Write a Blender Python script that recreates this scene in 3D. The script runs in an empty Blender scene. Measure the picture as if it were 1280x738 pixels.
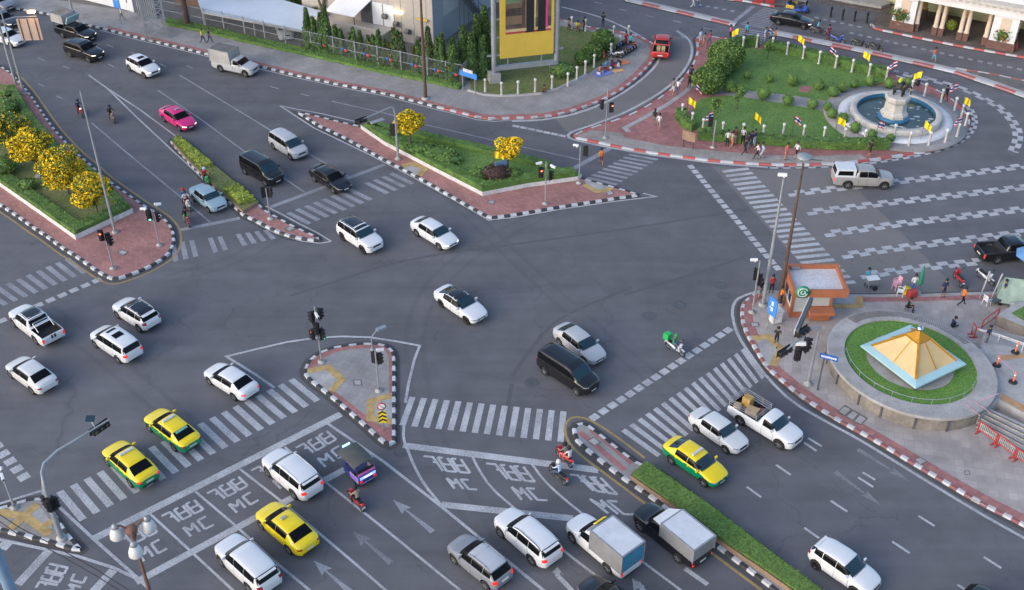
import bpy, bmesh, math, random
from mathutils import Vector, Matrix
from mathutils.bvhtree import BVHTree
random.seed(7)
S = bpy.context.scene
COL = S.collection
PI = math.pi
R = math.radians
FP, PITCH, CH = 1420.0, R(36.5), 52.0
SP, CP = math.sin(PITCH), math.cos(PITCH)

def at(x, y, z=0.0):
    """ground (or height z) point seen at a pixel of the 1280 px wide photograph: used to survey the place"""
    u, v = x - 640.0, y - 369.0
    d = (u, FP * CP - v * SP, -FP * SP - v * CP)
    t = (z - CH) / d[2]
    return Vector((d[0] * t, d[1] * t, z))

def hgt(b, ypx):
    """height above b's foot that a vertical reaches at photo row ypx"""
    v = ypx - 369.0
    return CH - b[1] * (FP * SP + v * CP) / (FP * CP - v * SP)

def zs_(ox, oy, s, *pts):
    return [(ox + p[0] / s, oy + p[1] / s) for p in pts]

# ------------------------------------------------------------------ materials
MATS = {}
def nodes(m):
    m.use_nodes = True
    nt = m.node_tree
    return nt, nt.nodes['Principled BSDF']

def mat(name, rgb, rough=0.6, var=0.12, scale=3.0, bump=0.0, metal=0.0, coat=0.0, emit=None, estr=0.0,
        fine=0.0, fscale=40.0, detail=5.0, spec=None, rgb2=None, trans=0.0):
    if name in MATS:
        return MATS[name]
    m = bpy.data.materials.new(name)
    nt, b = nodes(m)
    N, Lk = nt.nodes, nt.links
    b.inputs['Roughness'].default_value = rough
    b.inputs['Metallic'].default_value = metal
    if coat:
        b.inputs['Coat Weight'].default_value = coat
        b.inputs['Coat Roughness'].default_value = 0.05
    if spec is not None:
        b.inputs['Specular IOR Level'].default_value = spec
    tc = N.new('ShaderNodeNewGeometry')
    nz = N.new('ShaderNodeTexNoise')
    nz.inputs['Scale'].default_value = scale
    nz.inputs['Detail'].default_value = detail
    nz.inputs['Roughness'].default_value = 0.6
    Lk.new(tc.outputs['Position'], nz.inputs['Vector'])
    mx = N.new('ShaderNodeMix'); mx.data_type = 'RGBA'
    c2 = rgb2 if rgb2 else tuple(min(1, c * (1 + var)) for c in rgb)
    c1 = rgb if rgb2 else tuple(c * (1 - var) for c in rgb)
    mx.inputs['A'].default_value = (*c1, 1); mx.inputs['B'].default_value = (*c2, 1)
    rp = N.new('ShaderNodeMapRange')
    rp.inputs['From Min'].default_value = 0.32; rp.inputs['From Max'].default_value = 0.68
    Lk.new(nz.outputs['Fac'], rp.inputs['Value'])
    Lk.new(rp.outputs['Result'], mx.inputs['Factor'])
    out = mx.outputs['Result']
    if fine:
        n2 = N.new('ShaderNodeTexNoise'); n2.inputs['Scale'].default_value = fscale; n2.inputs['Detail'].default_value = 3
        Lk.new(tc.outputs['Position'], n2.inputs['Vector'])
        r2 = N.new('ShaderNodeMapRange'); r2.inputs['From Min'].default_value = 0.3; r2.inputs['From Max'].default_value = 0.7
        r2.inputs['To Min'].default_value = 1 - fine; r2.inputs['To Max'].default_value = 1 + fine
        Lk.new(n2.outputs['Fac'], r2.inputs['Value'])
        m2 = N.new('ShaderNodeVectorMath'); m2.operation = 'SCALE'
        Lk.new(out, m2.inputs[0]); Lk.new(r2.outputs['Result'], m2.inputs['Scale'])
        out = m2.outputs['Vector']
    Lk.new(out, b.inputs['Base Color'])
    if bump:
        bp = N.new('ShaderNodeBump'); bp.inputs['Strength'].default_value = bump; bp.inputs['Distance'].default_value = 0.05
        nb = N.new('ShaderNodeTexNoise'); nb.inputs['Scale'].default_value = fscale; nb.inputs['Detail'].default_value = 4
        Lk.new(tc.outputs['Position'], nb.inputs['Vector'])
        Lk.new(nb.outputs['Fac'], bp.inputs['Height']); Lk.new(bp.outputs['Normal'], b.inputs['Normal'])
    if emit:
        b.inputs['Emission Color'].default_value = (*emit, 1)
        b.inputs['Emission Strength'].default_value = estr
    MATS[name] = m
    return m

def tiles(name, rgb, mortar, sx, sy, rough=0.85, var=0.15, rot=0.0):
    """paving slabs: a brick texture in world metres with dirt over it"""
    if name in MATS: return MATS[name]
    m = bpy.data.materials.new(name); nt, b = nodes(m); N, Lk = nt.nodes, nt.links
    b.inputs['Roughness'].default_value = rough
    g = N.new('ShaderNodeNewGeometry')
    mp = N.new('ShaderNodeMapping'); mp.inputs['Rotation'].default_value = (0, 0, rot)
    Lk.new(g.outputs['Position'], mp.inputs['Vector'])
    br = N.new('ShaderNodeTexBrick')
    br.inputs['Scale'].default_value = 1.0
    br.inputs['Brick Width'].default_value = sx; br.inputs['Row Height'].default_value = sy
    br.inputs['Mortar Size'].default_value = 0.02; br.offset = 0.0 if abs(sx - sy) < 1e-3 else 0.5
    br.inputs['Color1'].default_value = (*[c * (1 - var) for c in rgb], 1)
    br.inputs['Color2'].default_value = (*[c * (1 + var) for c in rgb], 1)
    br.inputs['Mortar'].default_value = (*mortar, 1)
    Lk.new(mp.outputs['Vector'], br.inputs['Vector'])
    nz = N.new('ShaderNodeTexNoise'); nz.inputs['Scale'].default_value = 0.35; nz.inputs['Detail'].default_value = 7; nz.inputs['Roughness'].default_value = 0.65
    Lk.new(g.outputs['Position'], nz.inputs['Vector'])
    r = N.new('ShaderNodeMapRange'); r.inputs['From Min'].default_value = 0.3; r.inputs['From Max'].default_value = 0.7
    r.inputs['To Min'].default_value = 0.72; r.inputs['To Max'].default_value = 1.18
    Lk.new(nz.outputs['Fac'], r.inputs['Value'])
    sc = N.new('ShaderNodeVectorMath'); sc.operation = 'SCALE'
    Lk.new(br.outputs['Color'], sc.inputs[0]); Lk.new(r.outputs['Result'], sc.inputs['Scale'])
    Lk.new(sc.outputs['Vector'], b.inputs['Base Color'])
    MATS[name] = m
    return m

def worn(name, rgb, under, wear=0.5, rough=0.7):
    """road paint worn through to the asphalt in patches"""
    if name in MATS: return MATS[name]
    m = bpy.data.materials.new(name); nt, b = nodes(m); N, Lk = nt.nodes, nt.links
    b.inputs['Roughness'].default_value = rough
    g = N.new('ShaderNodeNewGeometry')
    n1 = N.new('ShaderNodeTexNoise'); n1.inputs['Scale'].default_value = 0.45; n1.inputs['Detail'].default_value = 8; n1.inputs['Roughness'].default_value = 0.7
    n2 = N.new('ShaderNodeTexNoise'); n2.inputs['Scale'].default_value = 9.0; n2.inputs['Detail'].default_value = 4
    Lk.new(g.outputs['Position'], n1.inputs['Vector']); Lk.new(g.outputs['Position'], n2.inputs['Vector'])
    ad = N.new('ShaderNodeMath'); ad.operation = 'ADD'
    Lk.new(n1.outputs['Fac'], ad.inputs[0]); Lk.new(n2.outputs['Fac'], ad.inputs[1])
    r = N.new('ShaderNodeMapRange'); r.inputs['From Min'].default_value = 0.82; r.inputs['From Max'].default_value = 1.22
    r.inputs['To Min'].default_value = 0.0; r.inputs['To Max'].default_value = wear
    Lk.new(ad.outputs[0], r.inputs['Value'])
    mx = N.new('ShaderNodeMix'); mx.data_type = 'RGBA'
    mx.inputs['A'].default_value = (*rgb, 1); mx.inputs['B'].default_value = (*under, 1)
    Lk.new(r.outputs['Result'], mx.inputs['Factor'])
    Lk.new(mx.outputs['Result'], b.inputs['Base Color'])
    MATS[name] = m
    return m

def asphalt(name, rgb, amp=0.22):
    if name in MATS: return MATS[name]
    m = bpy.data.materials.new(name); nt, b = nodes(m); N, Lk = nt.nodes, nt.links
    b.inputs['Roughness'].default_value = 0.82
    b.inputs['Specular IOR Level'].default_value = 0.35
    g = N.new('ShaderNodeNewGeometry')
    def noise(sc, det, rot=None, scl=None):
        n = N.new('ShaderNodeTexNoise'); n.inputs['Scale'].default_value = sc; n.inputs['Detail'].default_value = det; n.inputs['Roughness'].default_value = 0.62
        if rot is not None:
            mp = N.new('ShaderNodeMapping'); mp.inputs['Rotation'].default_value = (0, 0, rot); mp.inputs['Scale'].default_value = scl
            Lk.new(g.outputs['Position'], mp.inputs['Vector']); Lk.new(mp.outputs['Vector'], n.inputs['Vector'])
        else:
            Lk.new(g.outputs['Position'], n.inputs['Vector'])
        return n.outputs['Fac']
    parts = [(noise(0.045, 7), 0.34), (noise(1.0, 5, R(44), (0.03, 0.55, 1)), 0.26), (noise(0.5, 9), 0.24), (noise(16, 3), 0.16)]
    acc = None
    for f, w in parts:
        mu = N.new('ShaderNodeMath'); mu.operation = 'MULTIPLY_ADD'
        Lk.new(f, mu.inputs[0]); mu.inputs[1].default_value = w
        if acc is None: mu.inputs[2].default_value = 0.0
        else: Lk.new(acc, mu.inputs[2])
        acc = mu.outputs[0]
    r = N.new('ShaderNodeMapRange'); r.inputs['From Min'].default_value = 0.38; r.inputs['From Max'].default_value = 0.62
    r.inputs['To Min'].default_value = 1 - amp; r.inputs['To Max'].default_value = 1 + amp
    Lk.new(acc, r.inputs['Value'])
    sc = N.new('ShaderNodeVectorMath'); sc.operation = 'SCALE'; sc.inputs[0].default_value = rgb
    Lk.new(r.outputs['Result'], sc.inputs['Scale']); Lk.new(sc.outputs['Vector'], b.inputs['Base Color'])
    vo = N.new('ShaderNodeTexVoronoi'); vo.feature = 'DISTANCE_TO_EDGE'; vo.inputs['Scale'].default_value = 0.11
    wv = N.new('ShaderNodeTexNoise'); wv.inputs['Scale'].default_value = 0.6; wv.inputs['Detail'].default_value = 6
    Lk.new(g.outputs['Position'], wv.inputs['Vector'])
    ad = N.new('ShaderNodeVectorMath'); ad.operation = 'MULTIPLY_ADD'; ad.inputs[1].default_value = (3, 3, 0)
    Lk.new(wv.outputs['Color'], ad.inputs[0]); Lk.new(g.outputs['Position'], ad.inputs[2]); Lk.new(ad.outputs[0], vo.inputs['Vector'])
    cr = N.new('ShaderNodeMapRange'); cr.inputs['From Min'].default_value = 0.0; cr.inputs['From Max'].default_value = 0.006; cr.inputs['To Min'].default_value = .80; cr.inputs['To Max'].default_value = 1.0
    Lk.new(vo.outputs['Distance'], cr.inputs['Value'])
    s2 = N.new('ShaderNodeVectorMath'); s2.operation = 'SCALE'; Lk.new(sc.outputs['Vector'], s2.inputs[0]); Lk.new(cr.outputs['Result'], s2.inputs['Scale']); Lk.new(s2.outputs['Vector'], b.inputs['Base Color'])
    bp = N.new('ShaderNodeBump'); bp.inputs['Strength'].default_value = 0.25; bp.inputs['Distance'].default_value = 0.02
    nb = N.new('ShaderNodeTexNoise'); nb.inputs['Scale'].default_value = 25; Lk.new(g.outputs['Position'], nb.inputs['Vector'])
    Lk.new(nb.outputs['Fac'], bp.inputs['Height']); Lk.new(bp.outputs['Normal'], b.inputs['Normal'])
    MATS[name] = m
    return m

M_ASPH = asphalt('asphalt', (0.121, 0.120, 0.132), 0.30)
M_ASPH2 = asphalt('asphalt_worn_pale', (0.168, 0.158, 0.156), 0.16)
M_TAR = asphalt('asphalt_seam', (0.100, 0.099, 0.110), 0.12)
M_PAINT = worn('white_road_paint', (0.50, 0.505, 0.52), (0.15, 0.15, 0.165), 0.70)
M_PAINTF = worn('faded_road_paint', (0.33, 0.34, 0.365), (0.125, 0.125, 0.145), 0.8)
M_PAINTG = worn('ghost_road_paint', (0.24, 0.24, 0.255), (0.125, 0.124, 0.138), 1.0)
M_GUTTER = asphalt('gutter_dirt', (0.080, 0.076, 0.076), 0.3)
M_TRACK = asphalt('asphalt_tyre_track', (0.112, 0.111, 0.122), 0.30)
M_PAINTY = worn('yellow_road_paint', (0.40, 0.27, 0.09), (0.11, 0.10, 0.09), 0.6)
M_KW = worn('kerb_white', (0.56, 0.57, 0.60), (0.26, 0.26, 0.27), 0.6)
M_KB = worn('kerb_black', (0.028, 0.029, 0.034), (0.10, 0.10, 0.10), 0.4)
M_KR = worn('kerb_red', (0.47, 0.085, 0.08), (0.28, 0.14, 0.13), 0.5)
M_KRD = worn('kerb_dark_red', (0.27, 0.085, 0.085), (0.18, 0.13, 0.13), 0.6)
M_REDPAVE = tiles('red_paving', (0.37, 0.175, 0.155), (0.27, 0.145, 0.135), 0.4, 0.2, rot=0.6)
M_REDPAVE2 = tiles('red_paving_dark', (0.34, 0.15, 0.14), (0.26, 0.135, 0.13), 0.4, 0.4, rot=0.9)
M_GREYPAVE = tiles('grey_paving', (0.29, 0.278, 0.275), (0.24, 0.23, 0.23), 0.45, 0.45, rot=0.35, var=.06)
M_SANDPAVE = tiles('sand_paving', (0.31, 0.28, 0.255), (0.24, 0.225, 0.21), 0.5, 0.5, rot=0.2, var=.08)
M_PLAZA = tiles('plaza_paving', (0.36, 0.325, 0.31), (0.31, 0.285, 0.275), 0.6, 0.6, rot=0.2, var=.10)
M_BROWNPAVE = tiles('brown_paving', (0.14, 0.11, 0.10), (0.09, 0.08, 0.075), 0.4, 0.4, rot=0.1)
M_CONC = mat('concrete', (0.35, 0.34, 0.335), 0.9, 0.2, 0.8, fine=0.12, fscale=9)
M_CONC_D = mat('dark_concrete', (0.13, 0.125, 0.12), 0.9, 0.25, 0.8, fine=0.15, fscale=9)
M_CONC_TAN = mat('stained_concrete', (0.21, 0.185, 0.16), 0.9, 0.3, 0.9, fine=0.15, fscale=6)
M_TACT = mat('tactile_yellow', (0.42, 0.29, 0.12), 0.85, 0.25, 2.0, fine=0.15, fscale=14)
M_TAN = mat('tan_strip', (0.42, 0.25, 0.13), 0.85, 0.15, 2.0)
M_PLANTER_W = mat('planter_white', (0.58, 0.57, 0.57), 0.8, 0.15, 1.5, fine=0.1, fscale=8)
M_PLANTER_B = mat('planter_brown', (0.27, 0.18, 0.125), 0.85, 0.2, 1.5, fine=0.15, fscale=8)
M_LAWN = mat('lawn', (0.088, 0.172, 0.038), 0.95, rgb2=(0.132, 0.228, 0.052), scale=0.5, fine=0.35, fscale=6, bump=0.6, detail=8)
M_LAWN_D = mat('lawn_dry', (0.10, 0.15, 0.04), 0.95, rgb2=(0.17, 0.17, 0.065), scale=0.6, fine=0.35, fscale=6, bump=0.6, detail=8)
M_LAWN_RING = mat('lawn_ring', (0.085, 0.20, 0.034), 0.95, rgb2=(0.13, 0.25, 0.046), scale=0.9, fine=0.35, fscale=7, bump=0.6, detail=8)
M_TURF = mat('turf_bed', (0.085, 0.165, 0.032), 0.95, rgb2=(0.115, 0.195, 0.042), scale=0.8, fine=0.4, fscale=7, bump=0.7, detail=8)
M_SOIL = mat('soil', (0.10, 0.085, 0.05), 0.95, rgb2=(0.13, 0.12, 0.06), scale=0.8, fine=0.3, fscale=6, bump=0.5)
M_L1 = mat('leaf_mid', (0.088, 0.168, 0.036), 0.75, 0.3, 1.2)
M_L2 = mat('leaf_light', (0.15, 0.235, 0.046), 0.75, 0.3, 1.2)
M_L3 = mat('leaf_dark', (0.052, 0.10, 0.027), 0.8, 0.3, 1.2)
M_LY = mat('leaf_lime', (0.30, 0.35, 0.05), 0.75, 0.3, 1.2)
M_LB = mat('leaf_brown', (0.12, 0.085, 0.04), 0.8, 0.3, 1.2)
M_LR = mat('leaf_purple', (0.055, 0.03, 0.028), 0.8, 0.3, 1.2)
M_FY = mat('flower_yellow', (0.92, 0.60, 0.012), 0.7, 0.2, 2.0)
M_FO = mat('flower_orange', (0.50, 0.16, 0.03), 0.7, 0.2, 2.0)
M_BARK = mat('bark', (0.10, 0.075, 0.055), 0.95, 0.3, 6.0)
M_GALV = mat('galvanised_steel', (0.30, 0.32, 0.35), 0.5, 0.12, 2.0, metal=0.3)
M_STEEL_D = mat('dark_steel', (0.10, 0.105, 0.115), 0.55, 0.15, 2.0, metal=0.2)
M_BLACK = mat('black_plastic', (0.014, 0.014, 0.016), 0.5, 0.2, 3.0)
M_BLACKM = mat('black_matt', (0.018, 0.018, 0.02), 0.85, 0.2, 3.0)
M_TYRE = mat('tyre_rubber', (0.016, 0.016, 0.017), 0.85, 0.2, 8.0)
M_RIM = mat('alloy_rim', (0.34, 0.35, 0.37), 0.35, 0.1, 4.0, metal=0.6)
M_RIMD = mat('dark_rim', (0.05, 0.05, 0.055), 0.4, 0.1, 4.0, metal=0.5)
M_CHROME = mat('chrome', (0.55, 0.56, 0.58), 0.18, 0.05, 4.0, metal=1.0)
M_GLASS = mat('car_glass', (0.006, 0.007, 0.009), 0.10, 0.05, 1.0, spec=0.13)
M_GLASSB = mat('car_glass_blue', (0.016, 0.038, 0.055), 0.06, 0.05, 1.0, spec=0.5)
M_HEAD = mat('headlamp_clear', (0.20, 0.22, 0.25), 0.12, 0.1, 6.0, coat=0.5)
M_HEADON = mat('headlamp_lit', (0.9, 0.88, 0.8), 0.2, 0.05, 6.0, emit=(1.0, 0.9, 0.7), estr=0.7)
M_TAIL = mat('tail_lamp', (0.30, 0.010, 0.010), 0.2, 0.1, 6.0, coat=0.5)
M_TAILON = mat('tail_lamp_lit', (0.6, 0.03, 0.02), 0.3, 0.1, 6.0, emit=(1.0, 0.02, 0.01), estr=0.28)
M_PLATE = mat('plate_white', (0.62, 0.62, 0.62), 0.5, 0.05, 3.0)
M_WHITE = mat('white_paint', (0.68, 0.69, 0.71), 0.5, 0.06, 1.0)
M_ALU = mat('aluminium_panel', (0.30, 0.305, 0.32), 0.42, 0.14, 1.0, metal=0.4)
M_ALUTOP = mat('aluminium_roof', (0.62, 0.63, 0.66), 0.5, 0.10, 1.2, metal=0.15)
M_TUBE = mat('fluorescent_lit', (0.9, 0.85, 0.6), 0.4, 0.02, 1.0, emit=(1.0, 0.85, 0.45), estr=2.6)
M_SIGRED = mat('signal_red_lit', (0.7, 0.05, 0.03), 0.4, 0.02, 1.0, emit=(1.0, 0.10, 0.05), estr=4.0)
M_SIGGRN = mat('signal_green_lit', (0.1, 0.6, 0.4), 0.4, 0.02, 1.0, emit=(0.15, 1.0, 0.6), estr=2.5)
M_SIGOFF = mat('signal_lens_dark', (0.05, 0.02, 0.02), 0.3, 0.1, 1.0)
M_BLUE = mat('sign_blue', (0.045, 0.22, 0.62), 0.5, 0.08, 2.0)
M_BLUED = mat('sign_blue_dark', (0.03, 0.11, 0.40), 0.5, 0.08, 2.0)
M_YEL = mat('flag_yellow', (0.85, 0.63, 0.02), 0.75, 0.08, 2.0)
M_RED = mat('red_paint', (0.42, 0.05, 0.05), 0.5, 0.08, 2.0)
M_ORANGE = mat('orange_plastic', (0.80, 0.16, 0.05), 0.5, 0.08, 2.0)
M_FRED = mat('flag_red', (0.55, 0.035, 0.06), 0.8, 0.08, 2.0)
M_FWHITE = mat('flag_white', (0.70, 0.70, 0.72), 0.8, 0.06, 2.0)
M_FBLUE = mat('flag_blue', (0.035, 0.04, 0.20), 0.8, 0.08, 2.0)
M_GREEN = mat('tarp_green', (0.03, 0.20, 0.12), 0.7, 0.15, 2.0)
M_WOODPOLE = mat('weathered_wood', (0.10, 0.062, 0.05), 0.9, 0.3, 3.0)
M_STONE = mat('white_stone', (0.46, 0.44, 0.41), 0.8, 0.15, 1.2, fine=0.12, fscale=6)

def paint(rgb, rough=0.28, name=None):
    k = name or 'car_paint_%02x%02x%02x' % tuple(int(c * 255) for c in rgb)
    return mat(k, rgb, rough, 0.03, 0.8, coat=0.6)

# ------------------------------------------------------------------ mesh builder
class MB:
    def __init__(s):
        s.v, s.f, s.m, s.sm = [], [], [], []
    def add(s, vs, fs, m=0, smooth=False):
        o = len(s.v); s.v += [tuple(p) for p in vs]
        for f in fs:
            s.f.append([i + o for i in f]); s.m.append(m); s.sm.append(smooth)
    def box(s, c, d, rz=0.0, m=0, top=None, rx=0.0):
        x, y, z = d[0] / 2, d[1] / 2, d[2] / 2
        tx, ty = (x, y) if top is None else (top[0] / 2, top[1] / 2)
        pts = [(-x, -y, -z), (x, -y, -z), (x, y, -z), (-x, y, -z), (-tx, -ty, z), (tx, -ty, z), (tx, ty, z), (-tx, ty, z)]
        M = Matrix.Translation(Vector(c)) @ Matrix.Rotation(rz, 4, 'Z') @ Matrix.Rotation(rx, 4, 'X')
        s.add([M @ Vector(p) for p in pts], [(3, 2, 1, 0), (4, 5, 6, 7), (0, 1, 5, 4), (1, 2, 6, 5), (2, 3, 7, 6), (3, 0, 4, 7)], m)
    def rbox(s, c, d, r=0.03, rz=0.0, m=0, ry=0.0, rx=0.0):
        bm = bmesh.new(); bmesh.ops.create_cube(bm, size=1.0)
        for v in bm.verts: v.co = Vector((v.co.x * d[0], v.co.y * d[1], v.co.z * d[2]))
        bmesh.ops.bevel(bm, geom=bm.edges[:], offset=min(r, 0.45 * min(d)), segments=2, affect='EDGES', profile=0.6)
        M = Matrix.Translation(Vector(c)) @ Matrix.Rotation(rz, 4, 'Z') @ Matrix.Rotation(ry, 4, 'Y') @ Matrix.Rotation(rx, 4, 'X')
        bm.verts.index_update()
        s.add([M @ v.co for v in bm.verts], [[v.index for v in f.verts] for f in bm.faces], m, False)
        bm.free()
    def beam(s, a, b, w, h=None, m=0):
        a, b = Vector(a), Vector(b); h = h or w
        d = (b - a)
        if d.length < 1e-6: return
        d.normalize()
        up = Vector((0, 0, 1)) if abs(d.z) < 0.95 else Vector((1, 0, 0))
        sx = d.cross(up).normalized() * w / 2; sy = sx.cross(d).normalized() * h / 2
        vs = [a - sx - sy, a + sx - sy, a + sx + sy, a - sx + sy, b - sx - sy, b + sx - sy, b + sx + sy, b - sx + sy]
        s.add(vs, [(0, 1, 2, 3), (7, 6, 5, 4), (0, 4, 5, 1), (1, 5, 6, 2), (2, 6, 7, 3), (3, 7, 4, 0)], m)
    def tube(s, pts, r, n=8, m=0, cap=True, smooth=True):
        pts = [Vector(p) for p in pts]
        rs = r if isinstance(r, (list, tuple)) else [r] * len(pts)
        rings = []
        for i, p in enumerate(pts):
            d = (pts[min(i + 1, len(pts) - 1)] - pts[max(i - 1, 0)])
            d = d.normalized() if d.length > 1e-9 else Vector((0, 0, 1))
            up = Vector((0, 0, 1)) if abs(d.z) < 0.9 else Vector((1, 0, 0))
            sx = d.cross(up).normalized(); sy = sx.cross(d).normalized()
            rings.append([p + (sx * math.cos(2 * PI * k / n) + sy * math.sin(2 * PI * k / n)) * rs[i] for k in range(n)])
        vs = [q for rg in rings for q in rg]; fs = []
        for i in range(len(pts) - 1):
            for k in range(n):
                a, b = i * n + k, i * n + (k + 1) % n
                fs.append((a, b, b + n, a + n))
        s.add(vs, fs, m, smooth)
        if cap:
            s.add(rings[0], [tuple(range(n))], m); s.add(rings[-1], [tuple(range(n - 1, -1, -1))], m)
    def lathe(s, prof, c=(0, 0, 0), n=16, m=0, M=None, smooth=True, sx=1.0, sy=1.0, cap=False):
        """profile of (r, z) turned about z at c"""
        vs, fs = [], []
        for (r, z) in prof:
            for k in range(n):
                a = 2 * PI * k / n
                p = Vector((r * math.cos(a) * sx, r * math.sin(a) * sy, z))
                p = (M @ p) if M else p
                vs.append(p + Vector(c))
        for i in range(len(prof) - 1):
            for k in range(n):
                a, b = i * n + k, i * n + (k + 1) % n
                fs.append((a, b, b + n, a + n))
        if cap: fs.append(tuple(range(n - 1, -1, -1)))
        if cap: fs.append(tuple(range((len(prof) - 1) * n, len(prof) * n)))
        s.add(vs, fs, m, smooth)
    def ball(s, c, r, m=0, n=10, k=6, sc=(1, 1, 1), M=None):
        prof = [(r * math.sin(PI * i / k) * 1.0, -r * math.cos(PI * i / k)) for i in range(k + 1)]
        prof[0] = (1e-6, -r); prof[-1] = (1e-6, r)
        vs, fs = [], []
        for (rr, z) in prof:
            for j in range(n):
                a = 2 * PI * j / n
                p = Vector((rr * math.cos(a) * sc[0], rr * math.sin(a) * sc[1], z * sc[2]))
                vs.append(((M @ p) if M else p) + Vector(c))
        for i in range(k):
            for j in range(n):
                a, b = i * n + j, i * n + (j + 1) % n
                fs.append((a, b, b + n, a + n))
        s.add(vs, fs, m, True)
    def sheet(s, pts, z=None, m=0):
        pts = [Vector((p[0], p[1], p[2] if (z is None and len(p) > 2) else (z or 0))) for p in pts]
        a = sum(pts[i].x * pts[(i + 1) % len(pts)].y - pts[(i + 1) % len(pts)].x * pts[i].y for i in range(len(pts)))
        if a < 0: pts.reverse()
        s.add(pts, [tuple(range(len(pts)))], m)
    def prism(s, pts, z0, z1, m=0, mtop=None, inset=0.0):
        pts = [Vector((p[0], p[1], 0)) for p in pts]
        a = sum(pts[i].x * pts[(i + 1) % len(pts)].y - pts[(i + 1) % len(pts)].x * pts[i].y for i in range(len(pts)))
        if a < 0: pts.reverse()
        n = len(pts)
        top = offset_poly(pts, inset) if inset else pts
        vs = [(p.x, p.y, z0) for p in pts] + [(p.x, p.y, z1) for p in top]
        s.add(vs, [(i, (i + 1) % n, (i + 1) % n + n, i + n) for i in range(n)], m)
        s.add([(p.x, p.y, z1) for p in top], [tuple(range(n))], m if mtop is None else mtop)
    def strip(s, pts, w, z, m=0, closed=False):
        """flat ribbon of width w along pts"""
        L, Rr = ribbon(pts, w / 2, closed)
        n = len(pts)
        for i in range(n if closed else n - 1):
            j = (i + 1) % n
            s.add([(*L[i], z), (*Rr[i], z), (*Rr[j], z), (*L[j], z)], [(0, 1, 2, 3)], m)
    def build(s, name, mats, parent=None, loc=None, rz=0.0):
        me = s.mesh(name, mats)
        return link(name, me, parent, loc, rz)
    def mesh(s, name, mats):
        me = bpy.data.meshes.new(name)
        me.from_pydata(s.v, [], s.f)
        if not isinstance(mats, (list, tuple)): mats = [mats]
        for m in mats: me.materials.append(m)
        me.polygons.foreach_set('material_index', s.m)
        me.polygons.foreach_set('use_smooth', s.sm)
        me.update()
        return me

def link(name, me, parent=None, loc=None, rz=0.0):
    o = bpy.data.objects.new(name, me)
    COL.objects.link(o)
    if parent is not None: o.parent = parent
    if loc is not None: o.location = loc
    if rz: o.rotation_euler = (0, 0, rz)
    return o

def recolour(o, slot, m):
    o.material_slots[slot].link = 'OBJECT'
    o.material_slots[slot].material = m

def tag(o, label, cat, group=None, kind=None):
    o['label'] = label; o['category'] = cat
    if group: o['group'] = group
    if kind: o['kind'] = kind
    return o

def thing(name, label, cat, loc=(0, 0, 0), rz=0.0, group=None):
    o = bpy.data.objects.new(name, None); COL.objects.link(o)
    o.location = loc; o.rotation_euler = (0, 0, rz); o.empty_display_size = 0.2
    return tag(o, label, cat, group)

def struct(o):
    o['kind'] = 'structure'
    return o

def ribbon(pts, h, closed=False):
    n = len(pts); Ls, Rs = [], []
    P = [Vector((p[0], p[1])) for p in pts]
    for i in range(n):
        a = P[(i - 1) % n] if (closed or i > 0) else None
        b = P[(i + 1) % n] if (closed or i < n - 1) else None
        d1 = (P[i] - a).normalized() if a is not None else None
        d2 = (b - P[i]).normalized() if b is not None else None
        d1 = d1 or d2; d2 = d2 or d1
        n1, n2 = Vector((-d1.y, d1.x)), Vector((-d2.y, d2.x))
        nn = (n1 + n2)
        nn = nn.normalized() if nn.length > 1e-6 else n1
        k = h / max(0.35, nn.dot(n1))
        Ls.append(P[i] + nn * k); Rs.append(P[i] - nn * k)
    return Ls, Rs

def offset_poly(pts, d):
    """inward offset of a counter-clockwise polygon"""
    L, _ = ribbon(pts, d, True)
    return [Vector((p.x, p.y, 0)) for p in L]

def ccw(pts):
    a = sum(pts[i][0] * pts[(i + 1) % len(pts)][1] - pts[(i + 1) % len(pts)][0] * pts[i][1] for i in range(len(pts)))
    return pts if a > 0 else pts[::-1]

def chaikin(pts, it=1, closed=False):
    for _ in range(it):
        out = []
        n = len(pts)
        rng = range(n) if closed else range(n - 1)
        if not closed: out.append(pts[0])
        for i in rng:
            a, b = Vector(pts[i]), Vector(pts[(i + 1) % n])
            out.append(a * 0.75 + b * 0.25); out.append(a * 0.25 + b * 0.75)
        if not closed: out.append(pts[-1])
        pts = out
    return pts

def resample(pts, step):
    """points every `step` metres along a polyline"""
    P = [Vector((p[0], p[1])) for p in pts]
    out = [P[0].copy()]; need = step; 
    for i in range(len(P) - 1):
        a, b = P[i], P[i + 1]; L = (b - a).length; pos = 0.0
        while L - pos >= need:
            pos += need; out.append(a + (b - a) * (pos / L)); need = step
        need -= (L - pos)
    if (out[-1] - P[-1]).length > 0.05: out.append(P[-1].copy())
    return out

def G(pts, z=0.0): return [at(p[0], p[1], z) for p in pts]

def leaves(mb, pts, size, mats=((0, 1.0),), tilt=1.0, asp=0.7):
    """small leaf-sized quads at pts"""
    rnd = random.random
    tot = sum(w for _, w in mats)
    for p in pts:
        s = size * (0.6 + 0.8 * rnd())
        d = Vector((rnd() - .5, rnd() - .5, (rnd() - .5) * tilt))
        d = d.normalized() if d.length > 1e-4 else Vector((1, 0, 0))
        e = Vector((rnd() - .5, rnd() - .5, rnd() - .5)); e = (e - d * e.dot(d))
        e = e.normalized() if e.length > 1e-4 else d.orthogonal().normalized()
        d = d * s / 2; e = e * s * asp / 2
        p = Vector(p)
        r = rnd() * tot; mi = mats[0][0]
        for k, w in mats:
            if r < w: mi = k; break
            r -= w
        mb.add([p - d - e * .4, p - e, p + d, p + e], [(0, 1, 2, 3)], mi)

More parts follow.
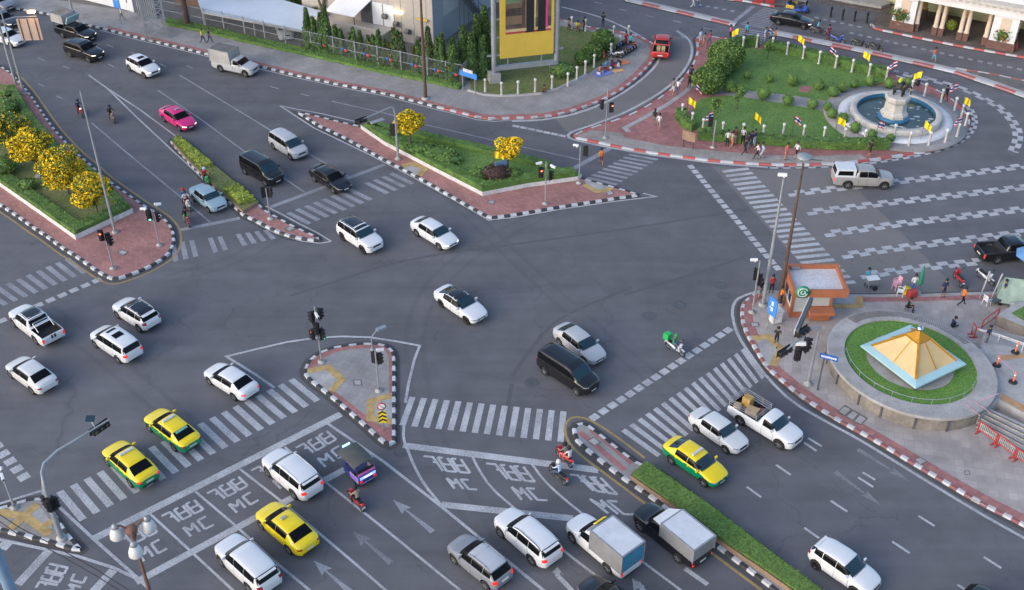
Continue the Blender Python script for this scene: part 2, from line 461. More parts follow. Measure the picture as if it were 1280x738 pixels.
def in_ball(c, r, sc=(1, 1, 1), shell=0.5):
    while True:
        q = Vector((random.uniform(-1, 1), random.uniform(-1, 1), random.uniform(-1, 1)))
        if 1e-3 < q.length <= 1: break
    q = q.normalized() * (q.length ** (1 - shell))
    return Vector((c[0] + q.x * r * sc[0], c[1] + q.y * r * sc[1], c[2] + q.z * r * sc[2]))
# ------------------------------------------------------------------ ground, islands, pavements
KH = 0.16
mb = MB(); mb.sheet([(-450, -150), (450, -150), (450, 700), (-450, 700)], 0.0)
struct(mb.build('road', M_ASPH))

def patch(name, pts, m, z=0.004):
    mb = MB(); mb.sheet(G(pts, 0.0), z); return struct(mb.build(name, m))

patch('road_patch', [(890, 208), (960, 213), (1046, 210), (1072, 238), (1120, 284), (1167, 332), (1200, 366), (1058, 370), (1000, 330)], M_ASPH2)
patch('road_patch', [(694, 148), (738, 133), (770, 119), (796, 101), (815, 84), (824, 70), (824, 58), (812, 45), (846, 46), (866, 46), (869, 66), (862, 85), (848, 101), (828, 118), (803, 135), (776, 148), (742, 158), (716, 167), (706, 163)], M_ASPH2)

def kerb(pts, mats=(M_KW, M_KB), w=0.27, h=KH, closed=False, side=1, seg=.55, name='kerb', z0=0.0, start=0):
    """kerb stones along a line; `pts` are world points of the road-side edge, the stones lie to its left (side=1)"""
    P = resample(list(pts) + ([pts[0]] if closed else []), seg)
    if closed: P = P[:-1]
    Lp, Rp = ribbon(P, w, closed)
    inner = Lp if side > 0 else Rp
    mb = MB(); n = len(P)
    for i in range(n if closed else n - 1):
        j = (i + 1) % n
        a, b, c, d = P[i], P[j], inner[j], inner[i]
        k = (i + start) % len(mats)
        o = a.lerp(d, 0.22), b.lerp(c, 0.22)
        vs = [(*a, z0), (*b, z0), (*o[1], h), (*o[0], h), (*c, h), (*d, h), (*c, z0), (*d, z0)]
        fs = [(0, 1, 2, 3), (3, 2, 4, 5), (5, 4, 6, 7)]
        if side < 0: fs = [f[::-1] for f in fs]
        mb.add(vs, fs, k)
    if h > .15 and name == 'kerb':
        g = MB(); O = Rp if side > 0 else Lp; g.strip([p + (q - p) * .5 for p, q in zip(P, [p * 2 - q_ for p, q_ in zip(P, inner)])], .30, .0055, 0, closed); struct(g.build('gutter', M_GUTTER))
    return struct(mb.build(name, list(mats)))

def paved(name, pts, m, inset=0.2, z=KH - 0.02):
    mb = MB(); P = ccw([Vector((p[0], p[1], 0)) for p in pts])
    if inset: P = offset_poly(P, inset)
    mb.prism(P, 0.001, z); return struct(mb.build(name, m))

def island(pts, m, kmats=(M_KW, M_KB), smooth=1, seg=.55, name='traffic_island', start=0):
    W = ccw([Vector((p.x, p.y)) for p in G(pts, KH)])
    W = chaikin(W, smooth, True)
    paved(name, W, m)
    kerb(W, kmats, closed=True, seg=seg, start=start)
    return W

# left island with the flowering trees
ISL_A = [(10, 86), (26, 102), (39, 117), (51, 135), (67, 158), (82, 175), (94, 188), (116, 206), (129, 219), (154.5, 237), (180, 255),
         (201, 267.5), (213.7, 279), (219, 291), (219, 306), (211, 319), (196, 329), (178, 338), (157, 346), (141.6, 350), (129, 345),
         (113, 334.5), (95, 321.6), (77, 311), (59, 297), (39, 284), (21, 271), (0, 257), (-60, 220), (-60, 75), (-8, 78)]
WA = island(ISL_A, M_REDPAVE)
# thin median with the lime hedge
ISL_B = [(212, 176), (216, 171.5), (224, 170), (240, 181), (273, 211), (305, 236), (324.4, 254), (332.5, 262), (350.4, 272), (370, 282.7), (391, 292), (401, 297), (399, 300.6), (392, 301),
         (378, 299), (358.5, 295), (339, 287), (319.5, 277), (303, 269), (280, 248), (256, 225), (233, 201)]
WB = island(ISL_B, M_REDPAVE, smooth=0)
# long triangle in the middle
ISL_C = [(369, 139), (379, 140), (402, 145.5), (428, 152), (455, 158), (520, 169), (616, 190), (690, 209), (725, 221), (769, 233), (799, 242), (797, 244.5),
         (769, 248.5), (704, 258.5), (640, 269.5), (613.5, 272.7), (606, 270), (588, 260), (552, 239.5), (521, 221.5), (503, 212), (474.5, 197.5), (443.6, 180), (428, 171.5), (397, 157), (374, 142)]
WC = island(ISL_C, M_REDPAVE, smooth=0)
# small island with signals and the chevron board
ISL_D = [(379, 460), (384, 450), (397, 440), (415, 433), (433, 430), (451, 428), (472, 428), (485, 431), (492.5, 437), (495, 447.5), (495, 490), (495, 552),
         (485, 557.5), (474.5, 551), (464, 541), (443.6, 523), (423, 505), (405, 490), (384, 474), (379.5, 467)]
WD = island(ISL_D, M_REDPAVE2, smooth=0)
mb = MB(); mb.sheet(G([(392, 461), (402, 449), (418, 441), (434, 437), (470, 434.5), (481, 437), (486, 446), (487, 535), (470, 529), (449, 513), (425, 494), (399, 474)], KH), KH - 0.012)
struct(mb.build('island_pavement', M_GREYPAVE))
def ramp(pts, band, z=KH - 0.006):
    mb = MB(); mb.sheet(G(pts, KH), z, 0); struct(mb.build('kerb_ramp', M_CONC))
    mb = MB(); mb.strip(G(band, KH), 0.55, z + 0.005, 0); struct(mb.build('tactile_strip', M_TACT))
ramp([(383, 468), (398, 463), (408, 456), (424, 472), (411, 487), (404, 489)], [(384, 464.5), (410, 459), (427, 474.5), (414, 489)])
ramp([(494, 495), (478, 500), (463, 501), (463, 523), (494, 526)], [(493, 494), (463.5, 501), (463, 523), (493, 528)])
ramp([(503, 208), (512, 205.5), (528, 212), (521, 219)], [(503, 207.5), (516, 204.5), (531, 211.5), (524, 220)])
ramp([(730, 224), (738, 227), (764, 234), (752, 239), (735, 236)], [(730, 231), (746, 239.5), (759, 238), (764, 234)])
# lower median with the clipped hedge
ISL_E = [(715.5, 540), (715, 534), (719, 529), (726, 526.5), (735, 528.5), (753.5, 543), (779, 563), (798, 577), (822, 586), (893, 637), (966, 693), (1060, 765),
         (1000, 763), (960, 732), (897.5, 685), (833, 638.5), (822.6, 629), (801, 614), (776.5, 597.5), (755, 581), (730.5, 561.5), (719, 550)]
WE = island(ISL_E, M_GREYPAVE, smooth=0)
for line in ([(725, 540), (745, 557), (781, 588)], [(739, 537), (762, 555), (790, 579)]):
    mb = MB(); mb.strip(G(line, KH), 0.42, KH - 0.008); struct(mb.build('island_pavement', M_REDPAVE2))
# corner island at the lower left
ISL_K = [(-30, 641), (0, 633), (33.5, 622.7), (54, 620.5), (60, 626), (85, 664), (106, 688), (90, 687.5), (64, 679.5), (33.5, 672), (5, 665), (-30, 656)]
WK = island(ISL_K, M_SANDPAVE, smooth=0)
ramp([(38, 641), (50, 633), (58, 642), (66, 660), (54, 668), (40, 650)], [(-10, 637), (8, 642), (32, 646), (62, 668)])
mb = MB(); mb.strip(G([(12, 662), (30, 645), (47, 631)], KH), 0.55, KH + 0.004); struct(mb.build('tactile_strip', M_TACT))
mb = MB(); mb.strip(G([(47, 664), (66, 651)], KH), 0.5, KH + 0.006); struct(mb.build('tactile_strip', M_TACT))

# pavement along the grey fence and round the hoarding lawn
F1 = [(-80, -14), (-30, 0), (10, 9), (33.5, 13), (62, 18), (103, 30), (129, 36)]
F2 = [(129, 36), (180, 49), (219, 58), (260, 68), (320, 82), (369, 94), (423, 105.6), (485, 118), (516, 126), (546.6, 134)]
F3 = [(546.6, 134), (577.5, 141.6), (598, 147), (619, 149), (640, 147.5), (673.5, 147), (707, 141.6), (738, 131.5), (769, 118), (794.5, 100), (812.5, 82), (821.5, 69.5), (823, 62),
      (818, 54), (805, 46.5), (784, 40), (748, 35), (725, 30), (700, 23), (660, 12), (600, -6), (540, -28)]
WF = [Vector((p.x, p.y)) for p in G(F1 + F2[1:] + F3[1:], KH)]
paved('pavement', WF + [Vector(p[:2]) for p in G([(500, -60), (300, -90), (-80, -90)])], M_GREYPAVE, inset=0.05)
kerb(G(F1, KH), (M_KW, M_KB), side=1)
kerb(G(F2, KH), (M_KW, M_KB), side=1)
kerb(chaikin(G(F3, KH)), (M_KW, M_KR), side=1, seg=.7)
mb = MB(); L_, R_ = ribbon(G(F2, KH), 0.55); mb.strip(L_, 0.5, KH - 0.012); struct(mb.build('pavement_edging', M_REDPAVE2))
mb = MB(); L_, R_ = ribbon(chaikin(G(F3[:-4], KH)), 0.55); mb.strip(L_, 0.5, KH - 0.012); struct(mb.build('pavement_edging', M_REDPAVE2))

# the station garden island
ISL_G = [(714.7, 170), (720, 165), (743, 157), (779, 146), (805, 133.5), (830.5, 117), (851, 99.5), (864, 82), (870.4, 67), (871, 56), (868, 47), (874, 42.5), (897, 46),
         (940, 52), (1000, 64), (1060, 79), (1112, 92), (1140, 99), (1170, 110), (1192, 123), (1207, 138), (1213.6, 147), (1213.6, 156), (1207, 167), (1192, 178.5), (1174, 185.5),
         (1166, 188), (1130, 194), (1089, 200.6), (1047.5, 204.5), (1011.5, 206), (960, 206), (897.5, 202), (859, 197), (820, 192), (784, 186), (751, 179), (730, 174.5), (716, 171.5)]
WG = [Vector((p.x, p.y)) for p in G(ISL_G, KH)]
WGs = chaikin(ccw(WG), 1, True)
paved('pavement', WGs, M_REDPAVE2)
kerb(WGs, (M_KW, M_KR), closed=True, seg=1.15)
# grey slab path along its road edge
mb = MB(); mb.sheet(G([(722, 170), (740, 163), (776, 166), (782, 172), (830, 182), (900, 189), (960, 194), (1020, 195), (1075, 193), (1085, 199), (1047, 203), (1000, 204.5), (950, 203.5), (890, 199), (830, 191), (760, 179)], KH), KH - 0.012)
struct(mb.build('footpath', M_SANDPAVE))
mb = MB(); mb.strip(G([(786, 165), (781, 160), (800, 150), (832, 132), (858, 114), (866, 105)], KH), 0.5, KH - 0.006); struct(mb.build('paving_band', M_CONC))
# lawns of the garden
LAWN1 = [(851, 156), (866, 140), (872, 126), (886, 122), (915, 120), (960, 127), (1040, 141), (1046, 147), (1056, 158), (1062, 166), (1090, 174), (1050, 174), (985, 172), (930, 169), (878, 164)]
LAWN2 = [(900, 109), (903, 96), (910, 78), (912, 62), (945, 60), (1000, 71), (1060, 84), (1108, 96), (1105, 105), (1070, 110), (1050, 121), (1040, 128), (1010, 122), (960, 116)]
for l in (LAWN1, LAWN2):
    mb = MB(); mb.prism(chaikin(ccw(G(l, KH)), 1, True), 0.05, KH + 0.06); struct(mb.build('lawn', M_LAWN))
mb = MB(); mb.sheet(G([(896, 101), (912, 108), (960, 113.5), (1012, 120), (1046, 127), (1048, 146), (1038, 141), (985, 131), (955, 125.5), (905, 119), (886, 119)], KH), KH - 0.004)
struct(mb.build('garden_path', M_GREYPAVE))
mb = MB(); mb.sheet(G([(998, 115), (1001, 108), (1016, 109.5), (1010, 117)], KH), KH + 0.07); struct(mb.build('paving_patch', M_REDPAVE2))

# station forecourt
ST = [(1087.5, 30), (1090, 34), (1104, 38), (1140, 45.5), (1192, 56), (1236, 64), (1280, 71.5), (1340, 83)]
paved('station_pavement', [Vector(p[:2]) for p in G(ST, KH)] + [Vector(p[:2]) for p in G([(1420, 20), (1150, -40), (1095, 24)])], M_BROWNPAVE, inset=0.05)
kerb(G(ST, KH), (M_KW, M_KR), side=1, seg=1.1)
paved('station_pavement', [Vector(p[:2]) for p in G([(1010, -4), (1022, 3), (1120, 19), (1160, 26), (1160, -60), (1010, -60)])], M_BROWNPAVE, inset=0.05, z=0.13)
mb = MB(); mb.prism([Vector(p[:2]) for p in G([(1019, -3), (1060, 5.5), (1101, 12.5), (1112, 9), (1112, -30), (1019, -30)])], 0.13, 0.45); struct(mb.build('station_step', M_CONC))
# dividing strip of the station road
MS1 = [(784, -2), (830, 8.5), (875, 19), (920.6, 29.5)]
MS2 = [(968, 39.5), (1020, 50), (1071, 60), (1148, 77), (1192, 87), (1243, 104), (1300, 124)]
for ms in (MS1, MS2):
    L_, R_ = ribbon(G(ms, KH), 0.55)
    paved('divider', [Vector(p) for p in L_] + [Vector(p) for p in R_[::-1]], M_CONC, inset=0.05)
    kerb(R_, (M_KW, M_KR), w=0.5, side=1, seg=2.2)
mb = MB(); mb.prism([Vector(p[:2]) for p in G([(1195, 84), (1243, 92), (1300, 104), (1300, 122), (1243, 102)])], 0.0, 0.13); struct(mb.build('divider', M_CONC_D))
kerb(G([(1195, 84), (1243, 92), (1300, 104)], KH), (M_KW, M_KR), side=-1, seg=1.1)
kerb(G([(905, -2), (930, 1), (968, 8)], KH), (M_KW, M_KR), side=1, seg=1.1)
patch('station_pavement', [(905, -2), (930, 1), (968, 8), (985, 10), (1010, 2), (1010, -40), (900, -40)], M_BROWNPAVE, 0.12)

# plaza with the kiosk and the skylight
PJ = [(1440, 361), (1280, 362.5), (1243, 364), (1150.5, 367), (1060, 368), (1000, 364), (960, 362), (944, 365), (934, 371), (927, 378), (925, 388), (926.5, 402), (931, 415), (941, 433), (957, 459), (975.5, 475),
      (998.6, 494.5), (1037, 520), (1089, 548.5), (1127, 571.5), (1171, 597.5), (1217.5, 625.5), (1280, 657), (1360, 700)]
WJ = [Vector((p.x, p.y)) for p in G(PJ, KH)]
paved('plaza', WJ + [Vector(p[:2]) for p in G([(1460, 560), (1460, 400)])], M_PLAZA, inset=0.05)
KJ = chaikin(G(PJ[7:], KH))
kerb(KJ, (M_KW, M_KRD), side=1, seg=.5)
kerb(G(PJ[:8], KH), (M_CONC, M_CONC), side=1, seg=2.0)
L_, R_ = ribbon(KJ, 0.6); mb = MB(); mb.strip(L_, 0.6, KH - 0.010); struct(mb.build('pavement_edging', M_REDPAVE2))
L_, R_ = ribbon(G(PJ[:5], KH), 0.7); mb = MB(); mb.strip(L_, 0.55, KH - 0.010); struct(mb.build('pavement_edging', M_REDPAVE2))
ramp([(944, 424), (962, 421), (977, 436), (966, 456), (958, 457)], [(941, 423), (960, 421), (977, 437), (966, 457)])
ramp([(1045, 379), (1043, 369), (1072, 368), (1073, 382)], [(1041, 381), (1046, 383), (1074, 382), (1074, 370)])

# ------------------------------------------------------------------ road markings
ZM = 0.008
_zc = [0]
def zn():
    _zc[0] += 1; return ZM + (_zc[0] % 90) * .00022
def line(pts, w=0.15, m=M_PAINT, name='lane_line', z=None, smooth=0):
    z = z or zn(); mb = MB(); P = chaikin(G(pts), smooth) if smooth else G(pts)
    mb.strip(P, w, z); return struct(mb.build(name, m))
def dashes(pts, on, off, w=0.14, m=M_PAINT, name='lane_dashes', z=ZM):
    P = resample(G(pts), 0.1); mb = MB(); d = 0; i = 0
    n_on, n_off = max(1, int(on / .1)), max(1, int(off / .1))
    while i + n_on < len(P):
        mb.strip([P[i], P[i + n_on]], w, z); i += n_on + n_off
    return struct(mb.build(name, m))
def zebra(a0, a1, b0, b1, n, m=M_PAINT, duty=0.52, name='zebra_crossing', skip=()):
    """n bars from edge a (a0..a1) to edge b (b0..b1)"""
    A0, A1, B0, B1 = [at(*p) for p in (a0, a1, b0, b1)]
    mb = MB(); da = (A1 - A0) / max(1, n - 1); db = (B1 - B0) / max(1, n - 1)
    for i in range(n):
        if i in skip: continue
        a, b = A0 + da * i, B0 + db * i
        mb.sheet([a - da * duty / 2, a + da * duty / 2, b + db * duty / 2, b - db * duty / 2], ZM)
    return struct(mb.build(name, m))
def squares(p0, p1, n, ln=0.55, w=0.66, m=M_PAINT, name='guide_squares'):
    a, b = at(*p0), at(*p1); d = (b - a).normalized(); mb = MB()
    for i in range(n):
        c = a + (b - a) * (i / (n - 1)); c2 = (c - d * w / 2, c + d * w / 2)
        mb.strip([(q.x, q.y) for q in c2], ln, ZM)
    return struct(mb.build(name, m))
def zigzag(pts, m=M_PAINTF, period=1.3, w=0.42, name='zigzag_line', z=ZM, off=None):
    """two staggered rows of painted blocks"""
    P = resample(chaikin(G(pts), 1), period / 2); L_, R_ = ribbon(P, w / 2); mb = MB()
    for i in range(len(P) - 1):
        e = L_ if i % 2 else R_
        a, b = P[i], P[i + 1]; d = (b - a) * 0.10
        mb.add([(*(e[i] - d + (e[i] - a) * 0.9), z), (*(a * 1.0 - d - (e[i] - a) * 0.12), z), (*(b + d - (e[i + 1] - b) * 0.12), z), (*(e[i + 1] + d + (e[i + 1] - b) * 0.9), z)], [(0, 1, 2, 3)])
    for f in mb.f: pass
    return struct(mb.build(name, m))

def flatup(o):
    bm = bmesh.new(); bm.from_mesh(o.data)
    for f in bm.faces:
        f.normal_update()
        if f.normal.z < 0: f.normal_flip()
    bm.to_mesh(o.data); bm.free(); return o

zebra((83.7, 323.7), (-42, 376), (105.6, 341.7), (-18, 392), 11, M_PAINTF)
squares((121, 351), (2.6, 401), 9)
zebra((216, 304), (332, 288), (220, 327), (342, 299), 11, M_PAINTF, skip=(3, 6))
zebra((488.6, 217), (360, 266), (515.7, 230), (387, 280), 13, M_PAINTF, skip=(4,))
zebra((74.7, 614.4), (364, 474.6), (104, 650), (397, 501.6), 20)
zebra((515.7, 496.5), (704.4, 514.5), (503, 532), (700.6, 552.5), 14)
zebra((779, 537.7), (928, 437), (824, 570), (954, 473), 17)
squares((743, 521.7), (910, 413), 17)
zebra((903, 215), (1025, 357), (936, 211), (1069, 352.5), 24)
squares((864, 209), (971.6, 335.3), 20)
zebra((734, 222.5), (786, 193.4), (771, 231), (822, 200), 9, M_PAINTF)
zebra((926, 30), (954, 10), (960, 36), (982, 15), 13, M_PAINTF)
zebra((912, 50), (922, 36), (950, 56), (958, 41), 7, M_PAINTF)
squares((645, 158), (703, 170), 7, 0.4, 0.7)
# left-hand lower crossing squares
squares((-3.5, 558.4), (29.6, 596.4), 5, 0.7, 0.62, M_PAINT)

for a, b, w, m in (((337.4, 259.5), (481, 206), 0.45, M_PAINTF), ((224, 288), (300, 273), 0.45, M_PAINTF), ((117, 674), (426, 518), 0.55, M_PAINT), ((170, 728), (431, 587), 0.5, M_PAINT), ((450, 575.5), (463, 568), 0.7, M_PAINT),
                   ((504, 557), (748, 588), 0.55, M_PAINT), ((551.7, 631), (716, 648.5), 0.5, M_PAINT), ((717, 211), (763.6, 185), 0.5, M_PAINTF), ((918, 27), (942, 8), 0.5, M_PAINTF),
                   ((846, 39), (856, 48), 0.3, M_PAINTF), ((61.8, 688), (22, 731), 0.55, M_PAINT), ((141.6, 713), (112, 745), 0.55, M_PAINT), ((0, 680), (12, 684), 0.6, M_PAINT)):
    line([a, b], w, m, 'stop_line')
for p in ([(188, 643), (237, 688), (291, 738), (310, 755)], [(244.6, 615), (296, 658.7), (340.6, 700), (387, 738), (400, 749)], [(300, 586.7), (350.5, 626), (437, 699), (482, 738), (495, 750)],
          [(356, 559), (406, 602), (490, 669), (575, 738), (590, 750)]):
    line(p, 0.16)
line([(410, 530), (479, 577), (551, 633), (640, 706), (679, 738), (694, 750)], 0.2)
line([(505, 532), (504, 548), (509, 561), (518, 584), (531, 607), (551.7, 632)], 0.18, smooth=1)
line([(590, 570), (598, 586.6), (613.5, 610), (640, 633), (702, 687), (753, 726), (775, 742)], 0.16, smooth=1)
line([(663, 577.6), (678.6, 599.5), (699, 619), (722.4, 638), (760, 668), (805, 704), (851, 738), (866, 750)], 0.16, smooth=1)
line([(856, 711), (884.6, 731)], 0.3)
# solid lane lines of the upper left approach
for p, m in (([(110.7, 94), (134, 110.7), (170, 146), (216, 189), (240, 211), (278, 246), (320, 279), (345, 292), (378, 302), (400, 304.5), (414, 302)], M_PAINT), ([(134, 110.7), (175, 137.5), (219, 170)], M_PAINT),
             ([(114.6, 154), (157, 190), (222.7, 244), (262.6, 278)], M_PAINTF), ([(197, 113), (251, 149.5), (306, 190), (330, 206), (380.5, 240.5)], M_PAINTF),
             ([(224, 94), (320, 152), (384, 191.6), (436, 221)], M_PAINTF), ([(332, 258), (352, 268), (372, 279), (396, 291), (414, 302)], M_PAINT)):
    line(p, 0.15, m)
line([(415, 127), (490, 144), (531, 156), (626, 178), (725, 200)], 0.14, M_PAINTF)
line([(350, 132.5), (392, 160), (456.5, 191), (510.5, 219), (567, 250), (611, 275.5), (640, 272.5), (704, 261.5), (769, 252), (820, 246), (804, 242)], 0.16)
line([(350, 132.5), (369, 136.5), (400, 142), (452, 154)], 0.14)
for p in ((320, 328), (540, 320), (790, 318), (920, 327), (535, 225), (650, 262), (430, 262), (200, 290), (200, 415), (290, 475)):
    x, y = p[0] / 3.884, p[1] / 3.884
    line([(x - 4, y - 2), (x + 4, y + 1.6)], 0.15, M_PAINTF, 'lane_dash')
for x, y in ((343, 110), (381, 119)): line([(x - 5, y - 1.5), (x + 5, y + 1.3)], 0.15, M_PAINTF, 'lane_dash')
# edge lines beside the kerbs
def edge(ptsW, d, w, m, name='edge_line', closed=False):
    L_, R_ = ribbon(ptsW, abs(d), closed)
    mb = MB(); mb.strip(R_ if d > 0 else L_, w, ZM + 0.004, 0, closed); return struct(mb.build(name, m))
edge(G(F2 + F3[1:9], 0), 0.5, 0.15, M_PAINT)
line([(702, 9), (743, 19), (774, 31), (799.6, 45), (819, 57), (826, 69.5), (820, 83), (800, 102), (772, 121), (743, 135), (712, 145), (674, 151), (640, 152)], 0.28, M_PAINT, 'edge_line', smooth=1)
line([(846, 38.6), (860, 48), (865, 58), (865, 70), (858, 85), (843, 103), (820, 120), (784, 140), (743, 156), (716, 164.5), (709.5, 169), (712, 173.5), (728, 177.7), (758, 184), (800, 192), (859, 200), (897, 205), (960, 209.5)], 0.28, M_PAINT, 'edge_line', smooth=1)
edge(chaikin([Vector(p) for p in WA[2:60]], 0), 0.45, 0.15, M_PAINTY)
line([(806, 573), (768, 544), (741, 527), (728, 522), (714, 522), (707, 530), (706, 543), (714, 559), (733, 575.5), (768, 601), (806, 630), (850, 662), (893.6, 695), (951.5, 738), (966, 749)], 0.18, M_PAINTY, 'edge_line', smooth=1)
line([(952, 364), (942, 366), (930, 370), (920, 375), (915.5, 385), (915.5, 398), (922, 420), (938.7, 445), (960, 474), (991, 504), (1037, 530), (1073, 549), (1140, 590.5), (1217.5, 638), (1280, 673), (1310, 690)], 0.22, M_PAINT, 'edge_line', smooth=1)
line([(506.7, 504), (510.5, 481), (518, 450), (524.7, 432.6), (495, 427), (461.6, 422), (428, 421), (397, 422.5), (358.6, 428), (320, 437), (283, 446), (320, 469), (343, 485)], 0.2, M_PAINT, 'island_outline')
line([(-20, 637), (0, 630), (51.5, 614), (69.5, 630), (117, 674), (177.7, 728), (186, 736)], 0.2, M_PAINT, 'island_outline')
line([(-30, 668), (0, 675), (51.5, 686), (98, 696), (141.6, 710), (178, 727)], 0.2, M_PAINT, 'island_outline')
for a, b in (((1005, 553.7), (1020.5, 564)), ((1010, 548), (1027, 558.3)), ((970, 581.5), (988.3, 594)), ((1072.5, 597), (1091.3, 609.3)), ((1078.4, 591), (1094, 600.3)), ((1038.5, 626.5), (1059, 640)),
             ((1005, 660), (1024, 673.4)), ((1148, 645.3), (1168, 658)), ((1115, 677.3), (1137, 692)), ((1229.8, 696.8), (1251.5, 710.7)), ((1197, 731.3), (1213, 742)), ((933.4, 609), (951.5, 622)), ((1296, 742), (1316, 756)), ((985, 529), (1003, 541))):
    line([a, b], 0.17, M_PAINT, 'lane_dash')
for pl in ([(985.7, 243), (1040, 236.5), (1115, 228), (1200, 218.5), (1300, 205)], [(1009, 266), (1090, 256), (1170, 247), (1300, 232)], [(1031, 293), (1120, 280.5), (1200, 271), (1300, 259)],
           [(1052.7, 320), (1130, 309), (1210, 299.5), (1300, 288)], [(1076, 345), (1150, 335), (1225, 327)]):
    flatup(zigzag(pl, M_PAINT, 1.5, 0.5))
flatup(zigzag([(1211, 134), (1218, 145), (1219, 155), (1212, 168), (1196, 180), (1172, 188.5), (1135, 196.5), (1089, 203.5), (1047, 207.5), (985, 209.5), (962, 209)], M_PAINT, 1.15, 0.32))
flatup(zigzag([(1130, 93), (1168, 101), (1200, 110), (1226, 121), (1252, 136), (1268, 154), (1274, 172), (1266, 190)], M_PAINT, 1.6, 0.5))
for pl in ([(960, 53), (1010, 62), (1070, 75), (1108, 87), (1160, 97)], [(1062, 41), (1110, 52), (1160, 63), (1210, 74), (1280, 88)], [(872, 6), (900, 11), (925, 16)], [(1018, 22), (1060, 31), (1085, 36)]):
    dashes(pl, .6, .6, 0.5, M_PAINTF, 'dotted_line')
for x, y in ((680, 10), (748, 4), (779, 13), (813, 21), (847, 28), (884, 36), (846, 27)):
    line([(x - 5, y - 1), (x + 5, y + 1)], 0.2, M_PAINTF, 'lane_dash')
# arrows
def arrow(tip, tail, w=0.75, m=M_PAINTF, s0=0.10, s1=0.38):
    a, b = at(*tip), at(*tail); d = (b - a); n = Vector((-d.y, d.x, 0)).normalized(); mb = MB()
    h = a + d * 0.36
    mb.add([(*a[:2], ZM), (*(h + n * w / 2)[:2], ZM), (*(h + d * -0.04 + n * s0 / 2)[:2], ZM), (*(b + n * s1 / 2)[:2], ZM), (*(b - n * s1 / 2)[:2], ZM), (*(h + d * -0.04 - n * s0 / 2)[:2], ZM), (*(h - n * w / 2)[:2], ZM)], [tuple(range(7))])
    return flatup(struct(mb.build('lane_arrow', m)))
arrow((491, 624.7), (541, 665), .75, M_PAINTF); arrow((441, 664), (488.6, 704), .75, M_PAINTG); arrow((392, 701), (440, 742), .75, M_PAINTF); arrow((1137, 602), (1072, 562), 0.6, M_PAINTG); arrow((1101, 632), (1044, 590), 0.6, M_PAINTG)
def bent(pts, head, w=0.3):
    line(pts, w, M_PAINT, 'lane_arrow', smooth=1); mb = MB(); mb.sheet(G(head), ZM + 0.002); struct(mb.build('lane_arrow', M_PAINT))
bent([(718, 742), (704, 727), (697, 720), (696, 714)], [(690, 716), (697, 709), (706, 722), (701, 716)])
bent([(809, 745), (800, 733), (797, 728)], [(790, 723), (806, 733), (792, 738)])
# lettering of the motorcycle boxes
GL = {'jo': [(0.0, .97, .80, .97), (.80, 1.0, .88, 0.0), (.50, .60, .84, .60)],
      'yo': [(.06, .98, .06, 0.0), (.06, .02, .92, .02), (.92, 0.0, .92, .98), (.06, .50, .92, .50), (.06, .96, .5, .96)],
      'M': [(.02, 0, .02, 1), (.02, 1, .5, .45), (.5, .45, .98, 1), (.98, 1, .98, 0)],
      'C': [(.95, .98, .05, .98), (.05, 1, .05, 0), (.05, .02, .98, .02)]}
def lettering(quad, word, gap=0.16, w=0.17):
    TL, TR, BR, BL = [at(*p) if len(p) == 2 and not isinstance(p, Vector) else p for p in quad]
    def pt(u, v):
        return (BL.lerp(BR, u)).lerp(TL.lerp(TR, u), v)
    mb = MB(); n = len(word); cw = 1.0 / (n + gap * (n - 1)); z = ZM
    for i, g in enumerate(word):
        u0 = i * cw * (1 + gap)
        for (x0, y0, x1, y1) in GL[g]:
            mb.strip([pt(u0 + x0 * cw, y0), pt(u0 + x1 * cw, y1)], w, z); z += 0.0006
    return flatup(struct(mb.build('painted_lettering', M_PAINT)))
def mcbox(TL, TR, BR, BL):
    TL, TR, BR, BL = [at(*p) for p in (TL, TR, BR, BL)]
    q = lambda u, v: (TL.lerp(TR, u)).lerp(BL.lerp(BR, u), v)
    lettering([q(.13, .13), q(.86, .13), q(.83, .40), q(.10, .40)], ['jo', 'yo', 'yo'])
    lettering([q(.25, .54), q(.75, .54), q(.72, .77), q(.22, .77)], ['M', 'C'], 0.5)
mcbox((130, 668), (188, 643), (237, 688), (178, 722)); mcbox((188, 643), (244.6, 615), (296, 658.7), (237, 688)); mcbox((244.6, 615), (300, 586.7), (350.5, 626), (296, 658.7))
mcbox((300, 586.7), (356, 558), (406, 602), (350.5, 626)); mcbox((356, 558), (410, 530), (462, 566), (406, 602))
def mcbox2(a, b): lettering(a, ['jo', 'yo', 'yo']); lettering(b, ['M', 'C'], 0.5)
mcbox2([(529, 570), (577, 574), (589, 592), (541, 588)], [(558, 598), (586, 600), (597, 612.5), (568, 611)])
mcbox2([(607, 579), (655, 583.5), (670, 603), (622, 598)], [(639, 609), (669, 611), (685, 626), (652, 625)])
mcbox2([(712, 593), (751, 597), (773, 619), (731, 612)], [(737, 624), (772, 627), (792, 644), (760, 642)])
mcbox2([(44.3, 735), (61.4, 704), (85.5, 709.4), (67.5, 740)], [(82, 739.5), (92.8, 717), (108.4, 721), (97.6, 743)])
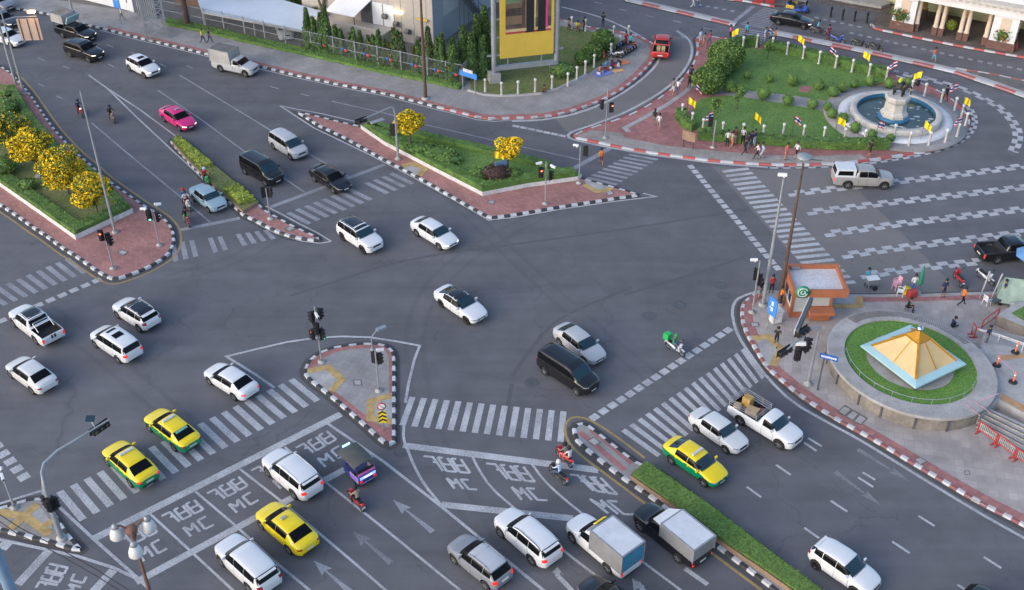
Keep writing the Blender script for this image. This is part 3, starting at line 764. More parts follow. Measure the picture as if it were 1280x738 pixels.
# tar seams and covers
for p in ([(363, 370), (420, 352), (485, 330), (560, 316), (640, 306), (760, 290), (935, 262)], [(780, 369), (860, 345), (930, 322)], [(640, 470), (668, 430), (700, 395), (790, 360)], [(640, 480), (632, 520), (640, 545)]):
    line(p, 0.30, M_TAR, 'tar_seam', 0.004, smooth=2)
for kz, p in enumerate(([(205, 345), (270, 330), (330, 300), (360, 270)], [(212, 352), (280, 337), (342, 307), (374, 275)], [(620, 720), (560, 610), (520, 520), (500, 400), (560, 320), (700, 250)], [(640, 716), (580, 606), (540, 516), (522, 402), (580, 326), (712, 256)], [(560, 250), (640, 330), (740, 420), (860, 520)], [(575, 246), (656, 326), (756, 414), (878, 512)], [(250, 560), (200, 520), (120, 450), (40, 390)], [(272, 548), (222, 508), (142, 440), (62, 380)])):
    line(p, .34, M_TRACK, 'tyre_track', 0.0043 + .0004 * kz, smooth=3)
def cover(x, y, r=0.42, z=0.006):
    mb = MB(); c = at(x, y)
    mb.lathe([(r + 0.12, z), (r, z + 0.002), (1e-4, z + 0.002)], (c.x, c.y, 0), 18, 0); mb.lathe([(r * .82, z + 0.004), (1e-4, z + 0.004)], (c.x, c.y, 0), 18, 1)
    return struct(mb.build('manhole_cover', [M_TAR, M_STEEL_D]))
for x, y in ((664.6, 478.5), (812, 395), (850, 382), (901, 357), (501.5, 564.5), (905, 370), (856, 37), (926, 10)): cover(x, y)
def grate(pts, z=KH - 0.003):
    mb = MB(); P = G(pts, KH); mb.sheet(P, z, 0); c = sum(P, Vector()) / 4; mb.sheet([c + (p - c) * 0.72 for p in P], z + 0.003, 1)
    return struct(mb.build('drain_cover', [M_CONC_D, M_CONC]))
for p in ([(146, 316), (152, 312), (161, 315), (155, 320)], [(355, 286), (364, 281), (370, 286), (361, 290)], [(608, 254), (613, 250), (620, 251), (617, 256)], [(441, 475), (452, 474.5), (453, 482), (442, 482)],
          [(733, 551), (742, 546), (752, 553), (743, 558)], [(757, 240), (764, 238), (769, 242), (760, 245)], [(1046, 515), (1056, 506), (1066, 512), (1056, 521)], [(1056, 521), (1066, 512), (1075, 517), (1066, 527)], [(1066, 527), (1075, 517), (1085, 523), (1076, 532)],
          [(1205, 589), (1211, 588), (1213, 593), (1206, 594)], [(1142, 574), (1150, 571), (1160, 577), (1150, 582)], [(937, 403), (948, 403), (950, 408), (939, 409)]):
    grate(p)
# ------------------------------------------------------------------ hedges, shrubs, trees
def hedge(label, pts, w, z0, z1, group=None, mats=(M_L1, M_L2, M_L3), dens=55, size=0.13, closed=False, cat='hedge', name='hedge', bump=0.0):
    """clipped hedge along a centre line: a solid core with leaf-sized faces all over it"""
    mb = MB(); L_, R_ = ribbon(pts, w / 2 - 0.04, closed); n = len(L_)
    for i in range(n if closed else n - 1):
        j = (i + 1) % n
        a, b, c, d = R_[i], R_[j], L_[j], L_[i]
        mb.add([(*a, z0), (*b, z0), (*b, z1 - .04), (*a, z1 - .04), (*c, z1 - .04), (*d, z1 - .04), (*c, z0), (*d, z0)], [(0, 1, 2, 3), (3, 2, 4, 5), (5, 4, 6, 7)], 0)
        if not closed and i == 0: mb.add([(*a, z0), (*a, z1 - .04), (*d, z1 - .04), (*d, z0)], [(0, 1, 2, 3)], 0)
        if not closed and j == n - 1: mb.add([(*b, z0), (*c, z0), (*c, z1 - .04), (*b, z1 - .04)], [(0, 1, 2, 3)], 0)
        ln = (Vector(pts[j][:2]) - Vector(pts[i][:2])).length
        P = []
        for _ in range(int(ln * w * dens)):
            t, u = random.random(), random.random()
            p = a.lerp(b, t).lerp(d.lerp(c, t), u); P.append((p.x, p.y, z1 - .03 + random.uniform(-.05, .05 + bump)))
        for (e, f) in ((a, b), (d, c)):
            for _ in range(int(ln * (z1 - z0) * dens)):
                p = e.lerp(f, random.random()); P.append((p.x + random.uniform(-.03, .03), p.y + random.uniform(-.03, .03), random.uniform(z0, z1)))
        leaves(mb, P, size, ((0, 1.0), (1, .45), (2, .35)))
    o = mb.build(name, list(mats))
    return tag(o, label, cat, group)

def polyhedge_mesh(poly, z0, z1, dens, size):
    """filled bed of low clipped foliage"""
    mb = MB(); P = ccw([Vector((p[0], p[1], 0)) for p in poly]); P2 = offset_poly(P, 0.05)
    mb.prism(P2, z0, z1 - .05)
    xs = [p.x for p in P]; ys = [p.y for p in P]
    def inside(x, y):
        c = False; j = len(P) - 1
        for i in range(len(P)):
            if (P[i].y > y) != (P[j].y > y) and x < (P[j].x - P[i].x) * (y - P[i].y) / (P[j].y - P[i].y) + P[i].x: c = not c
            j = i
        return c
    area = (max(xs) - min(xs)) * (max(ys) - min(ys)); pts = []
    for _ in range(int(area * dens)):
        x, y = random.uniform(min(xs), max(xs)), random.uniform(min(ys), max(ys))
        if inside(x, y): pts.append((x, y, z1 - .03 + random.uniform(-.06, .07)))
    for i in range(len(P)):
        a, b = P[i], P[(i + 1) % len(P)]
        for _ in range(int((b - a).length * (z1 - z0) * dens)):
            q = a.lerp(b, random.random()); pts.append((q.x, q.y, random.uniform(z0, z1)))
    leaves(mb, pts, size, ((0, 1.0), (1, .5), (2, .35)))
    return mb

def shrub(label, c, r, h=None, mats=(M_L1, M_L2, M_L3), n=None, size=0.14, group=None, name='shrub', cat='shrub', sx=1.0):
    h = h or r * 1.7
    mb = MB(); c = Vector(c)
    mb.ball((0, 0, h * .5), 1.0, 0, 10, 7, (r * .86 * sx, r * .86, h * .46))
    P = []
    for _ in range(n or int(300 * r * h)):
        p = in_ball((0, 0, h * .52), 1.0, (r * sx, r, h * .5), 0.93)
        P.append((p.x, p.y, max(0.03, p.z)))
    leaves(mb, P, size, ((0, 1.0), (1, .6), (2, .4)))
    return tag(mb.build(name, list(mats), loc=c), label, cat, group)

def crown_tree(name, label, base, h, r, trunk_h, mats, wts, nclump=11, per=190, size=0.2, group=None, seed=0, flat=0.75, trunk_r=0.09, cat='tree'):
    """trunk with limbs, and a crown of leaf clumps with gaps between them"""
    random.seed(seed + 100)
    t = thing(name, label, cat, base, random.random() * 6, group)
    tr = MB(); cr = MB()
    tr.tube([(0, 0, 0), (.03, .02, trunk_h * .5), (0, .03, trunk_h)], [trunk_r * 1.25, trunk_r, trunk_r * .8], 7)
    zc = trunk_h + (h - trunk_h) * .5; hz = (h - trunk_h) * .5
    for i in range(nclump):
        a = 2.4 * i + random.uniform(-.3, .3); q = math.sqrt((i + .6) / nclump)
        k = Vector((math.cos(a) * r * .66 * q, math.sin(a) * r * .66 * q, zc + hz * random.uniform(-.75, .75) * (1.1 - .5 * q)))
        tr.tube([(0, 0, trunk_h * .9), (k.x * .45, k.y * .45, trunk_h + (k.z - trunk_h) * .5), k], [trunk_r * .6, trunk_r * .35, trunk_r * .15], 5)
        rr = r * random.uniform(.30, .50)
        P = [in_ball(k, rr, (1, 1, flat), .65) for _ in range(per)]
        w = [(j, wt * random.uniform(.5, 1.5)) for j, wt in enumerate(wts)]
        leaves(cr, P, size, w)
    tr.build('trunk', M_BARK, t); cr.build('crown', list(mats), t)
    return t

# planter of the left island: white wall, hedge round it, rough grass inside
def planter_wall(name, label, pts, z0, z1, m, mtop, inset=0.0):
    mb = MB(); mb.prism(pts, z0, z1, 0, 1); return tag(mb.build(name, [m, mtop]), label, 'planter wall')
PA = [Vector((p.x, p.y, 0)) for p in G([(-60, 190), (0, 233), (50, 268), (95, 300), (167, 266), (130, 227), (79, 190), (46, 152), (20, 112), (0, 110), (-60, 112)], KH)]
planter_wall('planter_wall', 'long low white planter wall on the red paved island at the left', PA, KH - .03, 0.62, M_PLANTER_W, M_LAWN_D)
pa = offset_poly(ccw(PA), 0.62)
PAc = ccw(PA); io = offset_poly(PAc, 0.55)
lo = sorted(range(len(PA)), key=lambda i: 0)
def inner(poly, d, idx):  # centre line of a hedge running inside a planter edge
    q = offset_poly(poly, d); return [q[i] for i in idx]
# order of PA as traced is kept by ccw() or reversed: find the corners by nearness
def near_idx(poly, p): return min(range(len(poly)), key=lambda i: (Vector(poly[i][:2]) - Vector(p[:2])).length)
def hedge_path(poly, d, pts):
    q = offset_poly(poly, d); return [q[near_idx(poly, p)] for p in pts]
hp = hedge_path(PAc, 0.62, [PA[0], PA[1], PA[2], PA[3], PA[4]])
hedge('bright clipped hedge on top of the white planter wall below the flowering trees', hp, 1.15, 0.6, 0.98, mats=(M_L1, M_L2, M_L1))
hp = hedge_path(PAc, 0.5, [PA[4], PA[5], PA[6], PA[7], PA[8]])
hedge('low clipped hedge behind the flowering trees beside the kerb of the left island', hp, 0.8, 0.6, 0.92, mats=(M_L1, M_L2, M_L1))
YT = [((122, 268), 4.3, 1.75, 'yellow flowering tree nearest the tip of the left island, beside the tall lamp post', 3),
      ((86, 243), 4.9, 2.2, 'largest yellow flowering tree of the left island, second from its tip', 4),
      ((48, 215), 4.3, 1.9, 'yellow flowering tree on the left island, third from its tip', 5),
      ((18, 190), 4.1, 1.8, 'sparsely flowering tree with half green crown at the left edge of the left island', 6)]
for (px, h, r, lab, sd) in YT:
    w = (1.0, .36, .22) if sd != 6 else (.45, .6, .5)
    crown_tree('flowering_tree', lab, at(px[0], px[1], 0.6), h * .93, r * 1.05, 1.0, (M_FY, M_L1, M_L3), w, 24, 430, .19, 'yellow flowering trees on the traffic islands', sd)
for i, (x, y, r, lab) in enumerate(((2, 166, 1.5, 'bushy green shrub left of the sparsely flowering tree'), (10, 140, 1.2, 'green shrub at the far end of the left island lawn, larger of two'), (8, 120, .5, 'small dark shrub at the top corner of the left island lawn'), (36, 236, .8, 'low olive shrub under the third flowering tree from the tip'), (6, 215, 1.3, 'wide olive shrub at the left frame edge above the long hedge'))):
    shrub(lab, at(x, y, 0.6), r, r * 1.1, size=.2, group='shrubs on the left island', mats=(M_L1, M_L2, M_LB) if i > 2 else (M_L1, M_L2, M_L3))
for p in ((48, 222), (99, 282)):
    mb = MB(); mb.rbox((0, 0, .12), (.5, .35, .25), .05); tag(mb.build('valve_box', M_CONC, loc=at(*p, .62)), 'small pale concrete box in the grass below the %s' % ('third flowering tree' if p[0] < 60 else 'largest flowering tree'), 'box')

# thin median planter
PB = [Vector((p.x, p.y, 0)) for p in G([(215.5, 180), (233, 200), (256, 223), (280, 245), (298.6, 262), (304, 267), (323.5, 255), (305, 239), (273, 213), (240, 183.5), (224, 173), (217, 175)], KH)]
planter_wall('planter_wall', 'narrow brown planter wall under the lime hedge strip', PB, KH - .03, 0.42, M_PLANTER_B, M_LAWN_D)
def quad_between(a, b, t0, t1):
    return [a[0].lerp(a[1], t0), a[0].lerp(a[1], t1), b[0].lerp(b[1], t1), b[0].lerp(b[1], t0)]
pbl = [PB[0], PB[2], PB[4]]; pbr = [PB[10], PB[8], PB[6]]
def bed(L0, L1, R1, R0, label, z0, z1, mats):
    q = offset_poly(ccw([L0, L1, R1, R0]), .22)
    return tag(polyhedge_mesh(q, z0, z1, 60, .2).build('hedge', list(mats)), label, 'hedge', 'lime hedge of the thin median')
bed(PB[0], PB[1].lerp(PB[2], .75), PB[8].lerp(PB[9], .05), PB[10], 'long lime green hedge section at the upper end of the thin median', .4, .85, (M_LY, M_L2, M_LY))
bed(PB[2].lerp(PB[3], .85), PB[4], PB[6], PB[7].lerp(PB[8], .15), 'short lime green hedge section at the lower end of the thin median', .4, .85, (M_LY, M_L2, M_LY))

# planter of the middle triangle
PC = [Vector((p.x, p.y, 0)) for p in G([(451, 161), (480, 181), (541, 213), (603, 245), (660, 234), (722, 225.5), (727, 222), (690, 211), (616, 193), (540, 175.5), (462, 159)], KH)]
planter_wall('planter_wall', 'white planter wall of the long triangular island in the middle of the junction', PC, KH - .03, 0.55, M_PLANTER_W, M_LAWN)
PCc = ccw(PC)
hp = hedge_path(PCc, .55, [PC[0], PC[1], PC[2], PC[3]]) + hedge_path(PCc, .55, [PC[4], PC[5]])
hedge('clipped green hedge along the near sides of the triangular island planter', hp, 1.0, .53, 1.05, mats=(M_L1, M_L2, M_L1))
hp = hedge_path(PCc, .5, [PC[7], PC[8], PC[9], PC[10]])
hedge('clipped green hedge along the far side of the triangular island planter', hp, .9, .53, 1.05, mats=(M_L1, M_L2, M_L1))
crown_tree('flowering_tree', 'yellow flowering tree on the triangular island beside the curved signal mast', at(513, 185, .55), 3.9, 1.6, 1.5, (M_FY, M_L1, M_L3), (1, .2, .12), 16, 380, .19, 'yellow flowering trees on the traffic islands', 11)
crown_tree('flowering_tree', 'yellow flowering tree behind the small notice board on the triangular island', at(635, 215, .55), 3.5, 1.25, 1.2, (M_FY, M_L1, M_L3), (1, .16, .1), 16, 380, .19, 'yellow flowering trees on the traffic islands', 12)
for x, y, r, h, lab in ((525, 190, 1.0, .8, 'low leafy plant bed under the flowering tree, left half'), (548, 196, 1.1, .75, 'low leafy plant bed right of the flowering tree by the curved mast'), (560, 203, .9, .7, 'low leafy plant with yellow flecks in the middle of the triangular lawn')):
    shrub(lab, at(x, y, .55), r, h, size=.26, group='leafy plants on the triangular island', sx=1.5, mats=(M_L1, M_L2, M_L3))
shrub('dark purple leaved shrub around the notice board on the triangular island', at(621, 224, .55), 1.0, 1.35, (M_LR, M_LB, M_LR), size=.2, sx=1.3)
shrub('small green shrub left of the purple shrub on the triangular island', at(598, 222, .55), .8, .8, size=.2, group='leafy plants on the triangular island')
shrub('small green shrub right of the purple shrub on the triangular island', at(642, 222, .55), .7, .9, size=.2, group='leafy plants on the triangular island')

# lower median hedge
pel = [at(*p, .62) for p in [(788, 592.5), (861, 643.5), (897.5, 672), (960, 714.5), (1032, 766)]]
per_ = [at(*p, .62) for p in [(807, 575), (887, 629), (923, 656.5), (960, 685), (1066, 765)]]
o = 0.14
mb = MB(); mb.prism([Vector(p[:2]) for p in pel + per_[::-1]], KH - .03, .5, 0, 1)
tag(mb.build('planter_wall', [M_PLANTER_B, M_SOIL]), 'brown low planter wall under the flat clipped hedge of the lower median', 'planter wall')
q = offset_poly(ccw([Vector((p.x, p.y, 0)) for p in pel + per_[::-1]]), .06)
tag(polyhedge_mesh(q, .49, .72, 90, .08).build('hedge', [M_TURF, M_TURF, M_L1]), 'flat clipped dark green hedge filling the planter of the lower median', 'hedge')

# station garden: hedges and topiary
hedge('flowering clipped hedge along the near side of the station garden, behind the walking crowd', [Vector((p.x, p.y)) for p in G([(872, 172), (900, 174.5), (940, 177.5), (985, 181), (1040, 184), (1110, 184.5)], KH)], 1.1, KH, .95, mats=(M_L1, M_L2, M_L3), size=.2, dens=45)
hedge('rounded hedge turning the left corner of the station garden', [Vector((p.x, p.y)) for p in G([(851, 143), (851, 150), (858, 158), (868, 163)], KH)], 1.0, KH, .95, mats=(M_L1, M_L2, M_L3), size=.2, dens=45)
hedge('long dark hedge behind the white posts on the far side of the station garden', [Vector((p.x, p.y)) for p in G([(958, 61), (1000, 70), (1050, 82), (1108, 96.5)], KH)], 1.0, KH, 1.1, mats=(M_L1, M_L3, M_L3), size=.2, dens=45)
hedge('short dark hedge at the upper left corner of the station garden', [Vector((p.x, p.y)) for p in G([(912, 61), (930, 57.5), (948, 57)], KH)], 1.0, KH, 1.2, mats=(M_L1, M_L3, M_L3), size=.2, dens=45)
TOPI = [(911, 115, 1.15), (926, 117, .9), (954, 124, 1.25), (984, 131.5, 1.05), (1015, 136, 1.0), (1034, 139, .85), (1039, 148, .95), (1053, 154, 1.0), (1068, 166, 1.0), (1089, 174, .9), (1112, 178, .8),
        (990, 107, 1.1), (1023, 112, 1.0), (1041, 121, 1.0), (1052, 115, .9), (1067, 110, .85), (1087, 107, .95), (1110, 110, 1.0), (962, 103, .75), (934, 99, .7), (1135, 107, .8)]
for i, (x, y, r) in enumerate(TOPI):
    shrub('small round clipped shrub on the garden lawn near the fountain path', at(x, y, KH), r * .58, r * 1.1, size=.14, group='round clipped shrubs in the station garden', mats=(M_L1, M_L2, M_L2))
for x, y, r, h, lab in ((906, 86, 1.95, 3.0, 'largest dense bright green bush at the left end of the station garden'), (896, 99, 1.35, 2.3, 'middle dense green bush of three at the left end of the station garden'), (884, 115, 1.65, 2.6, 'nearest dense green bush at the left end of the station garden')):
    shrub(lab, at(x, y, KH), r, h, size=.26, group='dense bushes at the left end of the station garden', n=2600)
for x, y, h, lab in ((893, 150, 2.3, 'thin loose shrub on the near lawn behind the black signal'), (921, 138, 2.6, 'slender young tree on a stake in the near garden lawn'), (959, 74, 2.2, 'sparse young tree held by stakes on the far garden lawn')):
    crown_tree('young_tree', lab, at(x, y, KH), h, .8, .9, (M_L1, M_L2, M_L3), (1, .6, .4), 6, 50, .2, 'young trees in the station garden', int(x), trunk_r=.04)
# hoarding lawn and its bushes
LB = [(584, 112), (600, 118), (625, 119.5), (655, 118), (682, 116), (700, 110), (733, 93), (752, 80), (768, 66), (779, 52), (770, 46.5), (745, 41), (715, 35), (690, 32), (650, 22), (606, 24), (598, 66)]
mb = MB(); mb.prism(chaikin(ccw(G(LB, KH)), 1, True), .05, KH + .05); struct(mb.build('lawn', M_LAWN_D))
kerb(G([(584, 114), (600, 119.5), (625, 121.5), (655, 120), (682, 118), (700, 111.5), (735, 94)], KH), (M_CONC, M_CONC), side=1, z0=KH - .02, h=KH + .12, seg=2)
for x, y, r, h, lab in ((753, 63, 1.25, 2.3, 'largest round bush behind the pavement vendors, beyond the two others'), (741, 74, 1.05, 1.8, 'round bush behind the pavement vendors, middle one of three'), (729, 80, .95, 1.5, 'bright low bush beside the hoarding, nearest of three')):
    shrub(lab, at(x, y, KH), r, h, size=.24, group='bushes on the hoarding lawn', n=1100)
shrub('loose leafy shrub at the right hoarding footing', at(702, 95, KH), 1.3, 1.3, size=.25, n=420)
# turf strip and slim evergreens along the grey fence
hedge('long low grass hedge strip at the foot of the grey fence', [Vector((p.x, p.y)) for p in G([(206, 28), (270, 41), (320, 53.5), (369, 63.5), (420, 75), (485, 90), (540, 101), (577, 109.5)], KH)], 1.3, KH, .5, mats=(M_LAWN, M_L1, M_L3), size=.16, dens=40)
def conifer(c, h, r, brown=False):
    mb = MB()
    mb.lathe([(r * .8, .2), (r * .72, h * .35), (r * .35, h * .8), (.02, h)], n=8)
    P = []
    for _ in range(int(190 * h * r)):
        t = random.random() ** .8; a = random.random() * 6.283
        rr = r * (1.05 - .85 * t) * random.uniform(.85, 1.2)
        P.append((rr * math.cos(a), rr * math.sin(a), .15 + t * (h - .1)))
    leaves(mb, P, .3, ((0, 1.0), (1, .7), (2, .5)), tilt=2.5, asp=.45)
    o = mb.build('slim_evergreen', [M_L3, M_LB if brown else M_L1, M_L3], loc=c)
    return tag(o, 'slim brownish evergreen in the row behind the grey fence' if brown else 'slim green evergreen in the row behind the grey fence', 'tree', 'brownish evergreens behind the fence' if brown else 'green evergreens behind the fence')
for X, top, br in ((50, 80, 0), (100, 150, 0), (165, 120, 0), (205, 60, 0), (225, 250, 0), (280, 220, 0), (325, 255, 0), (405, 290, 0), (430, 245, 0), (485, 270, 0), (555, 310, 1), (595, 305, 0), (640, 265, 0), (685, 335, 1), (720, 370, 1), (770, 240, 1), (795, 260, 0), (825, 285, 1), (930, 400, 1), (965, 355, 0), (1015, 350, 0), (1055, 240, 1), (1125, 325, 0), (1165, 290, 0)):
    x = 380 + X / 6.71; by = 66 + (x - 385) * .218 - 4
    b = at(x, by, .1); h = max(1.6, hgt(b, top / 6.71))
    conifer(b, h, min(.75, .3 + h * .09), bool(br))
for x, by, top in ((567, 102, 49), (580, 96, 34), (590, 98, 42), (597, 90, 20), (606, 86, 10), (604, 96, 46)):
    b = at(x, by, .1); conifer(b, hgt(b, top), .95)
# ------------------------------------------------------------------ skylight platform
def fit_ellipse(px, z):
    import numpy as np
    P = np.array([tuple(at(x, y, z)[:2]) for x, y in px]); c = P.mean(0); s = P.std(); Q = (P - c) / s
    A = np.c_[Q[:, 0]**2, Q[:, 0] * Q[:, 1], Q[:, 1]**2, Q]
    k = np.linalg.lstsq(A, np.ones(len(Q)), rcond=None)[0]
    M = np.array([[k[0], k[1] / 2], [k[1] / 2, k[2]]]); b = k[3:]
    ctr = -np.linalg.solve(2 * M, b); f = 1 + ctr @ M @ ctr
    w, v = np.linalg.eigh(M / f)
    ax = 1 / np.sqrt(w) * s
    return Vector((*(ctr * s + c), 0)), float(ax[0]), float(ax[1]), math.atan2(v[1, 0], v[0, 0])
def ell(c, a, b, th, n=64):
    return [Vector((c.x + a * math.cos(t) * math.cos(th) - b * math.sin(t) * math.sin(th), c.y + a * math.cos(t) * math.sin(th) + b * math.sin(t) * math.cos(th), 0)) for t in [2 * PI * i / n for i in range(n)]]
PZ = 1.4
EC, EA, EB, ET = fit_ellipse([(1034.6, 428.5), (1100.5, 386.6), (1171, 404), (1249, 475), (1176, 520), (1105, 509), (1052, 465), (1235, 507)], PZ)
IC, IA, IB, IT = fit_ellipse([(1059, 428), (1080, 402), (1115, 400), (1160, 410), (1205, 435), (1225, 466), (1213, 487), (1165, 504), (1120, 500), (1075, 470)], PZ)
pl = thing('round_planter', 'raised oval concrete planter with a grass ring around the skylight', 'planter', (EC.x, EC.y, KH - .02))
pl_off = Vector((EC.x, EC.y, KH - .02))
def loc_(pts): return [p - Vector((EC.x, EC.y, 0)) for p in pts]
eo, ei = loc_(ell(EC, EA, EB, ET)), loc_(ell(IC, IA, IB, IT))
n = 64; mb = MB(); zt = PZ - KH
eo2 = loc_(ell(EC, EA - .12, EB - .12, ET))
mb.add([(*p[:2], 0) for p in eo2] + [(*p[:2], zt - .22) for p in eo2], [(i, (i + 1) % n, (i + 1) % n + n, i + n) for i in range(n)], 0, True)
mb.add([(*p[:2], zt - .22) for p in eo2] + [(*p[:2], zt - .22) for p in eo], [(i, (i + 1) % n, (i + 1) % n + n, i + n) for i in range(n)], 1)
mb.add([(*p[:2], zt - .22) for p in eo] + [(*p[:2], zt) for p in eo], [(i, (i + 1) % n, (i + 1) % n + n, i + n) for i in range(n)], 1, True)
ang = lambda p, c: math.atan2(p.y - c.y, p.x - c.x)
ei = sorted(ei, key=lambda p: ang(p, IC - EC)); eo_s = sorted(eo, key=lambda p: ang(p, Vector((0, 0, 0))))
mb.add([(*p[:2], zt) for p in eo_s] + [(*p[:2], zt) for p in ei], [(i, (i + 1) % n, (i + 1) % n + n, i + n) for i in range(n)], 1)
mb.add([(*p[:2], zt) for p in ei] + [(*p[:2], zt - .15) for p in ei], [(i, (i + 1) % n, (i + 1) % n + n, i + n) for i in range(n)], 1)
mb.build('wall', [M_CONC_TAN, M_CONC], pl)
mb = MB(); mb.sheet(ei, zt - .12); mb.build('grass_ring', M_LAWN_RING, pl)
ic = IC - EC
mb = MB(); mb.sheet([ic + (p - ic) * .66 for p in ei], zt - .10); mb.build('inner_slab', M_CONC, pl)
mb = MB()
for i in range(-10, 24, 4):
    a = 2 * PI * i / 64 + PI; q = min(range(n), key=lambda k: abs((ang(eo2[k], Vector((0, 0, 0))) - a + PI) % (2 * PI) - PI)); p = eo2[q]
    mb.box((p.x * 1.004, p.y * 1.004, (zt - .2) / 2), (.14, .12, zt - .24), ang(p, Vector((0, 0, 0))))
mb.build('pilasters', M_STEEL_D, pl)
mb = MB(); rr = [ic + (p - ic) * .985 for p in ei if True]
arc = [p for p in rr if PI * .9 < (ang(p, ic) % (2 * PI)) < PI * 1.93]; arc.sort(key=lambda p: ang(p, ic) % (2 * PI))
mb.tube([(p.x, p.y, zt + .38) for p in arc], .022, 6)
for p in arc[::3]: mb.tube([(p.x, p.y, zt - .12), (p.x, p.y, zt + .38)], .02, 6)
mb.build('guard_rail', M_GALV, pl)
# many thin seat dividers along the far rim
mb = MB(); ro = [p.lerp(q_, .45) for p, q_ in zip(eo_s, ei)]
far = [i for i in range(n) if .35 < ang(eo_s[i], Vector((0, 0, 0))) < 2.2]
for i in far[:-1]:
    for t in (0, .25, .5, .75):
        a = eo_s[i].lerp(eo_s[i + 1], t) * .985; b = ei[i].lerp(ei[i + 1], t) * 1.03
        mb.beam((a.x, a.y, zt + .012), (a.lerp(b, .75).x, a.lerp(b, .75).y, zt + .012), .035, .03)
mb.build('rim_slats', M_CONC_D, pl)
# pyramid skylight
M_GOLDG = mat('skylight_glass', (0.60, 0.41, 0.155), 0.14, 0.18, 0.35, spec=0.8, coat=0.6)
M_CYAN = mat('skylight_eave', (0.36, 0.56, 0.60), 0.5, 0.06, 1.0)
M_GOLD = mat('gilded_cap', (0.62, 0.29, 0.03), 0.3, 0.15, 2.0, metal=.6)
ez = PZ + .55
C4 = [at(*p, ez) for p in [(1076, 432), (1145, 485), (1208, 455), (1138, 406)]]
cc = sum(C4, Vector()) / 4
sk = thing('pyramid_skylight', 'four sided golden glass pyramid skylight with pale blue eaves on the oval planter', 'skylight', (cc.x, cc.y, PZ - .1))
C4 = [c - cc for c in C4]
zb_, z1_, apex = .15, .65, hgt(cc, 413) - PZ + .1
mb = MB()
mb.prism([c * .86 for c in C4], 0, z1_ - .12)
mb.build('base', M_CONC_D, sk)
mb = MB(); q = [c * 1.0 for c in C4]; qi = [c * .80 for c in C4]
mb.add([(c.x, c.y, z1_ - .12) for c in q] + [(c.x, c.y, z1_) for c in q] + [(c.x, c.y, z1_ + .14) for c in qi], [(3, 2, 1, 0)] + [(i, (i + 1) % 4, (i + 1) % 4 + 4, i + 4) for i in range(4)] + [(4 + i, 4 + (i + 1) % 4, 8 + (i + 1) % 4, 8 + i) for i in range(4)])
mb.build('eave', M_CYAN, sk)
top = [c * .23 for c in C4]; zt2 = z1_ + .14 + (apex - z1_ - .14) * .72
for i in range(4):
    mb = MB(); j = (i + 1) % 4
    mb.add([(qi[i].x, qi[i].y, z1_ + .14), (qi[j].x, qi[j].y, z1_ + .14), (top[j].x, top[j].y, zt2), (top[i].x, top[i].y, zt2)], [(0, 1, 2, 3)]); mb.build('glass_panel', M_GOLDG, sk)
mb = MB()
for i in range(4):
    j = (i + 1) % 4
    mb.beam((qi[i].x, qi[i].y, z1_ + .16), (top[i].x, top[i].y, zt2 + .02), .16, .1)
    m1 = qi[i].lerp(qi[j], .5); m2 = top[i].lerp(top[j], .5)
    mb.beam((m1.x, m1.y, z1_ + .15), (m2.x, m2.y, zt2), .06, .06)
    mb.beam((top[i].x, top[i].y, zt2 + .02), (top[j].x, top[j].y, zt2 + .02), .12)
mb.build('ribs', M_GOLD, sk)
mb = MB(); t2 = [c * .25 for c in C4]
mb.add([(c.x, c.y, zt2 + .05) for c in t2] + [(0, 0, apex)], [(i, (i + 1) % 4, 4) for i in range(4)]); mb.build('cap', M_GOLD, sk)
mb = MB(); mb.ball((0, 0, apex + .12), .26); mb.build('finial', M_CHROME, sk)

# ------------------------------------------------------------------ raised landing and stairs right of the planter
rim = [at(*p, 0) for p in [(1222, 420), (1240, 440), (1250, 470), (1250, 498)]]
mb = MB(); z_l = .95
mb.prism([Vector(p[:2]) for p in [at(*p, z_l) for p in [(1205, 470), (1225, 520), (1249, 500), (1280, 516), (1330, 545), (1380, 480), (1290, 438), (1238, 430), (1215, 440)]]], 0.0, z_l)
struct(mb.build('landing', M_CONC))
st = thing('stairs', 'concrete steps leading down from the landing to the red and white barriers', 'stairs', at(1240, 540))
so = at(1240, 540)
for i in range(5):
    k = (i + 1) / 6
    a0, a1, b0, b1 = at(1231, 506, z_l), at(1340, 556, z_l), at(1218, 540), at(1310, 592)
    mb = MB(); p0, p1, p2, p3 = a0.lerp(b0, k - 1 / 6), a1.lerp(b1, k - 1 / 6), a1.lerp(b1, k), a0.lerp(b0, k)
    mb.prism([p - so for p in (p0, p1, p2, p3)], 0.02, z_l - (z_l - KH) * k, 0); mb.build('step', M_CONC, st)
    mb = MB(); mb.strip([p3 - so + Vector((0, 0.06, 0)), p2 - so + Vector((0, 0.06, 0))], .12, z_l - (z_l - KH) * k + .004); mb.build('step_nosing', M_CONC_D, st)
st = thing('stairs', 'concrete steps at the far side of the landing beside the planted retaining wall', 'stairs', at(1250, 425))
so = at(1250, 425)
for i in range(5):
    k = (i + 1) / 6
    a0, a1, b0, b1 = at(1226, 432, z_l), at(1296, 452, z_l), at(1232, 407, KH), at(1300, 420, KH)
    mb = MB(); p0, p1, p2, p3 = a0.lerp(b0, k - 1 / 6), a1.lerp(b1, k - 1 / 6), a1.lerp(b1, k), a0.lerp(b0, k)
    mb.prism([p - so for p in (p0, p1, p2, p3)], 0.02, z_l - (z_l - KH) * k, 0); mb.build('step', M_CONC, st)
for pts in ([(1250, 499), (1280, 515), (1283, 508), (1253, 492)], [(1250, 451), (1290, 446), (1290, 441), (1248, 445)]):
    mb = MB(); mb.sheet(G(pts, z_l), z_l + .006); struct(mb.build('tactile_strip', M_TAN))
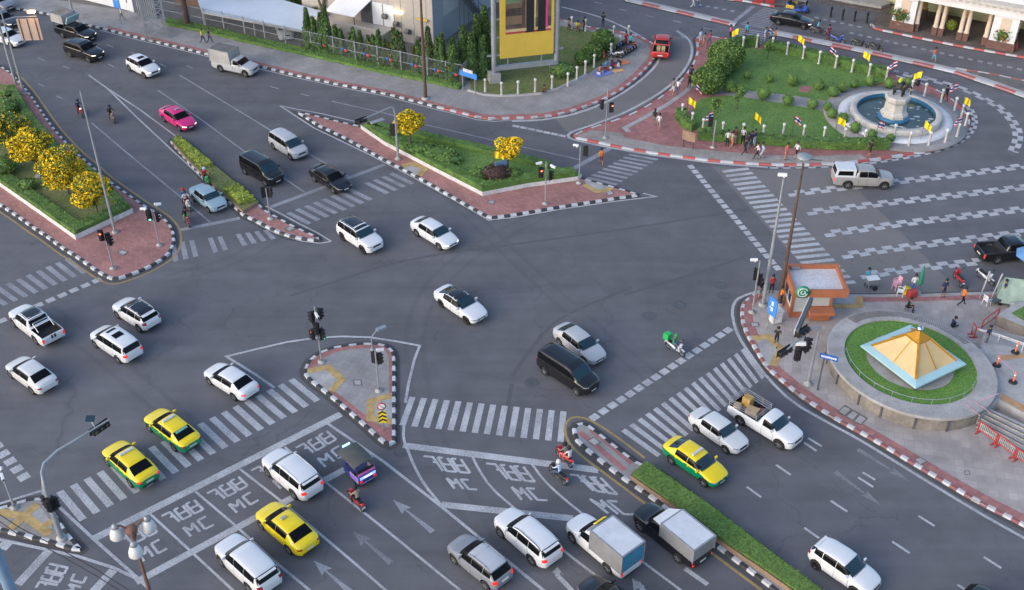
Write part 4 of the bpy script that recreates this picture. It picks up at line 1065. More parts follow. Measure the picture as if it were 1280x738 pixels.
mb = MB(); mb.prism([Vector(p[:2]) for p in [at(*p, 1.1) for p in [(1247, 394), (1256, 387), (1276, 378), (1330, 378), (1330, 425), (1280, 408)]]], 0, 1.1, 0, 1)
tag(mb.build('retaining_wall', [M_CONC_TAN, M_CONC]), 'stained concrete retaining wall with a grass bed at the right edge', 'wall')
mb = MB(); mb.sheet(G([(1264, 392), (1280, 383), (1326, 383), (1326, 415), (1282, 402)], 1.1), 1.115); struct(mb.build('lawn', M_LAWN))
mb = MB()
for i in range(2): mb.tube([at(1222, 411 + i, .9), at(1250, 419 + i * 2, 1.3 - i * .4), at(1290, 433 + i * 2, 1.9 - i * .4)], .05, 6)
for p in ((1222, 411, .9), (1250, 419, 1.3), (1280, 430, 1.75)): q = at(*p); mb.tube([q, (q.x, q.y, .1)], .04, 6)
tag(mb.build('handrail', M_PLANTER_W), 'pale handrail sloping beside the far steps at the right edge', 'handrail')
def barrier(a, b, label):
    a, b = at(*a, KH), at(*b, KH); L = (b - a).length; rz = math.atan2(b.y - a.y, b.x - a.x)
    t = thing('crowd_barrier', label, 'barrier', a, rz, 'red and white barriers by the steps')
    mb = MB(); mb.beam((0, 0, .95), (L, 0, .95), .07); mb.beam((0, 0, .3), (L, 0, .3), .07); mb.beam((0, 0, 0), (0, 0, 1), .07); mb.beam((L, 0, 0), (L, 0, 1), .07); mb.build('frame', M_RED, t)
    mb = MB()
    for i in range(1, 11): mb.box((L * i / 11, 0, .625), (L / 34, .03, .58))
    mb.build('bars', M_CONC, t)
    for x in (.1, L - .1):
        mb = MB(); mb.box((x, 0, .03), (.07, .6, .06)); mb.build('foot', M_RED, t)
barrier((1221, 540), (1243, 556), 'red and white crowd barrier nearest the oval planter at the lower steps')
barrier((1245, 557), (1266, 573), 'red and white crowd barrier in the middle of the lower steps')
barrier((1268, 574.5), (1290, 590), 'red and white crowd barrier at the right frame edge below the steps')
barrier((1246, 398), (1226, 413), 'red and white crowd barrier at the top of the far steps by the retaining wall')
barrier((1217, 423), (1214, 417), 'short red barrier beside the rim of the oval planter')
def delineator(p, z, label):
    t = thing('traffic_post', label, 'traffic post', at(*p, z), 0, 'orange posts on the landing')
    mb = MB(); mb.lathe([(.30, 0), (.28, .08), (.1, .12), (1e-4, .12)], n=12); mb.build('base', M_BLACK, t)
    mb = MB(); mb.lathe([(.06, .1), (.055, .9), (1e-4, .92)], n=10); mb.build('post', M_ORANGE, t)
    for z_ in (.6,):
        mb = MB(); mb.lathe([(.064, z_), (.063, z_ + .12)], n=10); mb.build('band', M_FWHITE, t)
delineator((1266, 478), z_l, 'orange traffic post on the landing, the nearer one with a black base')
delineator((1269, 441), z_l, 'orange traffic post on the tan strip of the landing')
delineator((1246, 457), z_l, 'orange traffic post close to the rim of the oval planter')
mb = MB(); 
for a, b in (((1246, 445, 1.9), (1268, 465, 1.8)), ((1222, 502, 1.5), (1249, 492, 1.8)), ((1215, 500, 1.45), (1238, 516, 1.45)), ((1205, 503, 1.45), (1225, 520, 1.45))):
    mb.beam(at(*a), at(*b), .05, .015)
tag(mb.build('barrier_tape', mat('tape_pink', (.55, .3, .36), .7, .3, 8)), 'pink and white barrier tape strung over the rim of the oval planter', 'tape')

# ------------------------------------------------------------------ fountain with the elephant
FC, FA, FB, FT = fit_ellipse([(1046.7, 137), (1092.6, 115.5), (1191, 158), (1151.5, 177.7), (1068, 161.6), (1178, 135), (1085, 172.6)], .3)
FR = (FA + FB) / 2
fo = thing('fountain', 'round white fountain basin with blue rim and rippled water in the station garden', 'fountain', (FC.x, FC.y, KH))
M_POOL = mat('pool_water', (0.030, 0.052, 0.046), 0.12, rgb2=(0.05, 0.075, 0.066), scale=.6, bump=.5, fscale=2.2)
M_FOAM = mat('foam', (0.45, 0.5, 0.5), 0.5, 0.2, 2)
M_POOLB = mat('pool_blue', (0.03, 0.14, 0.27), 0.5, 0.2, 1.5)
mb = MB(); mb.lathe([(FR + 1.4, -.01), (FR + 1.4, .09), (FR, .09)], n=64); mb.build('paved_ring', M_GREYPAVE, fo)
mb = MB(); mb.lathe([(FR, .05), (FR, .22), (FR * .80, .24), (FR * .80, .2)], n=64); mb.build('plinth', mat('pale_plinth', (.66, .66, .69), .8, .1, 1), fo)
r1 = FR * .795
mb = MB(); mb.lathe([(r1, .2), (r1 + .03, .75), (r1 - .05, .82), (r1 - .55, .82), (r1 - .6, .7)], n=64); mb.build('basin_wall', M_STONE, fo)
mb = MB(); mb.lathe([(r1 - .6, .78), (r1 - .62, .3)], n=64); mb.build('basin_lining', M_POOLB, fo)
mb = MB(); mb.lathe([(r1 - .6, .42), (1e-4, .42)], n=64); mb.build('water', M_POOL, fo)
mb = MB()
for i in range(34):
    a = random.random() * 6.28; r = random.uniform(1.6, r1 - .9)
    mb.lathe([(random.uniform(.06, .22), .425 + i * .0004), (1e-4, .43 + i * .0004)], (r * math.cos(a), r * math.sin(a), 0), 8, sx=1.6)
mb.build('foam_rings', M_FOAM, fo)
fp = at(1116.5, 147, KH + .4) - Vector((FC.x, FC.y, KH)); fp.z = 0
pd = thing('statue_pedestal', 'tall white stone pedestal standing on a blue base in the fountain', 'pedestal', (FC.x + fp.x, FC.y + fp.y, KH + .43))
mb = MB(); mb.lathe([(1.5, 0), (1.5, .22), (1.3, .3), (1.1, .3)], n=24); mb.build('blue_base', M_POOLB, pd)
ph = hgt(Vector((FC.x + fp.x, FC.y + fp.y, 0)), 119) - KH - .43
mb = MB(); M8 = Matrix.Rotation(PI / 8, 4, 'Z')
mb.lathe([(1.32, .2), (1.32, .55), (1.15, .75), (1.05, .85), (.98, ph - .7), (1.15, ph - .45), (1.2, ph - .1), (1.1, ph), (1e-4, ph)], n=8, M=M8, smooth=False); mb.build('shaft', M_STONE, pd)
PED = Vector((FC.x + fp.x, FC.y + fp.y, KH + .43 + ph))

def skin_mesh(name, V, E, Rr, root=0, sub=1, smooth=True):
    me = bpy.data.meshes.new(name); me.from_pydata([tuple(v) for v in V], E, [])
    o = bpy.data.objects.new(name, me); COL.objects.link(o)
    sk_ = o.modifiers.new('skin', 'SKIN'); 
    if not me.skin_vertices: bpy.context.view_layer.update()
    sv = me.skin_vertices[0].data if me.skin_vertices else None
    if sv is None:
        bm = bmesh.new(); bm.from_mesh(me); lay = bm.verts.layers.skin.verify()
        for i, v in enumerate(bm.verts): v[lay].radius = (Rr[i] if isinstance(Rr[i], (tuple, list)) else (Rr[i], Rr[i])); v[lay].use_root = (i == root)
        bm.to_mesh(me); bm.free()
    else:
        for i in range(len(V)):
            sv[i].radius = Rr[i] if isinstance(Rr[i], (tuple, list)) else (Rr[i], Rr[i]); sv[i].use_root = (i == root)
    sk_.use_smooth_shade = smooth; sk_.branch_smoothing = .3
    ss = o.modifiers.new('sub', 'SUBSURF'); ss.levels = sub; ss.render_levels = sub
    dg = bpy.context.evaluated_depsgraph_get(); dg.update()
    out = bpy.data.meshes.new_from_object(o.evaluated_get(dg))
    out.name = name
    bpy.data.objects.remove(o); bpy.data.meshes.remove(me)
    return out
ev, ee, er = [], [], []
def chain(pts, rad, start=None):
    idx = start
    for p, r in zip(pts, rad):
        ev.append(p); er.append(r); k = len(ev) - 1
        if idx is not None: ee.append((idx, k))
        idx = k
    return idx
b0 = chain([(0, 0, 1.55)], [(.52, .55)]); b1 = chain([(.55, 0, 1.6), (1.0, 0, 1.75)], [.5, .36], b0); hd = chain([(1.3, 0, 1.95)], [.36], b1)
chain([(1.62, 0, 1.7), (1.75, 0, 1.2), (1.72, 0, .75), (1.85, 0, .5)], [.2, .15, .11, .08], hd)
b2 = chain([(-.55, 0, 1.55)], [.5], b0); chain([(-.95, 0, 1.35), (-1.05, 0, .8)], [.12, .05], b2)
for s in (1, -1):
    chain([(.62, .34 * s, 1.0), (.65, .36 * s, .5), (.68, .36 * s, .04)], [.22, .18, .18], b1 - 1)
    chain([(-.6, .34 * s, 1.0), (-.65, .36 * s, .5), (-.58, .36 * s, .04)], [.24, .18, .18], b2)
M_BRONZE = mat('dark_bronze', (.030, .032, .030), .5, .3, 3, metal=.3)
el = thing('elephant_statue', 'dark bronze elephant statue with green garland standing on the white pedestal', 'statue', PED, R(-35)); el.scale = (.64,) * 3
me = skin_mesh('body', ev, ee, er); me.materials.append(M_BRONZE); link('body', me, el)
for s in (1, -1):
    mb = MB(); mb.ball((1.12, .42 * s, 1.75), 1, 0, 10, 6, (.10, .26, .42)); mb.build('ear', M_BRONZE, el)
    mb = MB(); mb.tube([(1.5, .18 * s, 1.6), (1.8, .22 * s, 1.35), (2.05, .2 * s, 1.4)], [.06, .05, .02], 6); mb.build('tusk', M_STONE, el)
mb = MB(); mb.rbox((-.05, 0, 2.08), (.8, .95, .1), .05); mb.tube([(-.3, -.55, 1.75), (-.3, -.4, 2.1), (-.3, .4, 2.1), (-.3, .55, 1.75)], .06, 6); mb.build('saddle', M_BRONZE, el)
M_LIME = mat('garland_lime', (.42, .62, .03), .8, .2, 4)
for s in (1, -1):
    mb = MB(); mb.ball((-.1, .25 * s, 2.35), 1, 0, 9, 6, (.26, .2, .34)); mb.build('garland', M_LIME, el)

# ------------------------------------------------------------------ posts of the garden and the hoarding lawn
def fence_post(p, z, h, label, group, cap=False):
    t = thing('fence_post', label, 'post', at(*p, z), 0, group)
    mb = MB(); mb.lathe([(.15, 0), (.15, .12), (.11, .16), (.10, h - .25), (.13, h - .2)], n=10); mb.build('shaft', M_STONE, t)
    mb = MB(); mb.lathe([(.15, h - .2), (.16, h - .08), (.10, h), (1e-4, h + .01)], n=10); mb.build('cap', M_PLANTER_W, t)
Q4 = lambda X, Y: (960 + X / 3.884, Y / 3.884)
for X, Y in ((18, 245), (90, 268), (168, 287), (245, 312), (325, 333), (405, 353), (487, 374), (572, 390)):
    fence_post(Q4(X, Y), KH, 1.5, 'white stone post in the row along the far hedge of the station garden', 'posts on the far side of the garden')
for X, Y in ((692, 455), (757, 470), (838, 500), (903, 540), (935, 575), (955, 615), (915, 668), (858, 695), (778, 710), (682, 710)):
    fence_post(Q4(X, Y), KH, 1.5, 'white stone post standing on the open rim around the fountain', 'posts around the fountain')
for X, Y in ((608, 672), (465, 697), (367, 690), (267, 684), (168, 676), (70, 668)):
    fence_post(Q4(X, Y), KH, 1.5, 'white stone post rising out of the near garden hedge', 'posts in the near garden hedge')
for x, y in ((953, 174), (928, 172), (902.5, 170), (878, 166), (864.6, 158), (852, 147), (928, 62), (945.5, 59.5)):
    fence_post((x, y), KH, 1.5, 'white stone post at the left end of the station garden', 'posts at the left end of the garden')
for X, Y in ((37, 655), (153, 680), (270, 670), (392, 655), (510, 633), (622, 612), (686, 568), (746, 525), (808, 480)):
    fence_post((600 + X / 5.675, Y / 5.675), KH, 1.5, 'white stone post in the row along the near edge of the hoarding lawn', 'posts along the near edge of the hoarding lawn')
for X, Y in ((485, 410), (550, 352), (612, 280), (505, 282), (300, 232), (200, 212)):
    fence_post((680 + X / 5.818, Y / 5.818), KH, 1.5, 'white stone post behind the pavement vendors on the far edge of the hoarding lawn', 'posts on the far edge of the hoarding lawn')
for X, Y in ((303, 84), (360, 96), (418, 104), (478, 112)):
    t = thing('bollard', 'black iron bollard in front of the station steps', 'bollard', at(*Q4(X, Y), .02), 0, 'black bollards in front of the station')
    mb = MB(); mb.lathe([(.16, 0), (.12, .1), (.09, .9), (.13, .95), (.13, 1.05)], n=10); mb.build('shaft', M_BLACK, t)
    mb = MB(); mb.ball((0, 0, 1.15), .14); mb.build('knob', M_BLACK, t)

# ------------------------------------------------------------------ flags
def flag(base, h, label, thai=False, z=KH, rz=None, w=.85, fh=.68, group=None, droop=.25):
    t = thing('flag', label, 'flag', at(*base, z), rz if rz is not None else random.uniform(-.4, .4), group or ('national flags' if thai else 'yellow flags'))
    mb = MB(); mb.tube([(0, 0, 0), (.0, 0, h)], .025, 6); mb.build('pole', M_CHROME, t)
    mb = MB(); nx, nz = 10, 6
    vs = [(.03 + w * i / nx * (1 - droop * .3), .10 * math.sin(i * .9 + j * .25) * (i / nx + .2), h - .05 - fh * j / nz - droop * fh * (i / nx) ** 1.3 * 1.1) for j in range(nz + 1) for i in range(nx + 1)]
    bands = [1, 2, 3, 3, 2, 1] if thai else [0] * 6
    for j in range(nz):
        for i in range(nx):
            mb.add([vs[j * (nx + 1) + i], vs[j * (nx + 1) + i + 1], vs[(j + 1) * (nx + 1) + i + 1], vs[(j + 1) * (nx + 1) + i]], [(0, 1, 2, 3)], bands[j], True)
    mb.build('cloth', [M_YEL, M_FRED, M_FWHITE, M_FBLUE], t)
FL = [((858.8, 141), 121, 'yellow flag at the left corner of the garden hedge', 0), ((877, 110), 85, 'yellow flag beside the nearest dense bush', 0), ((940.7, 162), 140, 'yellow flag rising from the near hedge behind the crowd', 0),
      ((921, 60), 35, 'large yellow flag at the crossing by the upper left garden corner', 0), ((994, 69), 43, 'yellow flag over the far hedge, below the black sedan', 0), ((1074, 92), 63, 'yellow flag over the far hedge beyond the round shrubs', 0),
      ((1147, 118), 89, 'yellow flag directly right of the elephant statue', 0), ((1198, 153), 121, 'yellow flag at the far right bend of the garden', 0), ((1044, 166), 146, 'yellow flag on the lawn left of the fountain', 0), ((1150, 178), 150, 'yellow flag in front of the fountain water', 0),
      ((907, 62), 45, 'national flag at the upper left corner of the garden by the crossing', 1), ((868, 122), 104, 'national flag left of the nearest dense bush', 1), ((889, 168), 138, 'national flag above the black signal at the near hedge', 1),
      ((958, 56), 34, 'national flag at the far hedge near the zebra crossing end', 1), ((1034, 80), 57, 'drooping national flag in the middle of the far hedge', 1), ((1117, 104), 75, 'national flag directly behind the elephant statue', 1),
      ((990, 168), 144, 'drooping national flag rising from the middle of the near hedge', 1), ((1094, 174), 151, 'national flag hanging at the front rim of the fountain', 1), ((1191, 134), 103, 'national flag above the walker behind the fountain', 1), ((1197, 171), 144, 'national flag at the right rim of the garden below the bend', 1)]
for b, top, lab, th in FL:
    p = at(*b, KH)
    flag(b, hgt(p, top) - KH, lab, bool(th), rz=random.uniform(2.6, 3.6) if (int(b[0]) % 2) else random.uniform(-.5, .4), droop=.7 if 'drooping' in lab else random.uniform(.35, .85))

# ------------------------------------------------------------------ hoarding
pA, pB = at(617.6, 95, .8), at(695, 86.5, .8)
ho = thing('billboard', 'tall yellow bordered billboard on two grey posts with concrete footings', 'billboard', (pA.x, pA.y, KH))
d = Vector((pB.x - pA.x, pB.y - pA.y, 0)); W_ = d.length; ux = d.normalized(); rzb = math.atan2(d.y, d.x); ho.rotation_euler = (0, 0, rzb)
Hb = 15.0
for x in (0, W_):
    mb = MB(); mb.box((x, 0, .5), (1.15, 1.15, 1.0)); mb.build('footing', M_CONC, ho)
    mb = MB(); mb.tube([(x, 0, .8), (x, 0, Hb + 1)], .26, 12); mb.build('post', M_GALV, ho)
zb1 = hgt(pA, 73) - KH; zpan0 = zb1
mb = MB()
for z in (zb1 - 1.1,): mb.beam((0, -.05, z), (W_, -.05, z), .4, .45)
for x in (W_ * .22, W_ * .76): mb.beam((x, 0, zb1 - 1.1), (x, 0, zb1 + .1), .12)
for i in range(5): mb.beam((-.7 if i == 0 else 0, 0, zb1 + .3 + i * 1.9), (W_ + (.7 if i == 0 else 0), 0, zb1 + .3 + i * 1.9), .16)
mb.build('braces', M_GALV, ho)
x0, x1 = W_ * .09, W_ * .935
M_HY = mat('hoarding_yellow', (.58, .40, .06), .6, .05, 1)
mb = MB(); mb.box(((x0 + x1) / 2, -.22, (zb1 + Hb + 1) / 2), (x1 - x0, .22, Hb + 1 - zb1)); mb.build('panel', M_HY, ho)
mb = MB(); zi = zb1 + 2.55; xi0, xi1 = x0 + .55, x1 - .3; yf = -.336
def rect(xa, xb, za, zb, m, dy=0.0): mb.add([(xa, yf - dy, za), (xb, yf - dy, za), (xb, yf - dy, zb), (xa, yf - dy, zb)], [(0, 1, 2, 3)], m)
pm = [mat('poster_tan', (.15, .10, .065), .6, .3, .6), M_BLACK, mat('poster_dark', (.07, .05, .045), .6, .5, .8), mat('poster_red', (.34, .05, .04), .6, .2, 1), mat('poster_pink', (.60, .05, .22), .6, .1, 1), mat('poster_green', (.10, .16, .09), .6, .3, 1), mat('poster_cream', (.48, .38, .2), .6, .2, 1)]
rect(xi0, xi1, zi, Hb + .8, 0)
rect(xi0, xi0 + 1.9, zi + .6, zi + 1.0, 2, .003); rect(xi0, xi0 + 1.7, zi + 1.9, zi + 2.7, 2, .003); rect(xi0, xi0 + 1.5, zi + 3.2, zi + 4.5, 5, .003)
rect(xi1 - 1.7, xi1, zi + .5, zi + 1.5, 2, .003); rect(xi1 - 1.3, xi1 - .9, zi + 1.5, zi + 5, 2, .004); rect(xi1 - 2.0, xi1 - 1.6, zi + .3, zi + 5.0, 6, .003); rect(xi0 + 1.7, xi0 + 2.0, zi + .6, zi + 4, 2, .005)
rect(xi0, xi1, zi, zi + .22, 3, .006); rect(xi0, xi1, zi + .22, zi + .5, 6, .005)
for xa in (2.15, 3.35): rect(xi0 + xa, xi0 + xa + .8, zi + .1, zi + 6, 1, .008); rect(xi0 + xa - .1, xi0 + xa + .8, zi + .02, zi + .22, 1, .010)
rect(xi0 + 4.15, xi0 + 4.35, zi + .3, zi + 6, 4, .009)
mb.build('poster', pm, ho)

# ------------------------------------------------------------------ grey fence with plates
FB_ = G([(206, 24.5), (235, 30.5), (258, 35.5), (281, 40), (307, 46), (332, 52), (358, 58), (390, 65), (418, 71), (445, 77.5), (473, 83.5), (502, 90), (535, 98), (558, 103), (578, 107)], KH)
fn = thing('metal_fence', 'long grey metal fence with blue and red plates along the upper pavement', 'fence', FB_[0])
fo0 = FB_[0]; FH = 2.3
mbr = MB(); mbb = MB()
def fence_run(P):
    for i, p in enumerate(P):
        q = p - fo0
        mb = MB(); mb.tube([(q.x, q.y, -.05), (q.x, q.y, FH + .1)], .075, 6); mb.build('post', M_GALV, fn)
        if i + 1 < len(P):
            r = P[i + 1] - fo0
            for z in (.15, FH - .05, FH * .5): mbr.beam((q.x, q.y, z), (r.x, r.y, z), .05)
            L = (r - q).length; k = int(L / .16)
            for j in range(1, k):
                s = q.lerp(r, j / k); mbb.beam((s.x, s.y, .15), (s.x, s.y, FH - .05), .022)
fence_run(FB_)
fence_run([FB_[-1]] + G([(590, 95), (603, 80), (616, 64)], KH))
mbr.build('rails', M_GALV, fn); mbb.build('bars', M_GALV, fn)
for i in range(7, 14):
    a, b = FB_[i] - fo0, FB_[i + 1] - fo0; c = a.lerp(b, .5); rz = math.atan2(b.y - a.y, b.x - a.x)
    n_ = Vector((math.sin(rz), -math.cos(rz), 0)) * .06
    dvec = Vector((math.cos(rz), math.sin(rz), 0))
    mb = MB(); mb.ball(c + n_ - dvec * .22 + Vector((0, 0, FH * .5)), 1, 0, 10, 5, (.2, .03, .17), Matrix.Rotation(rz, 4, 'Z')); mb.build('plate', M_BLUED, fn)
    mb = MB(); mb.ball(c + n_ * 1.6 + dvec * .25 + Vector((0, 0, FH * .5 - .08)), 1, 0, 10, 5, (.2, .03, .18), Matrix.Rotation(rz, 4, 'Z')); mb.build('plate', M_RED, fn)

# ------------------------------------------------------------------ buildings at the top
patch('yard', [(-60, -20), (200, 22), (580, 104), (612, 66), (640, 0), (640, -80), (-60, -80)], M_CONC_D, KH + .02)
A0, A1 = at(398, 30), at(541.5, 62)
dF = (A1 - A0).normalized(); nB = Vector((-dF.y, dF.x, 0))
rzF = math.atan2(dF.y, dF.x)
M_BW = tiles('building_cladding', (0.40, 0.365, 0.34), (0.33, 0.30, 0.28), 1.1, 60, var=.04)
M_BW = mat('building_wall', (.40, .37, .345), .85, .08, .25, fine=.05, fscale=3)
M_BG = mat('building_wall_grey', (.25, .29, .345), .8, .12, .25, fine=.05, fscale=3)
bd = thing('plain_building', 'large beige windowless building with a grey side behind the evergreens', 'building', A0, rzF)
BW = (A1 - A0).length; BH = 17.0
mb = MB(); mb.box((BW / 2 - 1, 14, BH / 2), (BW + 2, 28, BH)); mb.build('wall', M_BW, bd)
mb = MB(); mb.box((BW + .06, 14, BH / 2 - .1), (.12, 28, BH - .2)); mb.build('side_wall', M_BG, bd)
mb = MB()
for x in [k * 1.6 for k in range(1, int(BW / 1.6) + 1)]: mb.box((x, -.01, BH / 2), (.05, .06, BH - .4))
mb.build('cladding_seams', mat('seam', (.345, .32, .30), .85, .05, 1), bd)
for y0, z0, w_, h_ in ((2.2, 3.0, 3.2, 4.5), (7.5, 6.0, 3.5, 5.5), (14, 5.5, 4.5, 6)):
    mb = MB(); mb.box((BW + .14, y0 + w_ / 2, z0 + h_ / 2), (.08, w_, h_)); mb.build('panel', mat('pale_panel', (.36, .40, .45), .7, .05, 1), bd)
mb = MB(); mb.box((BW + .14, 6.6, 7.4), (.1, 1.0, 3.2)); mb.build('banner', mat('banner_blue', (.10, .20, .42), .6, .3, 3), bd)
# loading deck, door leaves, canopy, lamps
zl = 1.5
mb = MB(); mb.box((BW * .40, -1.6, zl / 2), (BW * .54, 3.2, zl)); mb.build('deck', M_BW, bd)
mb = MB(); mb.box((BW * .40, -3.1, zl + .45), (BW * .54, .2, .9)); mb.build('parapet', M_BW, bd)
for x in (.545, .64):
    mb = MB(); mb.box((BW * x, -.05, zl + 1.3), (1.3, .12, 2.5)); mb.build('door', M_WHITE, bd)
mb = MB(); mb.box((BW * .455, -.04, zl + 1.2), (1.7, .12, 2.4)); mb.build('opening', M_STEEL_D, bd)
mb = MB(); a = Vector((BW * .06, 0, 0)); 
mb.add([(BW * .25, -.1, 4.3), (BW * .50, -.1, 4.3), (BW * .46, -2.7, 3.2), (BW * .21, -2.7, 3.2), (BW * .25, -.1, 4.2), (BW * .50, -.1, 4.2), (BW * .46, -2.7, 3.1), (BW * .21, -2.7, 3.1)],
       [(0, 3, 2, 1), (4, 5, 6, 7), (0, 1, 5, 4), (1, 2, 6, 5), (2, 3, 7, 6), (3, 0, 4, 7)]); mb.build('awning', M_WHITE, bd)
mb = MB(); mb.beam((BW * .455, -2.65, zl), (BW * .455, -2.65, 3.12), .08); mb.beam((BW * .215, -2.65, zl), (BW * .215, -2.65, 3.12), .08); mb.build('awning_post', M_STEEL_D, bd)
for x, z, on in ((.26, 3.6, 1), (.72, 3.5, 1), (.93, 3.3, 0)):
    mb = MB(); mb.rbox((BW * x, -.25, z), (1.35, .3, .2), .05); mb.build('wall_lamp', M_TUBE if on else M_HY, bd)
mb = MB()
for i in range(4): mb.tube([(BW * .6 + i * 1.4, -.35, .5 + 2.3 - i * .6), (BW * .6 + i * 1.4 + .5, -.35, .5 + 2.3 - i * .6)], .3, 8)
mb.build('pipes', M_CONC_D, bd)
# exterior stair at the grey side
mb = MB()
for i in range(12): mb.box((BW + 1.0 + .0, 3.5 + i * .45, 6.2 - i * .45), (1.2, .45, .08))
for s in (.45, 1.6): mb.beam((BW + s, 3.3, 7.2), (BW + s, 8.9, 1.6), .06); mb.beam((BW + s, 3.3, 6.2), (BW + s, 8.9, .6), .08)
for i in range(6): mb.beam((BW + 1.6, 3.5 + i, 6.0 - i), (BW + 1.6, 3.5 + i, 7.1 - i), .05); mb.beam((BW + 1.4, 3.5 + i, 0), (BW + 1.4, 3.5 + i, 6 - i), .06)
mb.build('fire_stair', M_STEEL_D, bd)
# white canopy roof over the parked vans
CZ = 2.1
cr = [at(*p, CZ) for p in [(252, 15.5), (318, 27.5), (382, 40.3), (402, 15), (330, -6), (240, -22)]]
cv = thing('canopy_roof', 'wide pale sheet metal canopy roof over the parking yard', 'canopy', (cr[0].x, cr[0].y, 0))
mb = MB(); mb.prism([p - cr[0] for p in cr], CZ - .08, CZ + .08); mb.build('roof_sheet', mat('canopy_sheet', (.52, .58, .66), .55, .06, .4), cv)
for i in (0, 1, 2, 3):
    p = (cr[i] - cr[0]) * .97
    mb = MB(); mb.tube([(p.x, p.y + .3, 0), (p.x, p.y + .3, CZ - .05)], .08, 6); mb.build('post', M_GALV, cv)
mb = MB(); mb.beam((0, -.03, CZ), (cr[2] - cr[0]) + Vector((0, -.03, CZ)), .06, .22); mb.build('gutter', M_GALV, cv)
mb = MB(); cb = at(225, 8, .1)
sh = thing('low_shed', 'brown low shed wall with a pale lean-to roof left of the canopy', 'shed', cb, R(-12))
mb.box((4, 2.5, 1.3), (9, 5, 2.6)); mb.build('wall', M_PLANTER_B, sh)
mb = MB(); mb.box((4, 2.4, 2.9), (9.6, 6, .15), 0, 0, None, .12); mb.build('roof', M_CONC, sh)
# wall, gate and lattice mast at the upper left
w0, w1 = at(82, -4), at(168, 17)
wl = thing('white_wall', 'white boundary wall with small dark marks at the top left', 'wall', w0, math.atan2(w1.y - w0.y, w1.x - w0.x)); WL = (w1 - w0).length
mb = MB(); mb.box((WL / 2, .15, 1.4), (WL, .3, 2.6)); mb.build('panel', M_WHITE, wl)
mb = MB(); mb.box((WL / 2, .15, 2.78), (WL + .2, .5, .14)); mb.build('coping', M_PLANTER_W, wl)
mb = MB()
for k in range(5): mb.box((WL * (.12 + .2 * k), -.02, 1.6), (.12, .05, .9)); mb.box((WL * (.13 + .2 * k), -.02, 1.9), (.5, .05, .12))
mb.build('marks', M_STEEL_D, wl)
g0 = at(172, 20)
gt = thing('metal_gate', 'grey ribbed sheet metal gate beside the lattice mast', 'gate', g0, wl.rotation_euler.z)
mb = MB(); mb.box((1.5, 0, 1.6), (3.0, .1, 3.1)); mb.build('sheet', M_GALV, gt)
mb = MB()
for k in range(10): mb.box((.15 + .3 * k, -.07, 1.6), (.06, .05, 3.0))
mb.build('ribs', M_STEEL_D, gt)
mt = at(196, 44, KH)
ms = thing('lattice_mast', 'pale steel lattice mast standing on the upper left pavement', 'mast', mt, R(20))
Hm = 17.0; s_ = 1.1
for sx, sy in ((1, 1), (1, -1), (-1, 1), (-1, -1)):
    mb = MB(); mb.beam((sx * s_, sy * s_, 0), (sx * s_ * .8, sy * s_ * .8, Hm), .14); mb.build('leg', M_GALV, ms)
mb = MB()
for k in range(10):
    z0, z1 = k * 1.7, (k + 1) * 1.7
    f0, f1 = s_ * (1 - .2 * z0 / Hm), s_ * (1 - .2 * z1 / Hm); cs = [(1, 1), (1, -1), (-1, -1), (-1, 1)]
    for i in range(4):
        a, b = cs[i], cs[(i + 1) % 4]
        mb.beam((a[0] * f0, a[1] * f0, z0), (b[0] * f1, b[1] * f1, z1), .07); mb.beam((b[0] * f0, b[1] * f0, z0), (a[0] * f1, a[1] * f1, z1), .07); mb.beam((a[0] * f1, a[1] * f1, z1), (b[0] * f1, b[1] * f1, z1), .07)
mb.build('bracing', M_GALV, ms)
# dark shrubs behind the canopy
for i, (x, y, r) in enumerate(((330, -4, 3), (352, 2, 2.5), (375, 6, 2.4), (398, 8, 2.6), (408, 24, 1.8))):
    shrub('dark bush in the dense row behind the canopy roof', at(x, y, .1), r, r * 1.3, (M_L3, M_L1, M_L3), size=.4, group='dark bushes behind the canopy', n=700)
mb = MB(); q = at(404, 33, .1); mb.tube([(0, 0, 0), (.1, 0, 2.0), (.5, .2, 3.6)], [.3, .22, .1], 7); mb.tube([(.1, 0, 2.0), (-.4, .2, 3.4)], [.2, .08], 6)
tt = thing('bare_tree', 'bare grey tree trunk beside the beige building corner', 'tree', q); mb.build('trunk', M_BARK, tt)

# ------------------------------------------------------------------ station arcade
cb = [(1144, 39.5), (1166.6, 44.7), (1174.3, 46.3), (1197.5, 51), (1205, 52.6), (1229.3, 57)]
s0, s1 = at(1133, 37.5), at(1262, 63.5)
dS = (s1 - s0).normalized(); rzS = math.atan2(dS.y, dS.x)
sta = thing('station_arcade', 'white classical station portico with paired cream columns on brown pedestals', 'building', s0, rzS)
nS = Vector((-dS.y, dS.x, 0))
def along(p): return (at(*p) - s0).dot(dS)
M_CREAM = mat('cream_plaster', (.56, .46, .36), .8, .08, 1)
M_STW = mat('station_white', (.66, .66, .68), .75, .06, .6)
M_BRG = mat('brown_granite', (.145, .075, .06), .6, .25, 2)
M_DIM = mat('arcade_back', (.46, .46, .27), .9, .12, .5)
ZB = hgt(at(1170, 45), 3.0)
for p in cb:
    x = along(p)
    mb = MB(); mb.box((x, 0, .53), (.58, .58, .8)); mb.box((x, 0, .96), (.66, .66, .1)); mb.build('pedestal', M_BRG, sta)
    mb = MB(); mb.lathe([(.30, 1.0), (.30, 1.12), (.24, 1.16), (.235, 2.6), (.20, ZB - .35), (.32, ZB - .22), (.36, ZB)], (x, 0, 0), 14); mb.build('column', M_CREAM, sta)
LW = along((1262, 63.5))
